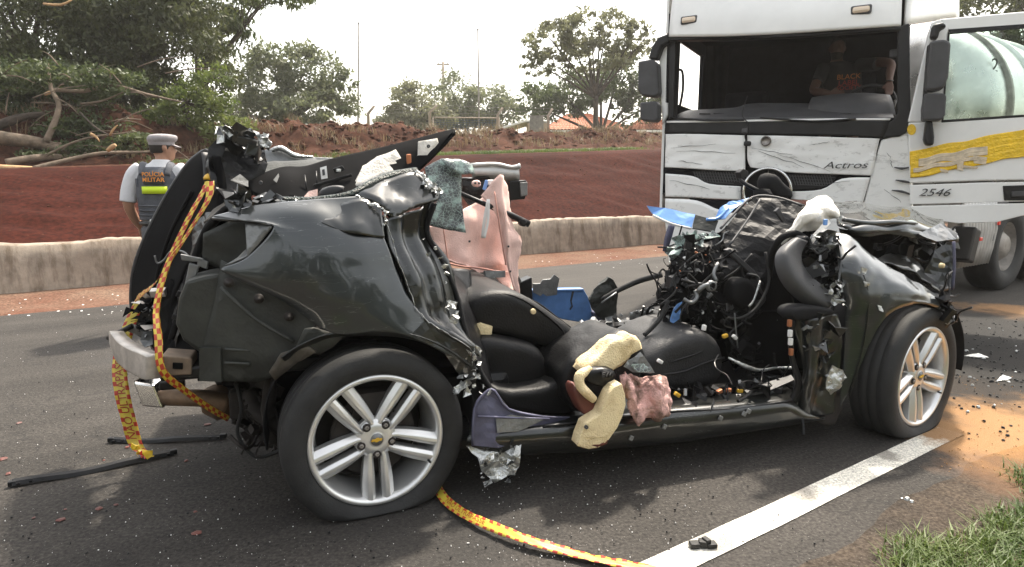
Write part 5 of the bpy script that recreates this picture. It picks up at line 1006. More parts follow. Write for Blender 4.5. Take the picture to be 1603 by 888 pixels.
tube('belt_bar', pt((735, 424, .85), (737, 445, .85), (738, 458, .85)), .006, 'torn_metal', car, 6, 2); cl_('grey_panel', [(758, 424, 1.0), (790, 424, 1.1), (790, 434, 1.1), (760, 436, 1.0)], 'grey_metal', thick=.01, cuts=1)
# front passenger seat cushion
fs_ = cushion('front_seat_cushion', [(1006, 580), (1016, 560), (1040, 540), (1078, 522), (1104, 519), (1124, 530), (1136, 552), (1138, 585), (1128, 606), (1060, 615), (1020, 605)], .32, .5, 'vinyl_dusty', r=.06, amp=.004, sc=5, cuts=3)
tube('seat_seam', pt((1030, 575, .33), (1060, 564, .32), (1095, 552, .32), (1118, 536, .34)), .006, 'satin_black', fs_, 6, 4); tube('seat_seam', pt((1028, 588, .32), (1070, 582, .31), (1100, 570, .31), (1134, 560, .32)), .006, 'satin_black', fs_, 6, 4); tube('seat_seam', pt((1046, 540, .5), (1076, 545, .45), (1096, 552, .38)), .005, 'satin_black', fs_, 6, 3)
cushion('driver_seat_cushion', [(1060, 512), (1090, 500), (1120, 500), (1140, 515), (1140, 540), (1080, 540)], 1.0, .5, 'vinyl', r=.05)
cl_('console_cover', [(1000, 560, .7), (1040, 520, .9), (1100, 512, .9), (1050, 545, .7), (1015, 580, .6)], 'satin_black', thick=.02, amp=.03, sc=9)
# crushed front seat back leaning out over the sill
cushion('front_seat_back', [(880, 590), (905, 560), (940, 540), (975, 524), (1000, 535), (1010, 560), (1000, 600), (960, 610), (930, 640), (905, 650), (890, 630)], .12, .35, 'vinyl', r=.03, amp=.022, sc=5, seed=3, cuts=3, sm=3)
cl_('torn_cover', [(897, 590, .05), (905, 572, .05), (935, 556, .06), (972, 531, .08), (976, 538, .06), (940, 564, .03), (916, 580, .01), (904, 600, .0)], 'vinyl_dusty', thick=.012, amp=.03, sc=12, seed=5)
cushion('seat_foam', [(914, 582), (926, 571), (948, 552), (966, 533), (978, 537), (984, 529), (1000, 535), (1004, 546), (986, 552), (982, 564), (960, 574), (930, 588)], .02, .10, 'foam_yellow', r=.008, amp=.03, sc=12, seed=1, sm=1, cuts=3)
tube('foam_roll', pt((924, 578, -.01), (908, 588, -.03), (908, 603, -.04), (920, 617, -.05), (930, 626, -.05)), [.016, .022, .020, .020, .016], 'foam_yellow', car, 10, 5)
cprism('seat_foam', [(908, 684), (916, 664), (928, 656), (939, 649), (946, 634), (954, 616), (962, 606), (974, 601), (979, 618), (980, 634), (975, 652), (967, 670), (952, 691), (938, 701), (922, 704), (904, 699)], -.10, .07, 'foam_yellow', bev=.005)
cl_('foam_edge_band', [(904, 697, -.103), (918, 699, -.104), (938, 698, -.104), (952, 690, -.104), (950, 697, -.10), (932, 705, -.10), (912, 704, -.10)], 'leather_brown', thick=.003, amp=.012, sc=25, jag=.006)  # brown band along the lower edge of the foam
cl_('foam_face', [(939, 650, -.106), (956, 632, -.106), (972, 632, -.106), (966, 660, -.108), (950, 684, -.108), (925, 686, -.106), (912, 684, -.104), (919, 664, -.104)], 'foam_yellow', thick=.004, amp=.004, seed=3)
for x, y in ((918, 669),): v, f = lathe_geo([(.001, -.003), (.008, -.003), (.008, .006)], 12); o = add('foam_plug', mesh('foam_plug', v, f), 'grey_plastic', car); o.location = q(x, y, -.11)
am = cushion('seat_lever_cover', [(918, 580), (945, 576), (966, 578), (968, 596), (952, 610), (930, 606), (918, 598)], -.04, .08, 'satin_black', r=.02)
cushion('lever_grip', [(938, 582), (962, 580), (964, 592), (942, 594)], -.06, .03, 'trim_black', r=.008); word('lever_lettering', 'EWI', .028, 'grey_plastic', q(951, 587, -.064), car, 0)
cushion('brown_leather_cover', [(899, 602), (908, 606), (926, 630), (938, 640), (936, 652), (924, 656), (908, 640), (900, 622)], -.03, .10, 'leather_brown', r=.02, amp=.01)
cl_('pale_foil', [(982, 566, .0), (1004, 552, .0), (1012, 566, .01), (1026, 586, .0), (992, 584, -.02), (978, 576, -.02)], 'grey_metal', thick=.005, amp=.02, sc=12, seed=5); cl_('pale_foil', [(985, 572, -.03), (1008, 570, -.02), (1022, 582, -.02), (1000, 584, -.03)], 'shattered', thick=.003, amp=.01, sc=12)
for x, y, mt_ in ((1030, 592, 'paper_white'), (1033, 566, 'paper_white'), (1102, 513, 'paper_white'), (1135, 526, 'connector_yellow'), (1150, 528, 'paper_white'), (1060, 618, 'connector_yellow'), (1126, 613, 'copper'), (1158, 612, 'connector_yellow'), (1140, 611, 'copper')): box('loose_fragment', q(x, y, .3 if y < 600 else .12), (.028, .02, .018), mt_, car, Matrix.Rotation(x * .7, 3, 'Y'), .004)
clutter('glass_crumbs_on_seat', [(1035, 548), (1060, 530), (1075, 528), (1050, 548)], .42, .5, 30, 'torn_metal', 44, .006, 's'); clutter('floor_fragments', [(1060, 612), (1230, 590), (1240, 620), (1060, 636)], .06, .3, 70, 'satin_black', 45, .035, 'bpt'); clutter('floor_fragments', [(1060, 610), (1230, 585), (1240, 618), (1060, 632)], .06, .3, 16, 'grey_metal', 46, .016, 'bps')
cl_('foot_rest', [(1165, 612, .12), (1238, 588, .16), (1243, 596, .12), (1205, 612, .08), (1170, 618, .08)], 'grey_plastic', thick=.012, amp=.006); tube('cable', pt((1140, 560, .3), (1168, 574, .25), (1190, 580, .25), (1215, 576, .25), (1240, 576, .2)), [.005, .012, .010, .007, .008], 'torn_metal', car, 6, 5)
# ------------------------------------------------------------------ crushed dashboard and bulkhead
core = [(1030, 500), (1034, 455), (1046, 405), (1070, 380), (1112, 366), (1130, 392), (1134, 430), (1128, 480), (1110, 512), (1060, 505)]
low = [(1128, 470), (1200, 470), (1234, 500), (1238, 592), (1150, 590), (1138, 540), (1112, 512)]
cl_('bulkhead', [(1046, 480, 1.0), (1056, 420, 1.0), (1076, 388, 1.0), (1130, 362, .95), (1180, 345, .9), (1250, 350, .85), (1320, 380, .7), (1325, 470, .6), (1300, 560, .6), (1240, 600, .7), (1150, 590, .8), (1100, 520, .9)], 'matte_black', thick=.03, cuts=4, amp=.06, sc=5, seed=2)
cl_('dash_face', [(1032, 500, .80), (1040, 440, .82), (1052, 402, .82), (1076, 380, .82), (1130, 366, .76), (1160, 400, .68), (1200, 440, .62), (1222, 500, .58), (1238, 596, .55), (1150, 592, .6), (1132, 540, .65), (1085, 512, .75)], 'matte_black', thick=.02, cuts=4, amp=.05, sc=8, seed=8)
dpn = cl_('dash_top_panel', [(1129, 360, .66), (1145, 340, .69), (1160, 326, .72), (1180, 309, .74), (1215, 310, .70), (1241, 315, .64), (1258, 323, .58), (1246, 345, .55), (1231, 364, .52), (1216, 381, .5), (1207, 397, .5), (1201, 422, .48), (1196, 446, .47), (1180, 430, .49), (1160, 412, .53), (1140, 395, .58)], 'sheet_black', thick=.010, cuts=3, amp=.05, sc=5, seed=3)
cl_('dash_lower_sheet', [(1124, 396, .60), (1140, 396, .57), (1180, 430, .48), (1197, 447, .46), (1190, 470, .45), (1176, 488, .44), (1150, 492, .46), (1130, 480, .52), (1120, 440, .58)], 'sheet_black', thick=.010, cuts=3, amp=.05, sc=6, seed=21)
cl_('dark_void_sheet', [(1206, 398, .50), (1234, 370, .50), (1250, 376, .45), (1228, 412, .40), (1240, 470, .38), (1248, 540, .36), (1242, 600, .40), (1190, 592, .5), (1160, 560, .55), (1160, 498, .5), (1192, 470, .48)], 'matte_black', thick=.02, cuts=4, amp=.03, sc=4, seed=5, smooth=True)  # black sheet standing in for the shade of the hollow beside the dash
for k_, o_ in enumerate(([(1050, 412, .62), (1084, 388, .64), (1122, 376, .62), (1130, 412, .56), (1104, 432, .56), (1064, 446, .6)], [(1040, 470, .64), (1070, 452, .58), (1108, 446, .54), (1124, 480, .52), (1098, 506, .56), (1052, 500, .62)], [(1150, 496, .46), (1186, 486, .44), (1206, 520, .44), (1196, 570, .46), (1160, 584, .5), (1144, 540, .5)], [(1108, 420, .52), (1134, 400, .54), (1152, 440, .48), (1140, 486, .48), (1116, 470, .52)])):
    cl_('torn_sheet', o_, 'sheet_black', thick=.008, cuts=3, amp=.07, sc=7, seed=30 + k_)
tube('panel_seam', pt((1190, 312, .68), (1170, 345, .62), (1142, 384, .54)), .006, 'grey_plastic', dpn, 6, 4); tube('panel_seam', pt((1128, 358, .66), (1146, 338, .69), (1178, 309, .73), (1216, 309, .69), (1256, 322, .57)), .007, 'grey_plastic', dpn, 6, 4)
cprism('vent_slat', [(1214, 331), (1220, 325), (1231, 345), (1227, 349)], .54, .02, 'grey_plastic', dpn, .003); cprism('dash_brace', [(1137, 392), (1143, 389), (1182, 424), (1188, 433), (1182, 434), (1172, 426)], .45, .03, 'grey_plastic', bev=.004)
cushion('duct', [(1150, 440), (1170, 436), (1186, 450), (1184, 474), (1166, 486), (1150, 474)], .42, .1, 'trim_black', r=.02, amp=.01); cushion('duct', [(1066, 420), (1090, 408), (1112, 420), (1108, 448), (1086, 458), (1068, 446)], .58, .12, 'trim_black', r=.02, amp=.02, seed=4); cushion('duct', [(1050, 452), (1072, 448), (1078, 478), (1058, 488), (1044, 474)], .6, .12, 'trim_black', r=.02, amp=.02, seed=6)
cushion('column_shroud', [(1204, 277), (1211, 270), (1219, 272), (1228, 287), (1244, 298), (1247, 308), (1241, 314), (1222, 312), (1208, 306), (1203, 292)], .85, .12, 'trim_black', r=.03, amp=.006)
cl_('column_shroud', [(1178, 300, .84), (1190, 296, .82), (1204, 298, .82), (1210, 308, .8), (1180, 308, .82)], 'trim_black', thick=.02, amp=.02); cprism('stalk', [(1158, 270), (1164, 264), (1172, 268), (1172, 276), (1160, 280)], .95, .05, 'black_plastic'); tube('stalk', pt((1158, 282, .95), (1170, 290, .92), (1190, 300, .88)), .012, 'black_plastic', car, 6, 2)
clutter('torn_components', core, .52, .74, 90, 'satin_black', 51, .034, 'bpttp'); clutter('torn_components', core, .50, .72, 60, 'trim_black', 52, .034, 'bttt'); clutter('torn_components', core, .48, .66, 26, 'grey_metal', 53, .016, 'bpts'); clutter('torn_components', low, .42, .55, 34, 'trim_black', 56, .034, 'bttt'); clutter('torn_components', low, .4, .5, 8, 'grey_metal', 59, .012, 'bts'); clutter('torn_components', core, .45, .6, 14, 'torn_metal', 57, .009, 'ps'); clutter('torn_components', core, .45, .6, 5, 'copper', 58, .010, 'bs')
random.seed(77)
for i in range(16):
    x0, y0 = random.uniform(1050, 1200), random.uniform(385, 520); P0 = [(x0, y0, random.uniform(.42, .5))]
    for _ in range(4): P0.append((P0[-1][0] + random.uniform(-26, 26), P0[-1][1] + random.uniform(2, 30), P0[-1][2] + random.uniform(-.03, .05)))
    if P0[-1][1] < 590: tube('wiring_loom', pt(*P0), random.uniform(.003, .008), random.choice(('rubber', 'rubber', 'trim_black', 'grey_plastic')), car, 6, 5)
clutter('glass_rags', [(1050, 390), (1075, 368), (1112, 365), (1108, 376), (1068, 388), (1054, 400)], .62, .72, 30, 'shattered', 55, .03, 'ps')
v, f = lathe_geo([(.018, -.01), (.026, -.008), (.028, .01)], 18); o = add('bracket_eye', mesh('bracket_eye', v, f, True), 'grey_metal', car); o.location = q(1114, 448, .38); tube('bracket_arm', pt((1092, 456, .4), (1102, 448, .39), (1110, 446, .38)), .012, 'grey_metal', car, 8, 3); tube('bracket_arm', pt((1122, 440, .4), (1117, 428, .42), (1124, 412, .44)), .009, 'grey_metal', car, 8, 3)
tube('hooked_bar', pt((1070, 468, .42), (1082, 474, .4), (1091, 466, .4), (1088, 455, .42)), .010, 'grey_metal', car, 8, 4)
tube('wiring_loom', pt((1198, 395, .4), (1204, 440, .38), (1186, 480, .36), (1160, 498, .36), (1140, 498, .36)), .008, 'rubber', car, 6, 5); tube('wiring_loom', pt((1150, 490, .35), (1152, 515, .34), (1155, 545, .34)), .004, 'grey_metal', car, 5, 3); tube('wiring_loom', pt((1190, 440, .38), (1180, 470, .36), (1172, 480, .36)), .006, 'torn_metal', car, 6, 3)
tube('wiring_loom', pt((1046, 470, .5), (1036, 495, .5), (1022, 512, .5), (1008, 525, .5)), .012, 'rubber', car, 6, 4)
cl_('blue_insert', [(1049, 505, .5), (1056, 484, .5), (1068, 474, .5), (1064, 500, .5), (1054, 508, .5)], 'blue_film', thick=.006, amp=.02, sc=20)
# hose, seals and corner structure
cp('corner_moulding', [[(1240, 376, .20), (1250, 374, .16), (1262, 378, .20)], [(1215, 400, .14), (1232, 396, .10), (1252, 402, .14)], [(1222, 438, .11), (1240, 430, .07), (1262, 428, .11)], [(1252, 470, .09), (1266, 460, .055), (1288, 450, .09)], [(1292, 487, .08), (1298, 479, .055), (1310, 466, .08)]], 'grey_plastic', k=7, thick=.02, amp=.006, sc=5)
tube('bulkhead_seal', pt((1205, 440, .42), (1208, 400, .36), (1222, 374, .3), (1244, 366, .28), (1262, 374, .26)), [.012, .016, .018, .018, .014], 'trim_black', car, 8, 5)
abf = lambda a, b: .012 * abs(math.sin(b * 6 + a * 4)) + .006 * math.sin(a * 13 - b * 6)
ab = cp('front_airbag', [[(1262, 313, .46), (1284, 303, .46), (1306, 309, .46), (1317, 328, .44)], [(1246, 334, .36), (1268, 322, .28), (1294, 322, .28), (1316, 340, .36)], [(1230, 358, .34), (1254, 345, .25), (1280, 342, .25), (1302, 350, .34)], [(1218, 382, .36), (1238, 374, .29), (1258, 368, .29), (1280, 364, .34)]], 'cloth_white', k=9, thick=.005, amp=.016, sc=9, seed=12, fold=abf)
cl_('airbag_strap', [(1268, 372, .24), (1286, 352, .26), (1296, 344, .26), (1300, 350, .25), (1282, 368, .23), (1272, 382, .22)], 'cloth_white', ab, thick=.006, amp=.01); box('airbag_tab', q(1292, 348, .22), (.02, .012, .03), 'blue_film', ab, None, .003); cushion('airbag_housing', [(1252, 372), (1268, 366), (1272, 384), (1258, 390)], .2, .06, 'black_plastic', r=.01)
hub_ = [(1275, 378), (1310, 360), (1330, 400), (1318, 450), (1290, 470), (1270, 440), (1260, 400)]
cl_('hinge_backing', [(1262, 385, .22), (1310, 362, .24), (1326, 410, .2), (1320, 470, .16), (1285, 470, .16), (1256, 430, .2)], 'satin_black', thick=.02, amp=.05, sc=8, seed=4)
clutter('hinge_parts', hub_, .1, .22, 36, 'satin_black', 61, .045, 'bptp'); clutter('hinge_parts', hub_, .06, .16, 16, 'grey_metal', 62, .018, 'bps'); clutter('hinge_parts', [(1290, 455), (1316, 430), (1322, 480), (1296, 476)], .02, .1, 26, 'torn_metal', 63, .014, 'ps'); clutter('hinge_parts', [(1268, 372), (1304, 356), (1312, 380), (1280, 400)], .1, .24, 22, 'grey_metal', 64, .03, 'ps')
cushion('mirror_base', [(1240, 486), (1256, 480), (1300, 482), (1316, 490), (1290, 498), (1246, 506), (1238, 498)], .0, .12, 'trim_black', r=.02)
crk = lambda a, b: .02 * math.sin(b * 9 + a * 2)
cp('front_pillar', [[(1240, 502, .06), (1262, 500, .02), (1290, 496, .0), (1318, 492, .03)], [(1246, 540, .05), (1268, 540, .0), (1290, 540, .01), (1318, 535, .03)], [(1250, 580, .05), (1268, 582, -.01), (1288, 582, .02), (1314, 580, .04)], [(1244, 612, .06), (1262, 615, .0), (1284, 620, .01), (1306, 615, .04)], [(1236, 632, .06), (1258, 652, .02), (1282, 655, .02), (1300, 645, .04)]], 'paint_dark', k=7, thick=.01, amp=.022, sc=6, seed=5, fold=crk)
tube('pillar_edge', pt((1242, 500, .04), (1238, 530, .04), (1240, 560, .04), (1250, 600, .03), (1240, 628, .04)), [.014, .012, .012, .016, .02], 'satin_black', car, 8, 5)
for y, mt_ in ((506, 'copper'), (522, 'paper_white'), (535, 'paper_white'), (551, 'copper')): box('hinge_pin', q(1236 + (y - 506) * .05, y, .03), (.018, .018, .034), mt_, car, None, .004)
clutter('pillar_bits', [(1255, 500), (1310, 505), (1300, 600), (1262, 600)], -.01, .03, 24, 'paint_dark', 65, .03, 'ps'); clutter('pillar_bits', [(1255, 505), (1310, 505), (1300, 590), (1262, 590)], -.03, .01, 8, 'grey_metal', 66, .012, 'bs')
cl_('torn_pale_shard', [(1297, 592, -.01), (1306, 574, -.01), (1322, 582, -.02), (1326, 594, -.01), (1314, 612, -.02), (1302, 622, -.01), (1294, 610, -.01)], 'torn_metal', thick=.005, amp=.025, sc=12, seed=3)
# ------------------------------------------------------------------ front wing, bonnet, engine bay
dentf = lambda a, b: -.012 * math.exp(-((a - .35) ** 2 + (b - .1) ** 2) * 25) - .014 * math.exp(-((a - .62) ** 2 + (b - .12) ** 2) * 40)
wg = cp('front_wing', [[(1303, 360, .26), (1335, 370, .18), (1370, 400, .11), (1415, 428, .07), (1450, 449, .05), (1471, 459, .08)],
                  [(1311, 408, .10), (1340, 408, .05), (1375, 427, .02), (1415, 446, -.005), (1448, 460, -.01), (1473, 470, .03)],
                  [(1320, 453, .06), (1345, 450, .015), (1372, 462, -.01), (1405, 466, -.025), (1440, 470, -.025), (1474, 477, .0)],
                  [(1323, 520, .06), (1346, 508, .02), (1369, 498, -.01), (1396, 482, -.028), (1440, 473, -.028), (1474, 482, .0)],
                  [(1314, 640, .06), (1336, 600, .03), (1363, 540, .0), (1391, 496, -.02), (1438, 477, -.022), (1472, 486, .01)]], 'car_paint', k=9, thick=.006, amp=.018, sc=4, seed=6, fold=dentf)
tube('wing_crease', pt((1312, 448, .055), (1316, 400, .10), (1306, 364, .24)), .006, 'paint_dark', wg, 6, 4); tube('wing_crease', pt((1352, 430, .015), (1360, 470, .0), (1352, 540, .01), (1330, 620, .04)), .004, 'paint_dark', wg, 6, 4)
for x, y, r_ in ((1353, 424, .016), (1357, 446, .01), (1379, 484, .014)): cl_('paint_chip', [(x - 4, y - 5, -.02 if x > 1370 else .0), (x + 5, y - 2, -.02 if x > 1370 else .0), (x + 3, y + 5, -.02 if x > 1370 else .0), (x - 3, y + 3, -.02 if x > 1370 else .0)], 'torn_metal', wg, thick=.004, amp=.012, sc=30)
crkh = lambda a, b: .012 * math.sin(a * 14 + b * 5) + .010 * math.sin(b * 17)
cp('bonnet', [[(1296, 316, 1.35), (1335, 313, 1.35), (1390, 320, 1.35), (1440, 334, 1.3), (1474, 348, 1.2)], [(1306, 328, .8), (1350, 329, .8), (1400, 334, .8), (1440, 342, .78), (1486, 358, .72)], [(1312, 342, .4), (1350, 345, .38), (1400, 346, .36), (1442, 350, .34), (1495, 366, .32)], [(1316, 352, .28), (1348, 362, .25), (1400, 358, .24), (1440, 360, .24), (1496, 370, .24)], [(1318, 356, .30), (1346, 370, .26), (1400, 367, .25), (1442, 372, .25), (1494, 379, .24)]], 'car_paint', k=8, thick=.008, amp=.014, sc=4.5, seed=15, fold=crkh)
tube('bonnet_fold', pt((1320, 344, .3), (1360, 350, .27), (1400, 348, .26), (1436, 350, .26)), [.012, .016, .014, .006], 'car_paint', car, 8, 5); cl_('bonnet_corner', [(1436, 368, .22), (1462, 381, .2), (1495, 377, .2), (1497, 368, .22), (1470, 352, .3)], 'car_paint', thick=.008, amp=.012, sc=8, seed=2)
cl_('engine_bay_wall', [(1318, 360, .55), (1400, 366, .55), (1496, 372, .5), (1492, 460, .45), (1440, 455, .45), (1385, 425, .5), (1335, 385, .55)], 'matte_black', thick=.02, amp=.05, sc=6, seed=6)
cp('inner_wing', [[(1372, 400, .30), (1395, 394, .3), (1425, 400, .28), (1452, 420, .26), (1476, 446, .22)], [(1380, 408, .16), (1400, 412, .14), (1428, 420, .12), (1452, 436, .1), (1474, 456, .1)]], 'paint_dark', k=6, thick=.008, amp=.03, sc=9, seed=4)
clutter('engine_parts', [(1335, 375), (1490, 384), (1486, 446), (1430, 420), (1380, 396)], .3, .5, 34, 'satin_black', 71, .05, 'bptb'); clutter('engine_parts', [(1380, 400), (1440, 400), (1470, 445), (1420, 425)], .2, .3, 14, 'grey_metal', 72, .016, 'bps'); tube('strut_stay', pt((1428, 380, .35), (1424, 368, .36), (1432, 372, .34), (1434, 400, .32)), .01, 'grey_metal', car, 6, 3)
cl_('front_shield', [(1462, 392, .22), (1486, 380, .18), (1494, 382, .16), (1492, 452, .12), (1474, 458, .12), (1440, 440, .2)], 'paint_dark', thick=.01, amp=.03, sc=7, seed=9); tube('shield_edge', pt((1493, 378, .15), (1494, 415, .13), (1491, 454, .12)), .008, 'primer_blue', car, 6, 3); v, f = lathe_geo([(.001, -.012), (.012, -.01), (.014, .006)], 12); o = add('buffer_stop', mesh('buffer_stop', v, f, True), 'foam_yellow', car); o.location = q(1474, 416, .12)
clutter('bumper_remains', [(1470, 460), (1484, 470), (1492, 505), (1480, 510), (1472, 490)], .0, .12, 40, 'satin_black', 73, .03, 'bpt'); clutter('bumper_remains', [(1472, 470), (1488, 475), (1490, 512), (1478, 505)], .0, .08, 8, 'grey_metal', 74, .016, 'bps')
cl_('mud_flap', [(1280, 636, .1), (1300, 618, .1), (1316, 612, .1), (1318, 640, .1), (1306, 664, .1), (1290, 668, .1), (1276, 660, .1)], 'flap_rubber', thick=.012, amp=.006, smooth=True); cl_('arch_liner', [(1375, 520, .1), (1420, 484, .1), (1460, 486, .1), (1480, 510, .12), (1440, 490, .14), (1400, 510, .16), (1370, 560, .12)], 'flap_rubber', thick=.008, amp=.012)
box('front_subframe', (2.75, .9, .33), (.55, 1.2, .22), 'satin_black', car, None, .04); box('engine_block', (2.75, .95, .68), (.5, .8, .4), 'satin_black', car, None, .06)
# ------------------------------------------------------------------ far side seen through the opening
cp('far_roof_rail', [[(735, 259, 1.62), (775, 258, 1.62), (812, 262, 1.62)], [(738, 270, 1.60), (775, 272, 1.60), (813, 274, 1.60)], [(740, 278, 1.66), (775, 281, 1.66), (814, 286, 1.66)]], 'pale_rail', k=4, thick=.012); tube('rail_lip', pt((735, 259, 1.6), (775, 257, 1.6), (800, 262, 1.6), (814, 260, 1.6)), [.014, .012, .012, .018], 'pale_rail', car, 6, 3)
cprism('rail_end', [(797, 284), (824, 282), (826, 296), (822, 312), (798, 314)], 1.58, .08, 'satin_black'); cprism('rail_end', [(814, 286), (826, 285), (826, 306), (816, 308)], 1.57, .08, 'grey_metal', bev=.004)
cl_('far_pillar', [(722, 280, 1.6), (764, 278, 1.6), (800, 300, 1.6), (798, 330, 1.6), (740, 330, 1.6), (722, 306, 1.6)], 'satin_black', thick=.04, amp=.02); tube('gas_strut', pt((714, 300, 1.15), (760, 320, 1.15), (800, 337, 1.15), (828, 351, 1.15)), [.012, .014, .018, .020], 'black_plastic', car, 10, 1); cushion('strut_end', [(812, 340), (822, 340), (830, 352), (822, 358), (812, 352)], 1.13, .04, 'black_plastic', r=.008)
cushion('grab_handle', [(738, 284), (750, 280), (756, 286), (754, 294), (742, 294)], 1.45, .05, 'cloth_pink', r=.012); box('handle_strap', q(760, 290, 1.43), (.02, .02, .06), 'blue_film', car, Matrix.Rotation(.3, 3, 'Y'), .004); box('handle_end', q(768, 286, 1.43), (.04, .03, .035), 'paper_white', car, None, .008)
for x in (744, 750): v, f = lathe_geo([(.001, -.004), (.007, -.003), (.007, .004)], 10); o = add('handle_screw', mesh('handle_screw', v, f), 'letter_dark', car); o.location = q(x, 287, 1.44)
cprism('far_trim', [(806, 446), (833, 434), (834, 470), (822, 470)], 1.6, .1, 'satin_black'); cprism('toothed_plate', [(834, 444), (846, 444), (850, 438), (862, 437), (868, 430), (876, 436), (873, 452), (872, 462), (856, 464), (850, 460), (846, 464), (835, 458)], 1.55, .012, 'grey_metal', bev=.002)
cl_('far_bracket', [(922, 470, 1.5), (930, 455, 1.5), (952, 436, 1.5), (960, 440, 1.5), (967, 452, 1.5), (964, 498, 1.5), (945, 504, 1.5), (930, 490, 1.5)], 'inner_steel', thick=.03, amp=.03, sc=9, seed=3); tube('far_hose', pt((942, 468, 1.45), (965, 456, 1.45), (1000, 440, 1.4), (1036, 430, 1.3)), [.012, .018, .02, .02], 'rubber', car, 8, 4); tube('far_rod', pt((942, 474, 1.4), (965, 458, 1.4)), .006, 'grey_metal', car, 6, 1)
cl_('far_sill', [(902, 514, 1.5), (980, 502, 1.5), (1030, 497, 1.5), (1040, 505, 1.4), (980, 512, 1.3), (905, 524, 1.3)], 'satin_black', thick=.04, amp=.02); cl_('far_sill', [(905, 522, 1.0), (970, 512, 1.0), (985, 520, .9), (960, 540, .8), (920, 545, .8)], 'vinyl', thick=.03, amp=.05, sc=6)
cl_('far_foil', [(985, 490, 1.3), (1002, 488, 1.3), (1016, 484, 1.3), (1022, 494, 1.3), (1006, 500, 1.3), (986, 502, 1.3)], 'torn_metal', thick=.006, amp=.03, sc=9, seed=4); clutter('far_fragments', [(905, 505), (1030, 480), (1040, 500), (920, 522)], 1.2, 1.5, 30, 'grey_metal', 75, .025, 'ps'); clutter('far_fragments', [(960, 530), (1040, 505), (1060, 520), (1010, 545)], .7, 1.0, 30, 'satin_black', 76, .04, 'pbt'); tube('copper_strap', pt((1016, 524, .75), (1030, 516, .75), (1046, 514, .75)), [.01, .014, .008], 'leather_brown', car, 6, 3)
# ================================================================== LOOSE THINGS ON AND AROUND THE CAR
def loose(name, label, cat, px, py, v, group=None):
    p = K.M @ q(px, py, v); o = thing(name, label, cat, p, K.a, group); M = o.matrix_basis.inverted() if False else (Matrix.Translation(p) @ Matrix.Rotation(K.a, 4, 'Z')).inverted(); return o, M
def rehome(o, root, off):                         # meshes built in the car's axes, moved under another thing
    o.parent = root; o.data.transform(Matrix.Translation(-off)); return o
def own(objs, name, label, cat, px, py, v, group=None):
    off = q(px, py, v); root = thing(name, label, cat, K.M @ off, K.a, group)
    for o in objs: rehome(o, root, off)
    return root
fold1 = lambda a, b: .022 * abs(math.sin(b * 8 + a * 1.5)) + .012 * abs(math.sin(a * 7 - b * 4)) + .006 * math.sin(b * 31 + a * 9)
c1 = cp('cloth', [[(672, 356, 1.2), (712, 332, 1.25), (742, 316, 1.3), (766, 292, 1.3), (785, 273, 1.3), (801, 298, 1.32)], [(682, 385, 1.2), (720, 366, 1.2), (748, 358, 1.22), (776, 342, 1.25), (796, 330, 1.28), (806, 346, 1.3)], [(692, 408, 1.18), (726, 412, 1.15), (752, 410, 1.18), (778, 398, 1.2), (800, 384, 1.25), (819, 378, 1.28)], [(697, 414, 1.18), (735, 421, 1.15), (764, 424, 1.18), (788, 428, 1.2), (804, 430, 1.22), (809, 424, 1.25)]], 'cloth_pink', k=7, thick=.004, amp=.02, sc=6, seed=3, fold=fold1)
c2 = cp('cloth_tail', [[(764, 421, 1.17), (786, 424, 1.19), (810, 424, 1.23)], [(782, 440, 1.17), (796, 440, 1.19), (812, 442, 1.22)], [(800, 456, 1.16), (807, 458, 1.17), (813, 462, 1.19)]], 'cloth_pink', k=5, thick=.004, amp=.02, sc=8, seed=5)
fold2 = lambda a, b: .022 * abs(math.sin(b * 5 + .4 + a * 1.2)) - .01 * a
c3 = cp('cloth_flap', [[(752, 306, 1.16), (770, 282, 1.14), (792, 274, 1.14), (804, 300, 1.18)], [(772, 335, 1.12), (782, 330, 1.08), (795, 326, 1.08), (806, 344, 1.14)], [(780, 375, 1.12), (790, 372, 1.08), (804, 368, 1.08), (819, 378, 1.14)], [(786, 408, 1.12), (794, 412, 1.09), (804, 410, 1.09), (812, 416, 1.14)], [(800, 452, 1.13), (805, 455, 1.12), (810, 458, 1.12), (814, 464, 1.14)]], 'cloth_pink', k=7, thick=.004, amp=.02, sc=9, seed=8, fold=fold2)
s1 = cp('tie_strip', [[(762, 312, 1.12), (767, 312, 1.12)], [(756, 345, 1.10), (761, 346, 1.10)], [(753, 372, 1.1), (757, 374, 1.1)]], 'paper_white', k=4, thick=.002); s2 = cp('tie_strip', [[(763, 313, 1.10), (767, 313, 1.10)], [(762, 345, 1.09), (766, 345, 1.09)], [(756, 373, 1.08), (760, 373, 1.08)]], 'paper_white', k=4, thick=.002)
mat('seam_pink', (.50, .25, .20), .9)
h1 = tube('seam', pt((694, 358, 1.15), (698, 385, 1.14), (702, 412, 1.12)), .004, 'seam_pink', car, 5, 4); h2 = tube('hem', pt((692, 410, 1.12), (722, 417, 1.10), (750, 420, 1.12), (772, 424, 1.13)), .006, 'seam_pink', car, 6, 4); h3 = tube('seam', pt((774, 300, 1.09), (780, 340, 1.04), (786, 380, 1.04), (792, 415, 1.06)), .004, 'seam_pink', car, 5, 4)
e1 = [box('eyelet', q(x, y, 1.06), (.012, .004, .012), 'letter_dark', car, None, .003) for x, y in ((735, 378), (796, 386), (799, 425))]
own([c1, c2, c3, s1, s2, h1, h2, h3] + e1, 'pink_cloth', 'salmon pink cloth with white ties hanging in the middle of the wreck', 'cloth', 745, 420, 1.2)
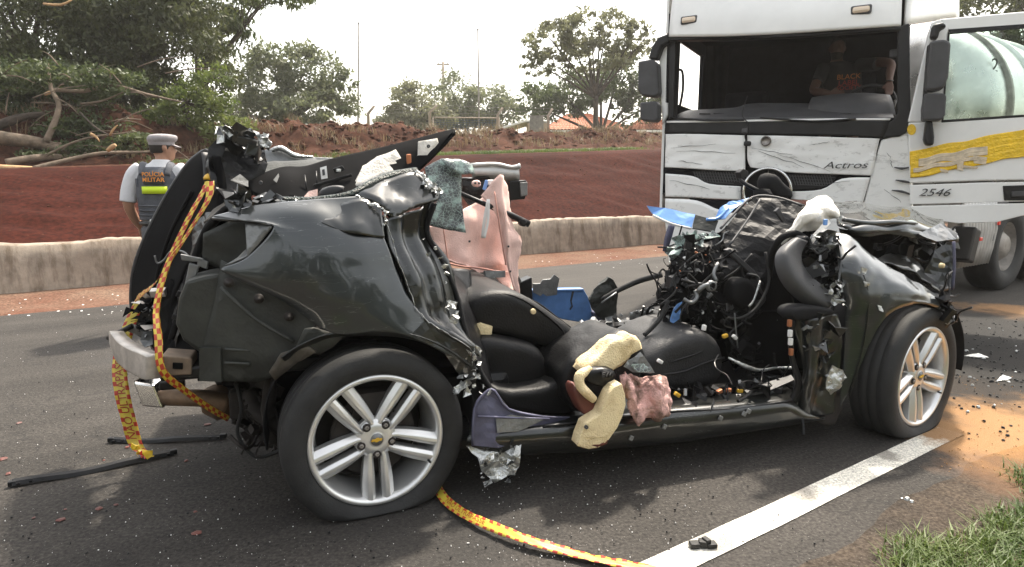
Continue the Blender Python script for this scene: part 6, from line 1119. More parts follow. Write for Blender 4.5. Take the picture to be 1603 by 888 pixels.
g1 = cl_('glass_sheet', [(664, 262, 1.02), (690, 249, 1.04), (720, 252, 1.05), (722, 305, 1.02), (729, 366, 1.0), (704, 362, 1.0), (668, 353, .98), (672, 306, 1.0)], 'shattered', thick=.006, cuts=4, amp=.018, sc=5, seed=6, smooth=True)
g2 = cl_('glass_flap', [(690, 249, 1.0), (720, 250, 1.0), (738, 258, 1.02), (744, 272, 1.0), (728, 274, .98), (712, 270, .97), (700, 260, .98)], 'shattered', thick=.006, amp=.025, sc=9, seed=3, smooth=True)
own([g1, g2], 'shattered_glass', 'greenish crazed laminated glass sheet hanging beside the pink cloth', 'broken glass', 700, 362, 1.0)
def rag(rows, seed, ph):
    f = lambda a, b: .010 * math.sin(b * 5 + a * 3 + ph) + .006 * math.sin(b * 13 + a * 8 + ph)
    return cp('cloth_lobe', rows, 'cloth_grimy', k=9, thick=.008, amp=.035, sc=9, seed=seed, fold=f)
d1 = rag([[(970, 588, .02), (984, 582, -.02), (1000, 588, .0), (1016, 586, -.01), (1034, 586, -.02), (1048, 594, .02)], [(970, 606, -.03), (984, 602, -.08), (1002, 604, -.04), (1016, 604, -.03), (1036, 604, -.08), (1055, 608, -.02)], [(976, 630, -.04), (990, 630, -.10), (1006, 630, -.05), (1018, 628, -.04), (1038, 630, -.09), (1056, 634, -.03)], [(982, 648, -.03), (994, 654, -.09), (1008, 650, -.05), (1020, 646, -.04), (1038, 654, -.09), (1057, 650, -.03)], [(988, 656, -.01), (998, 667, -.06), (1008, 664, -.03), (1018, 655, -.02), (1036, 665, -.06), (1054, 657, -.01)]], 4, 0)
d2 = rag([[(975, 592, .03), (990, 588, .0), (1010, 596, .0)], [(990, 604, .02), (1006, 608, -.01), (1022, 610, .0)], [(1000, 640, .03), (1012, 646, .0), (1026, 640, .01)]], 9, 2)
own([d1, d2], 'grimy_cloth', 'crumpled grimy pink cloth lying over the door sill', 'cloth', 1012, 664, 0.0)
b1 = cprism('panel', [(832, 455), (914, 453), (921, 466), (932, 505), (929, 508), (880, 500), (836, 480)], 1.66, .05, 'blue_plastic', bev=.006); b2 = cprism('crack_strip', [(896, 455), (899, 456), (895, 472), (897, 480), (893, 486), (892, 484), (895, 479), (893, 471)], 1.655, .01, 'letter_dark', bev=0); b3 = cprism('rim', [(832, 454), (914, 452), (914, 456), (832, 458)], 1.65, .07, 'blue_plastic', bev=.004); b4 = cprism('foot', [(930, 490), (944, 482), (948, 494), (940, 504), (932, 500)], 1.6, .06, 'primer_blue')
own([b1, b2, b3, b4], 'blue_board', 'cracked blue plastic panel standing behind the rear seat squab', 'plastic panel', 880, 504, 1.66)
b1 = cl_('sheet', [(1012, 322, 1.2), (1040, 326, 1.15), (1088, 336, 1.05), (1082, 357, 1.0), (1060, 350, 1.05), (1030, 340, 1.12), (1020, 334, 1.18)], 'blue_film', thick=.006, amp=.01, sc=6); b2 = cl_('dark_backing', [(1088, 337, 1.0), (1124, 346, .95), (1118, 364, .92), (1084, 358, .96)], 'inner_steel', thick=.01, amp=.006); b3 = tube('edge_roll', pt((1022, 337, 1.13), (1050, 350, 1.05), (1082, 358, .98)), .008, 'paper_white', car, 6, 3)
own([b1, b2, b3], 'blue_sheet', 'bright blue torn sheet jutting left from the crushed dashboard', 'plastic sheet', 1060, 358, 1.05)
b1 = cl_('sheet', [(1118, 344, .95), (1126, 326, .98), (1140, 316, 1.0), (1172, 310, 1.0), (1150, 326, .95), (1134, 344, .92)], 'blue_film', thick=.006, amp=.02, sc=9); b2 = tube('sheet_edge', pt((1106, 344, .95), (1124, 342, .94), (1140, 326, .96)), .01, 'blue_film', car, 6, 3)
own([b1, b2], 'blue_sheet', 'light blue plastic scrap tucked behind the crushed dashboard top', 'plastic sheet', 1130, 346, .94)
b1 = tube('leg', pt((1052, 352, 1.35), (1046, 372, 1.35), (1041, 394, 1.35)), [.022, .024, .016], 'primer_blue', car, 6, 3); own([b1], 'blue_bar', 'dark blue bent bar hanging below the blue sheet', 'bar', 1043, 394, 1.35)

# ------------------------------------------------------------------ barrier tape
def tapemat():
    m = bpy.data.materials.new('barrier_tape'); m.use_nodes = True; t = m.node_tree; b = t.nodes['Principled BSDF']; b.inputs['Roughness'].default_value = .4
    uv = nn(t, 'ShaderNodeUVMap'); sp = nn(t, 'ShaderNodeSeparateXYZ'); t.links.new(uv.outputs[0], sp.inputs[0])
    ck = nn(t, 'ShaderNodeTexChecker', Scale=1.0); ck.inputs[1].default_value = (.58, .44, .05, 1); ck.inputs[2].default_value = (.42, .04, .02, 1); t.links.new(uv.outputs[0], ck.inputs[0])
    e = nn(t, 'ShaderNodeMath', operation='SUBTRACT'); t.links.new(sp.outputs[1], e.inputs[0]); e.inputs[1].default_value = 2.0
    a = nn(t, 'ShaderNodeMath', operation='ABSOLUTE'); t.links.new(e.outputs[0], a.inputs[0]); g = nn(t, 'ShaderNodeMath', operation='GREATER_THAN'); t.links.new(a.outputs[0], g.inputs[0]); g.inputs[1].default_value = 1.05
    t.links.new(mix(t, g.outputs[0], (.58, .46, .06), ck.outputs[0]), b.inputs['Base Color']); n = nn(t, 'ShaderNodeTexNoise', Scale=45.0); bp = nn(t, 'ShaderNodeBump', Strength=.12, Distance=.004); t.links.new(n.outputs[0], bp.inputs['Height']); t.links.new(bp.outputs[0], b.inputs['Normal']); MAT['barrier_tape'] = m
tapemat(); mat('tape_ink', (.32, .03, .015), .4)
def ribbon(name, pts, wd, parent, twist=None, k=10, cell=.024, crinkle=.002, full=False):
    """pts: (point, width direction)"""
    P = spline([p for p, w_ in pts], k); Wd = spline([w_ for p, w_ in pts], k); vs = []; uvs = []; L = 0
    for i, p in enumerate(P):
        if i: L += (p - P[i - 1]).length
        w_ = Wd[i].normalized(); t = (P[min(i + 1, len(P) - 1)] - P[max(0, i - 1)]).normalized(); n = t.cross(w_)
        for j in range(5):
            f = j / 4 - .5; vs.append(p + w_ * wd * f + n * (crinkle * math.sin(i * 1.3 + j * 1.7) + crinkle * .8 * math.sin(j * 2.4 + i * .37))); uvs.append((L / cell + .001, j / 4 * 4 if not full else 3.3 + j / 4 * 1.9))
    fs = grid_faces(len(P), 5); me = mesh(name, vs, fs, True); u = me.uv_layers.new(name='UVMap')
    for l in me.loops: u.data[l.index].uv = uvs[l.vertex_index]
    o = add(name, me, 'barrier_tape', parent); solid(o, .0005)
    return o, P, Wd
def tape_text(s, P, Wd, s0, h, parent, mirror=1, lift=.004):
    """printed words laid along the ribbon"""
    me = text_mesh(s, h, 0.0, align='LEFT'); cum = [0]
    for i in range(1, len(P)): cum.append(cum[-1] + (P[i] - P[i - 1]).length)
    for v in me.vertices:
        d = min(max(s0 + v.co.x, 0), cum[-1] - 1e-4); i = max(j for j in range(len(cum)) if cum[j] <= d); i = min(i, len(P) - 2); f = (d - cum[i]) / max(1e-6, cum[i + 1] - cum[i])
        p = P[i].lerp(P[i + 1], f); w_ = Wd[i].lerp(Wd[i + 1], f).normalized(); t = (P[i + 1] - P[i]).normalized(); n = t.cross(w_).normalized()
        toc = (K.c if parent is not FT else (_C - FT.location)) - p
        if n.dot(toc) < 0: n = -n
        v.co = p + w_ * (v.co.y * mirror) + n * lift
    return add('lettering', me, 'tape_ink', parent)
FT = None
def wdir(dx, dy=0.0, dz=0.0): return Vector((dx, dy, dz))
tp = thing('barrier_tape', 'red and yellow barrier tape tied to the tailgate and trailing to the road', 'barrier tape', K.o, K.a)
A_ = [(327, 284, .50), (318, 300, .46), (296, 340, .40), (270, 396, .34), (254, 440, .28), (245, 485, .2), (248, 530, .12), (254, 580, .1), (290, 612, .2), (330, 640, .3), (358, 656, .4)]
wa = [wdir(1, 0, .1), wdir(.9, 0, .3), wdir(.9, .2, .4), wdir(.9, .3, .3), wdir(.8, .5, .2), wdir(.7, .7, 0), wdir(.9, .3, 0), wdir(.8, .2, .5), wdir(.4, 0, .9), wdir(.4, 0, .9), wdir(.4, 0, .9)]
ribbon('tape_run', [(q(*p), w_) for p, w_ in zip(A_, wa)], .026, tp, cell=.022, full=True)
B_ = [(329, 284, .47), (326, 312, .42), (300, 356, .38), (275, 395, .34), (246, 440, .34), (226, 458, .5), (213, 468, .7)]
wb = [wdir(1, 0, .1), wdir(.9, .2, .4), wdir(.8, .3, .5), wdir(.8, .3, .5), wdir(.6, .2, .7), wdir(.4, .3, .9), wdir(.3, .3, .9)]
ribbon('tape_run', [(q(*p), w_) for p, w_ in zip(B_, wb)], .030, tp, cell=.024, full=True)
Cc = [(222, 462, .9), (206, 500, .85), (194, 535, .8), (187, 575, .75), (192, 620, .7), (202, 660, .68), (212, 695, .66), (226, 712, .62)]
wc = [wdir(.5, .3, .3), wdir(.7, .2, .2), wdir(.9, 0, .1), wdir(1, 0, 0), wdir(1, 0, 0), wdir(1, 0, -.1), wdir(1, 0, -.2), wdir(.9, .1, -.5)]
o, P_, W_ = ribbon('tape_run', [(q(*p), w_) for p, w_ in zip(Cc, wc)], .058, tp, cell=.020, crinkle=.002)
L_ = sum((P_[i + 1] - P_[i]).length for i in range(len(P_) - 1))
tape_text('NÃO ULTRAPASSE', P_[::-1], W_[::-1], L_ * .12, .046, tp, -1)
clutter('tape_end', [(208, 700), (222, 696), (240, 712), (230, 720), (212, 716)], .55, .62, 8, 'tape_yellow', 81, .016, 'p', tp); clutter('tape_end', [(212, 704), (230, 704), (238, 714), (220, 718)], .55, .62, 8, 'lamp_red', 82, .014, 'p', tp)
FT = thing('barrier_tape', 'red and yellow barrier tape lying on the asphalt by the rear wheel', 'barrier tape', gz(850, 850))
Gp = [(684, 764, .02), (700, 785, .02), (730, 806, .025), (775, 826, .03), (830, 846, .03), (890, 864, .02), (950, 878, .018), (1020, 890, .016), (1100, 905, .014)]
gw = [Vector((.75, .5, .15)), Vector((.6, .75, .25)), Vector((.4, .9, .35)), Vector((.3, .9, .45)), Vector((.3, .95, .2)), Vector((.3, .95, .1)), Vector((.2, 1, 0)), Vector((.2, 1, 0)), Vector((.2, 1, 0))]
o, P_, W_ = ribbon('tape_run', [(gz(x, y, z) - FT.location, w_) for (x, y, z), w_ in zip(Gp, gw)], .042, FT, cell=.018, crinkle=.002)
tape_text('NÃO ULTRAPASSE', P_, W_, .12, .030, FT, 1, .006)

# ------------------------------------------------------------------ strips and fragments on the road
def strip(label, a, b, wd, h, seed):
    A = gz(*a); B = gz(*b); t = thing('trim_strip', label, 'trim strip', A, 0, 'black trim strips on the road'); n = 24; d = (B - A); s = d.cross(Vector((0, 0, 1))).normalized(); vs = []
    for i in range(n + 1):
        f = i / n; p = d * f + s * .02 * math.sin(f * 3.1) + Vector((0, 0, .004 * math.sin(f * 9 + seed)))
        w_ = wd * (1 + .15 * mnoise.noise(Vector((f * 9, seed, 0))))
        vs += [p - s * w_, p - s * w_ + Vector((0, 0, h * .6)), p - s * w_ * .3 + Vector((0, 0, h)), p + s * w_ * .5 + Vector((0, 0, h * .7)), p + s * w_]
    o = add('strip', mesh('strip', [v + Vector((0, 0, .006)) for v in vs], grid_faces(n + 1, 5)), 'black_plastic', t); solid(o, .002)
    for f in (0, 1): v, fc = box_geo(d * f + Vector((0, 0, .016)), (.03, .025, .022), Matrix.Rotation(math.atan2(d.y, d.x), 3, 'Z')); bevel(add('end_clip', mesh('end_clip', v, fc), 'black_plastic', t), .004)
    vs = []
    for i in range(14): v, fc = box_geo(d * ((i + .5) / 14) + s * (wd + .004) + Vector((0, 0, .014)), (.012, .006, .010), Matrix.Rotation(math.atan2(d.y, d.x), 3, 'Z')); vs.append((v, fc))
    V, Fc = merge(vs); tag(add('clips', mesh('clips', V, Fc), 'satin_black', t), kind='stuff')
strip('long black trim strip on the road, lower left, under the tape end', (20, 762), (272, 712), .016, .022, 1)
strip('short black trim strip on the road nearest the exhaust', (175, 693), (350, 687), .014, .018, 2)
t = thing('plastic_clip', 'small black plastic clip block lying on the white line', 'debris', gz(1100, 858)); random.seed(3)
for dx, sx_, sz_, r_ in ((-.03, .035, .018, .1), (.0, .03, .024, -.2), (.028, .036, .016, .15), (.012, .02, .03, .4)): box('clip_block', (dx, random.uniform(-.006, .006), sz_ / 2 + .006), (sx_, .03, sz_), 'black_plastic', t, Matrix.Rotation(r_, 3, 'Z'), .003)
mat('sand_lump', (.36, .20, .085), .95)
# shards scattered on the road
random.seed(17)
def scatter(name, label, spots, mt, size, cat='debris', h=.3):
    parts = []
    for (x, y) in spots:
        p = gz(x, y, .004); s = size * random.uniform(.5, 1.6); m = random.randint(4, 6); rr = [Vector((s * random.uniform(.5, 1) * math.cos(6.28 * i / m), s * random.uniform(.5, 1) * math.sin(6.28 * i / m), 0)) for i in range(m)]
        top = Vector((0, 0, s * h * random.uniform(.5, 1.5))); V = [p + r for r in rr] + [p + r * .6 + top + Vector((random.uniform(-.2, .2) * s, 0, 0)) for r in rr]
        parts.append((V, [tuple(range(m, 2 * m))] + [(i, (i + 1) % m, m + (i + 1) % m, m + i) for i in range(m)]))
    V, Fc = merge(parts); return tag(add(name, mesh(name, V, Fc), mt), label, cat, kind='stuff')
rnd = lambda n, x0, x1, y0, y1: [(random.uniform(x0, x1), random.uniform(y0, y1)) for _ in range(n)]
scatter('glass_specks', 'tiny pale glass specks scattered over the asphalt', rnd(420, 0, 1000, 520, 888) + rnd(160, 700, 1100, 700, 888) + rnd(90, 0, 1040, 470, 560), 'paper_white', .0022, h=.8)
scatter('dark_specks', 'small dark grit scattered over the asphalt', rnd(500, 0, 1300, 520, 888), 'black_plastic', .004, h=.8)
scatter('brown_leaf_bits', 'small brown leaf bits on the road at left', rnd(16, 0, 330, 660, 840), 'leather_brown', .014, h=.2)
scatter('charred_fragments', 'charred dark fragments strewn on the oily road beyond the front wheel', rnd(190, 1480, 1603, 500, 600) + rnd(30, 1490, 1603, 600, 690), 'satin_black', .009, h=.5)
scatter('pale_fragments', 'pale plastic and foil fragments on the oily road beyond the front wheel', rnd(26, 1490, 1603, 515, 650) + [(1420, 782), (1428, 786), (1412, 780)], 'torn_metal', .012, h=.4)
scatter('sand_grains', 'orange sand clumps at the edge of the spilled sand', rnd(140, 1470, 1603, 590, 740), 'sand_lump', .004, h=.5)
scatter('shoulder_litter', 'small pale litter on the dirt shoulder below the wall', rnd(40, 0, 230, 458, 495) + rnd(40, 830, 1040, 385, 420), 'paper_white', .012, h=.3)
# two larger pale bits that can be told apart
for lb, a, b in (('thin pale splinter on the oily road beyond the front wheel', (1508, 558), (1548, 562)), ('white angular scrap on the road right of the front wheel', (1560, 597), (1584, 594))):
    A, B = gz(*a), gz(*b); t = thing('road_splinter', lb, 'debris', A); d = B - A; s = Vector((-d.y, d.x, 0)) * .16
    add('splinter', mesh('splinter', [Vector((0, 0, .004)), d * .5 - s + Vector((0, 0, .01)), d + Vector((0, 0, .012)), d * .6 + s + Vector((0, 0, .03)), d * .3 + s * .5 + Vector((0, 0, .02))], [(0, 1, 2, 3, 4)]), 'torn_metal', t).modifiers.new('thickness', 'SOLIDIFY').thickness = .006
# ================================================================== PEOPLE
mat('skin', (.36, .19, .12), .55, var=.1, vscale=9); mat('shirt_white', (.62, .62, .64), .85, var=.06, vscale=9, bump=.2, bscale=60); mat('vest_grey', (.085, .09, .105), .85, var=.2, vscale=14, bump=.3, bscale=160)
mat('skin_in_shade', (.075, .036, .024), .7)  # skin colour lowered to carry the dimness inside the cab
mat('shaded_orange', (.34, .12, .025), .8); mat('shaded_red', (.24, .025, .018), .8)  # shirt print colours darkened for the cab shade
mat('cap_grey', (.30, .275, .28), .85, var=.1, vscale=20, bump=.2, bscale=200); mat('trousers_grey', (.10, .10, .11), .85, var=.1); mat('boot_black', (.012, .012, .012), .4); mat('hair_dark', (.018, .013, .010), .8)
mat('orange_print', (.80, .30, .05), .6); mat('hi_vis', (.62, .80, .02), .5); mat('red_print', (.55, .05, .03), .6); mat('shirt_black', (.014, .014, .015), .85)
m_ = MAT['hi_vis']; 
def remeshed(name, geos, mt, parent, vox=.009, sm=4):
    V, Fc = merge(geos); o = add(name, mesh(name, V, Fc, True), mt, parent)
    r = o.modifiers.new('remesh', 'REMESH'); r.mode = 'VOXEL'; r.voxel_size = vox; r.use_smooth_shade = True
    s = o.modifiers.new('smooth', 'SMOOTH'); s.factor = .5; s.iterations = sm; return o
def ell(pts, seg=18, k=5):
    """stack of ellipses: (centre, rx, ry), along z-ish axis"""
    C = spline([Vector(p[0]) for p in pts], k); rx = spline([Vector((p[1], p[2], 0)) for p in pts], k); vs = []
    for c, r in zip(C, rx):
        for j in range(seg): a = 2 * math.pi * j / seg; vs.append(c + Vector((r.x * math.cos(a), r.y * math.sin(a), 0)))
    return vs, grid_faces(len(C), seg, True) + [tuple(range(seg))[::-1], tuple((len(C) - 1) * seg + j for j in range(seg))]
def head_geo(c, yaw=0.0, s=1.0):
    """skull, jaw, nose, ears, brow; face looks along +y turned by yaw"""
    g = [ell([(Vector((0, -.012, -.115)), .03, .04), (Vector((0, .012, -.10)), .05, .07), (Vector((0, .01, -.05)), .066, .088), (Vector((0, 0, 0)), .074, .096), (Vector((0, -.008, .05)), .073, .094), (Vector((0, -.01, .09)), .055, .072), (Vector((0, -.01, .112)), .02, .03)]),
         ell([(Vector((0, .092, -.035)), .016, .018), (Vector((0, .098, -.025)), .014, .02), (Vector((0, .088, .012)), .008, .012)], 10, 3), ell([(Vector((0, .078, -.068)), .024, .014), (Vector((0, .08, -.06)), .025, .014), (Vector((0, .078, -.052)), .024, .012)], 10, 2),
         ell([(Vector((0, .08, .018)), .05, .012), (Vector((0, .082, .024)), .05, .012)], 10, 2)]
    for sd in (-1, 1): g.append(ell([(Vector((sd * .076, -.008, -.03)), .008, .012), (Vector((sd * .082, -.012, -.005)), .009, .02), (Vector((sd * .080, -.012, .018)), .007, .014)], 10, 3))
    Rm = Matrix.Rotation(yaw, 3, 'Z'); V, F_ = merge(g); return [Rm @ v * s + Vector(c) for v in V], F_
def hand_geo(w_, d, side, s=1.0, curl=.35, n=None):
    """palm and five fingers from the wrist w_ along d; side = direction of the thumb"""
    d = Vector(d).normalized(); t = Vector(side); t = (t - d * t.dot(d)).normalized(); n = d.cross(t) if n is None else Vector(n); g = []; w_ = Vector(w_)
    for k in range(4): o_ = t * (.030 - .020 * k) * s; g.append(tube_geo([w_ + o_ * .6, w_ + d * .05 * s + o_, w_ + d * .088 * s + o_], [.016 * s, .015 * s, .012 * s], 8, 2))
    for k, L in enumerate((.068, .076, .070, .055)):
        b = w_ + d * .085 * s + t * (.030 - .020 * k) * s; m = b + (d - n * curl * .5).normalized() * L * .5 * s; e = m + (d - n * curl * 1.4).normalized() * L * .5 * s; g.append(tube_geo([b, m, e], [.0095 * s, .0088 * s, .0068 * s], 8, 3))
    b = w_ + d * .022 * s + t * .026 * s; m = b + (d * .6 + t * .7).normalized() * .035 * s; e = m + (d * .9 + t * .25 - n * .2).normalized() * .032 * s; g.append(tube_geo([b, m, e], [.0125 * s, .0105 * s, .008 * s], 8, 3)); return merge(g)
# policeman seen from behind
fp_ = gz(270, 511); PO = thing('person', 'person in grey cap, white shirt and dark vest standing with back turned beside the tailgate', 'person', (fp_.x, 5.55, 0), R(10))
PO.scale = (.97, .97, .97)
Lq = lambda x, y, z: Vector((x, y, z))
legs = [ell([(Lq(sd * .10, .02, .03), .045, .05), (Lq(sd * .10, 0, .12), .045, .05), (Lq(sd * .10, 0, .30), .055, .06), (Lq(sd * .095, .01, .50), .062, .066), (Lq(sd * .09, 0, .72), .082, .088), (Lq(sd * .085, 0, .90), .095, .11)]) for sd in (-1, 1)]
feet = [ell([(Lq(sd * .11, .06, .0), .045, .12), (Lq(sd * .11, .05, .03), .045, .12), (Lq(sd * .105, .0, .09), .045, .06), (Lq(sd * .10, 0, .22), .052, .058)], 14, 3) for sd in (-1, 1)]
torso = ell([(Lq(0, 0, .86), .165, .12), (Lq(0, 0, .96), .165, .12), (Lq(0, -.01, 1.08), .155, .11), (Lq(0, -.01, 1.22), .175, .12), (Lq(0, -.005, 1.34), .185, .12), (Lq(0, 0, 1.42), .14, .09), (Lq(.01, .01, 1.47), .07, .07)])
neck = ell([(Lq(.01, .01, 1.42), .06, .065), (Lq(.02, .02, 1.50), .055, .06), (Lq(.025, .03, 1.56), .055, .062)], 14, 3)
HC = Lq(.03, .035, 1.60); head = head_geo(HC, R(-55))
armL = tube_geo([Lq(-.18, 0, 1.40), Lq(-.245, -.02, 1.25), Lq(-.265, -.03, 1.12), Lq(-.26, .04, 1.0), Lq(-.235, .12, .90)], [.062, .055, .046, .041, .030], 12, 4); armR = tube_geo([Lq(.18, 0, 1.40), Lq(.235, .02, 1.26), Lq(.255, .05, 1.12), Lq(.235, .15, 1.02), Lq(.20, .25, .96)], [.062, .055, .046, .041, .030], 12, 4)
hl = hand_geo(Lq(-.235, .12, .90), (.1, .35, -.9), (.3, .9, .3)); hr = hand_geo(Lq(.20, .25, .96), (-.2, .8, -.4), (-.8, .2, .5))
remeshed('body', legs + feet + [torso, neck, head, armL, armR, hl, hr], 'skin', PO, .0075)
slv = lambda sd: tube_geo([Lq(sd * .14, 0, 1.42), Lq(sd * .20, -.01, 1.36), Lq(sd * .248, -.02 if sd < 0 else .02, 1.24), Lq(sd * .268, -.03 if sd < 0 else .045, 1.13)], [.075, .076, .070, .066], 14, 4)
remeshed('shirt', [ell([(Lq(0, 0, .88), .172, .128), (Lq(0, -.01, 1.08), .165, .12), (Lq(0, -.01, 1.22), .185, .13), (Lq(0, -.005, 1.35), .195, .13), (Lq(.003, 0, 1.43), .145, .098), (Lq(.012, .008, 1.475), .082, .080), (Lq(.018, .012, 1.50), .072, .074)]), slv(-1), slv(1)], 'shirt_white', PO, .009)
remeshed('trousers', [ell([(Lq(sd * .10, 0, .10), .058, .064), (Lq(sd * .10, 0, .30), .066, .072), (Lq(sd * .095, .01, .50), .074, .078), (Lq(sd * .09, 0, .72), .092, .10), (Lq(sd * .085, 0, .90), .102, .122)]) for sd in (-1, 1)] + [ell([(Lq(0, 0, .82), .17, .125), (Lq(0, 0, .90), .176, .132), (Lq(0, 0, .96), .174, .13)])], 'trousers_grey', PO, .011)
for sd in (-1, 1): add('boot', mesh('boot', *(lambda g: (g[0], g[1]))(ell([(Lq(sd * .11, .06, .0), .05, .135), (Lq(sd * .11, .06, .03), .052, .135), (Lq(sd * .105, .02, .08), .052, .085), (Lq(sd * .10, 0, .14), .062, .068)], 16, 3)), True), 'boot_black', PO)
vst = remeshed('vest', [ell([(Lq(0, -.005, .97), .192, .148), (Lq(0, -.01, 1.08), .19, .145), (Lq(0, -.015, 1.22), .196, .152), (Lq(0, -.012, 1.34), .185, .15), (Lq(0, -.008, 1.41), .15, .125), (Lq(0, -.005, 1.435), .12, .10)])], 'vest_grey', PO, .011)
for z in (1.02, 1.06, 1.10): tube('webbing', [Lq(.185 * math.sin(a), -.012 - .152 * math.cos(a), z) for a in np.linspace(-1.4, 1.4, 14)], .006, 'vest_grey', vst, 6, 1)
for sd in (-1, 1): tube('shoulder_strap', [Lq(sd * .10, -.13, 1.36), Lq(sd * .11, -.08, 1.44), Lq(sd * .11, .02, 1.46), Lq(sd * .10, .12, 1.38)], [.03, .03, .03, .03], 'vest_grey', vst, 10, 3, .4); box('side_buckle', Lq(sd * .15, -.10, 1.30), (.03, .03, .07), 'vest_grey', vst, Matrix.Rotation(sd * .6, 3, 'Z'), .006)
def bent(o, r_=.158, z0=0.0):
    for v in o.data.vertices: a = v.co.x / .185; v.co.y += .152 * (1 - math.cos(a)); v.co.x = .185 * math.sin(a) if abs(v.co.x) > 1e-6 else v.co.x
def back_plate(nm, z, w_, h, mt_, y):
    vs = [Vector((-w_ / 2 + w_ * i / 10, y, z + h * (j - .5))) for j in (0, 1) for i in range(11)]; o = add(nm, mesh(nm, vs, grid_faces(2, 11), True), mt_, vst); bent(o); solid(o, .006); return o
back_plate('name_panel', 1.345, .17, .115, 'vest_grey', -.178); back_plate('reflective_strip', 1.235, .215, .062, 'hi_vis', -.180)
for s_, z in (('POLÍCIA', 1.368), ('MILITAR', 1.322)):
    me = text_mesh(s_, .05, .001, offset=.0008); o = add('lettering', me, 'orange_print', vst)
    for v in me.vertices: v.co = Vector((v.co.x, -.186 + v.co.z, z + v.co.y))
    bent(o)
tube('belt', [Lq(.18 * math.cos(a), .138 * math.sin(a), .945) for a in np.linspace(0, 2 * math.pi, 33)], .02, 'boot_black', PO, 8, 1); box('radio_pouch', Lq(-.04, -.15, .955), (.04, .03, .06), 'paper_white', PO, None, .006); box('holster', Lq(.19, .0, .86), (.05, .08, .2), 'boot_black', PO, None, .015)
Rc = Matrix.Rotation(R(-55), 3, 'Z')
capv, capf = ell([(Lq(0, -.005, .022), .083, .104), (Lq(0, -.008, .05), .086, .107), (Lq(0, -.002, .068), .098, .118), (Lq(0, .004, .09), .10, .12), (Lq(0, .01, .112), .086, .105), (Lq(0, .01, .122), .04, .05)], 28, 4)
cap = add('cap', mesh('cap', [Rc @ v + HC for v in capv], capf, True), 'cap_grey', PO)
pk = [Rc @ Vector((.085 * math.sin(a), .095 * math.cos(a) + e, .03 - e * .35)) + HC for e in (0, .055) for a in np.linspace(-1.1, 1.1, 12)]; o = add('peak', mesh('peak', pk, grid_faces(2, 12), True), 'cap_grey', cap); solid(o, .006)
hv, hf = ell([(Lq(0, -.020, -.045), .060, .074), (Lq(0, -.014, -.02), .075, .092), (Lq(0, -.010, .028), .078, .100)], 24, 3); add('hair', mesh('hair', [Rc @ v + HC for v in hv], hf, True), 'hair_dark', PO)
# the man sitting in the cab
cb = T.M @ T.P(1322, 150, 1.25); PC = thing('person', 'bearded person in black printed shirt sitting at the wheel of the truck', 'person', (cb.x, cb.y, 1.25), T.a + math.pi)
CI = (Matrix.Translation(PC.location) @ Matrix.Rotation(T.a + math.pi, 4, 'Z')).inverted()
def W3(px, py, b): return CI @ (T.M @ T.P(px, py, b))
h0 = W3(1311, 76, 1.24); sl_ = W3(1346, 102, 1.25); sr_ = W3(1290, 106, 1.25); mid = W3(1320, 165, 1.28)
hipz = mid.z - .12
bd = [ell([(Lq(mid.x, mid.y, hipz), .17, .13), (Lq(mid.x, mid.y, mid.z + .08), .165, .12), (Lq((sl_.x + sr_.x) / 2, mid.y, sl_.z - .12), .19, .12), (Lq((sl_.x + sr_.x) / 2, mid.y, sl_.z), .14, .09), (Lq(h0.x, h0.y, sl_.z + .06), .065, .065)]), ell([(Lq(h0.x, h0.y - .01, sl_.z), .06, .06), (Lq(h0.x, h0.y, h0.z - .08), .055, .06)], 14, 3), head_geo(h0, R(10))]
elR = W3(1274, 142, 1.0); waR = W3(1300, 147, .76); elL = W3(1394, 100, .9); waL = W3(1392, 130, .68)
arms = [tube_geo([sr_, sr_.lerp(elR, .5) + Vector((.02, 0, -.03)), elR, elR.lerp(waR, .5), waR], [.06, .052, .044, .04, .028], 12, 4), tube_geo([sl_, sl_.lerp(elL, .5) + Vector((-.02, 0, .02)), elL, elL.lerp(waL, .5), waL], [.06, .052, .044, .04, .028], 12, 4)]
thigh = [tube_geo([Lq(mid.x + sd * .1, mid.y, hipz), Lq(mid.x + sd * .12, mid.y + .25, hipz + .02), Lq(mid.x + sd * .13, mid.y + .42, hipz - .02), Lq(mid.x + sd * .13, mid.y + .45, .1)], [.09, .08, .065, .05], 12, 4) for sd in (-1, 1)]
hd = [hand_geo(waR, W3(1318, 147, .68) - waR, (0, 0, 1)), hand_geo(waL, W3(1391, 150, .62) - waL, (1, .3, 0))]
remeshed('body', bd + arms + thigh + hd, 'skin_in_shade', PC, .0085)
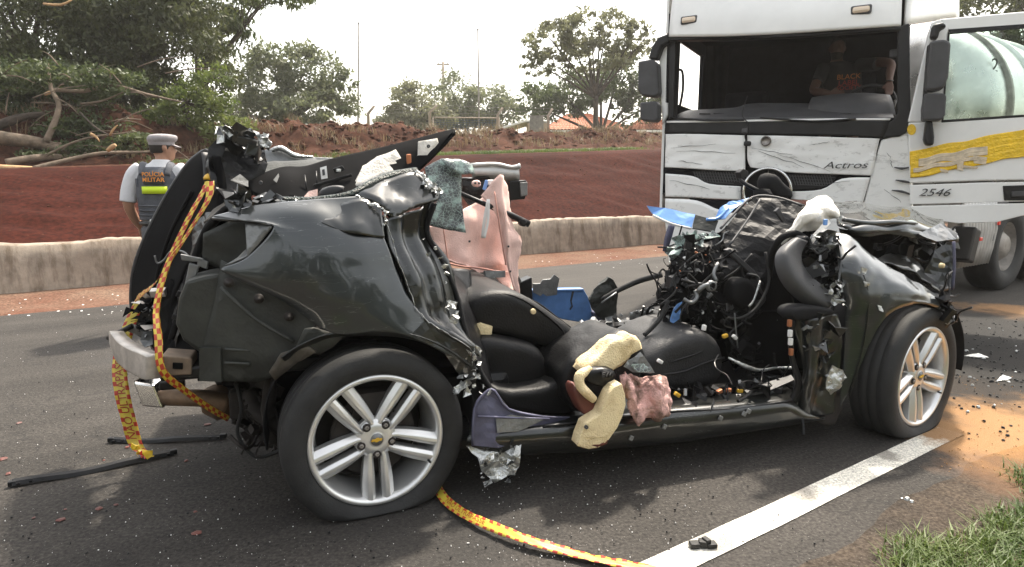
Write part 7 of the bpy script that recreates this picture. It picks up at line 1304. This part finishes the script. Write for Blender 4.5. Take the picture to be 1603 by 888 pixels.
sh = remeshed('shirt', [ell([(Lq(mid.x, mid.y, hipz), .18, .14), (Lq(mid.x, mid.y, mid.z + .08), .18, .135), (Lq((sl_.x + sr_.x) / 2, mid.y, sl_.z - .12), .205, .135), (Lq((sl_.x + sr_.x) / 2, mid.y, sl_.z + .005), .155, .10), (Lq(h0.x, h0.y, sl_.z + .05), .085, .08)]), tube_geo([sr_, sr_.lerp(elR, .6)], [.075, .068], 12, 3), tube_geo([sl_, sl_.lerp(elL, .6)], [.075, .068], 12, 3)], 'shirt_black', PC, .01)
for s_, py, mt_ in (('BLACK', 113, 'shaded_orange'), ('LABEL', 123, 'shaded_red'), ('SOCIETY', 131, 'shaded_red')):
    p = W3(1326, py, .79); o = word('lettering', s_, .075 if s_ != 'SOCIETY' else .06, mt_, p, sh, math.pi); o.rotation_euler = (math.pi / 2, 0, math.pi); o.location.y = mid.y + .150
remeshed('beard', [ell([(h0 + Lq(0, .03, -.128), .04, .05), (h0 + Lq(0, .03, -.095), .056, .072), (h0 + Lq(0, .024, -.055), .069, .084)], 16, 3)], 'hair_dark', PC, .009, 1)
hv, hf = ell([(h0 + Lq(0, -.022, -.04), .070, .086), (h0 + Lq(0, -.018, .04), .079, .096), (h0 + Lq(0, -.014, .09), .066, .082), (h0 + Lq(0, -.01, .122), .02, .03)], 20, 3); add('hair', mesh('hair', hv, hf, True), 'hair_dark', PC)
tube('bracelet', [waL + Vector((.032 * math.cos(a), .032 * math.sin(a), .02)) for a in np.linspace(0, 6.28, 17)], .005, 'boot_black', PC, 6, 1)
# ------------------------------------------------------------------ thin warm haze over the whole place
hz = bpy.data.materials.new('haze'); hz.use_nodes = True; t_ = hz.node_tree; t_.nodes.clear(); o_ = nn(t_, 'ShaderNodeOutputMaterial'); pv = nn(t_, 'ShaderNodeVolumePrincipled', Density=0.0011)
pv.inputs['Color'].default_value = (.93, .91, .88, 1); pv.inputs['Anisotropy'].default_value = .3; t_.links.new(pv.outputs[0], o_.inputs['Volume']); MAT['haze'] = hz
v, f = box_geo((0, 70, 9), (400, 200, 22)); tag(add('haze', mesh('haze', v, f), 'haze'), 'thin pale haze in the air', 'haze', kind='stuff')
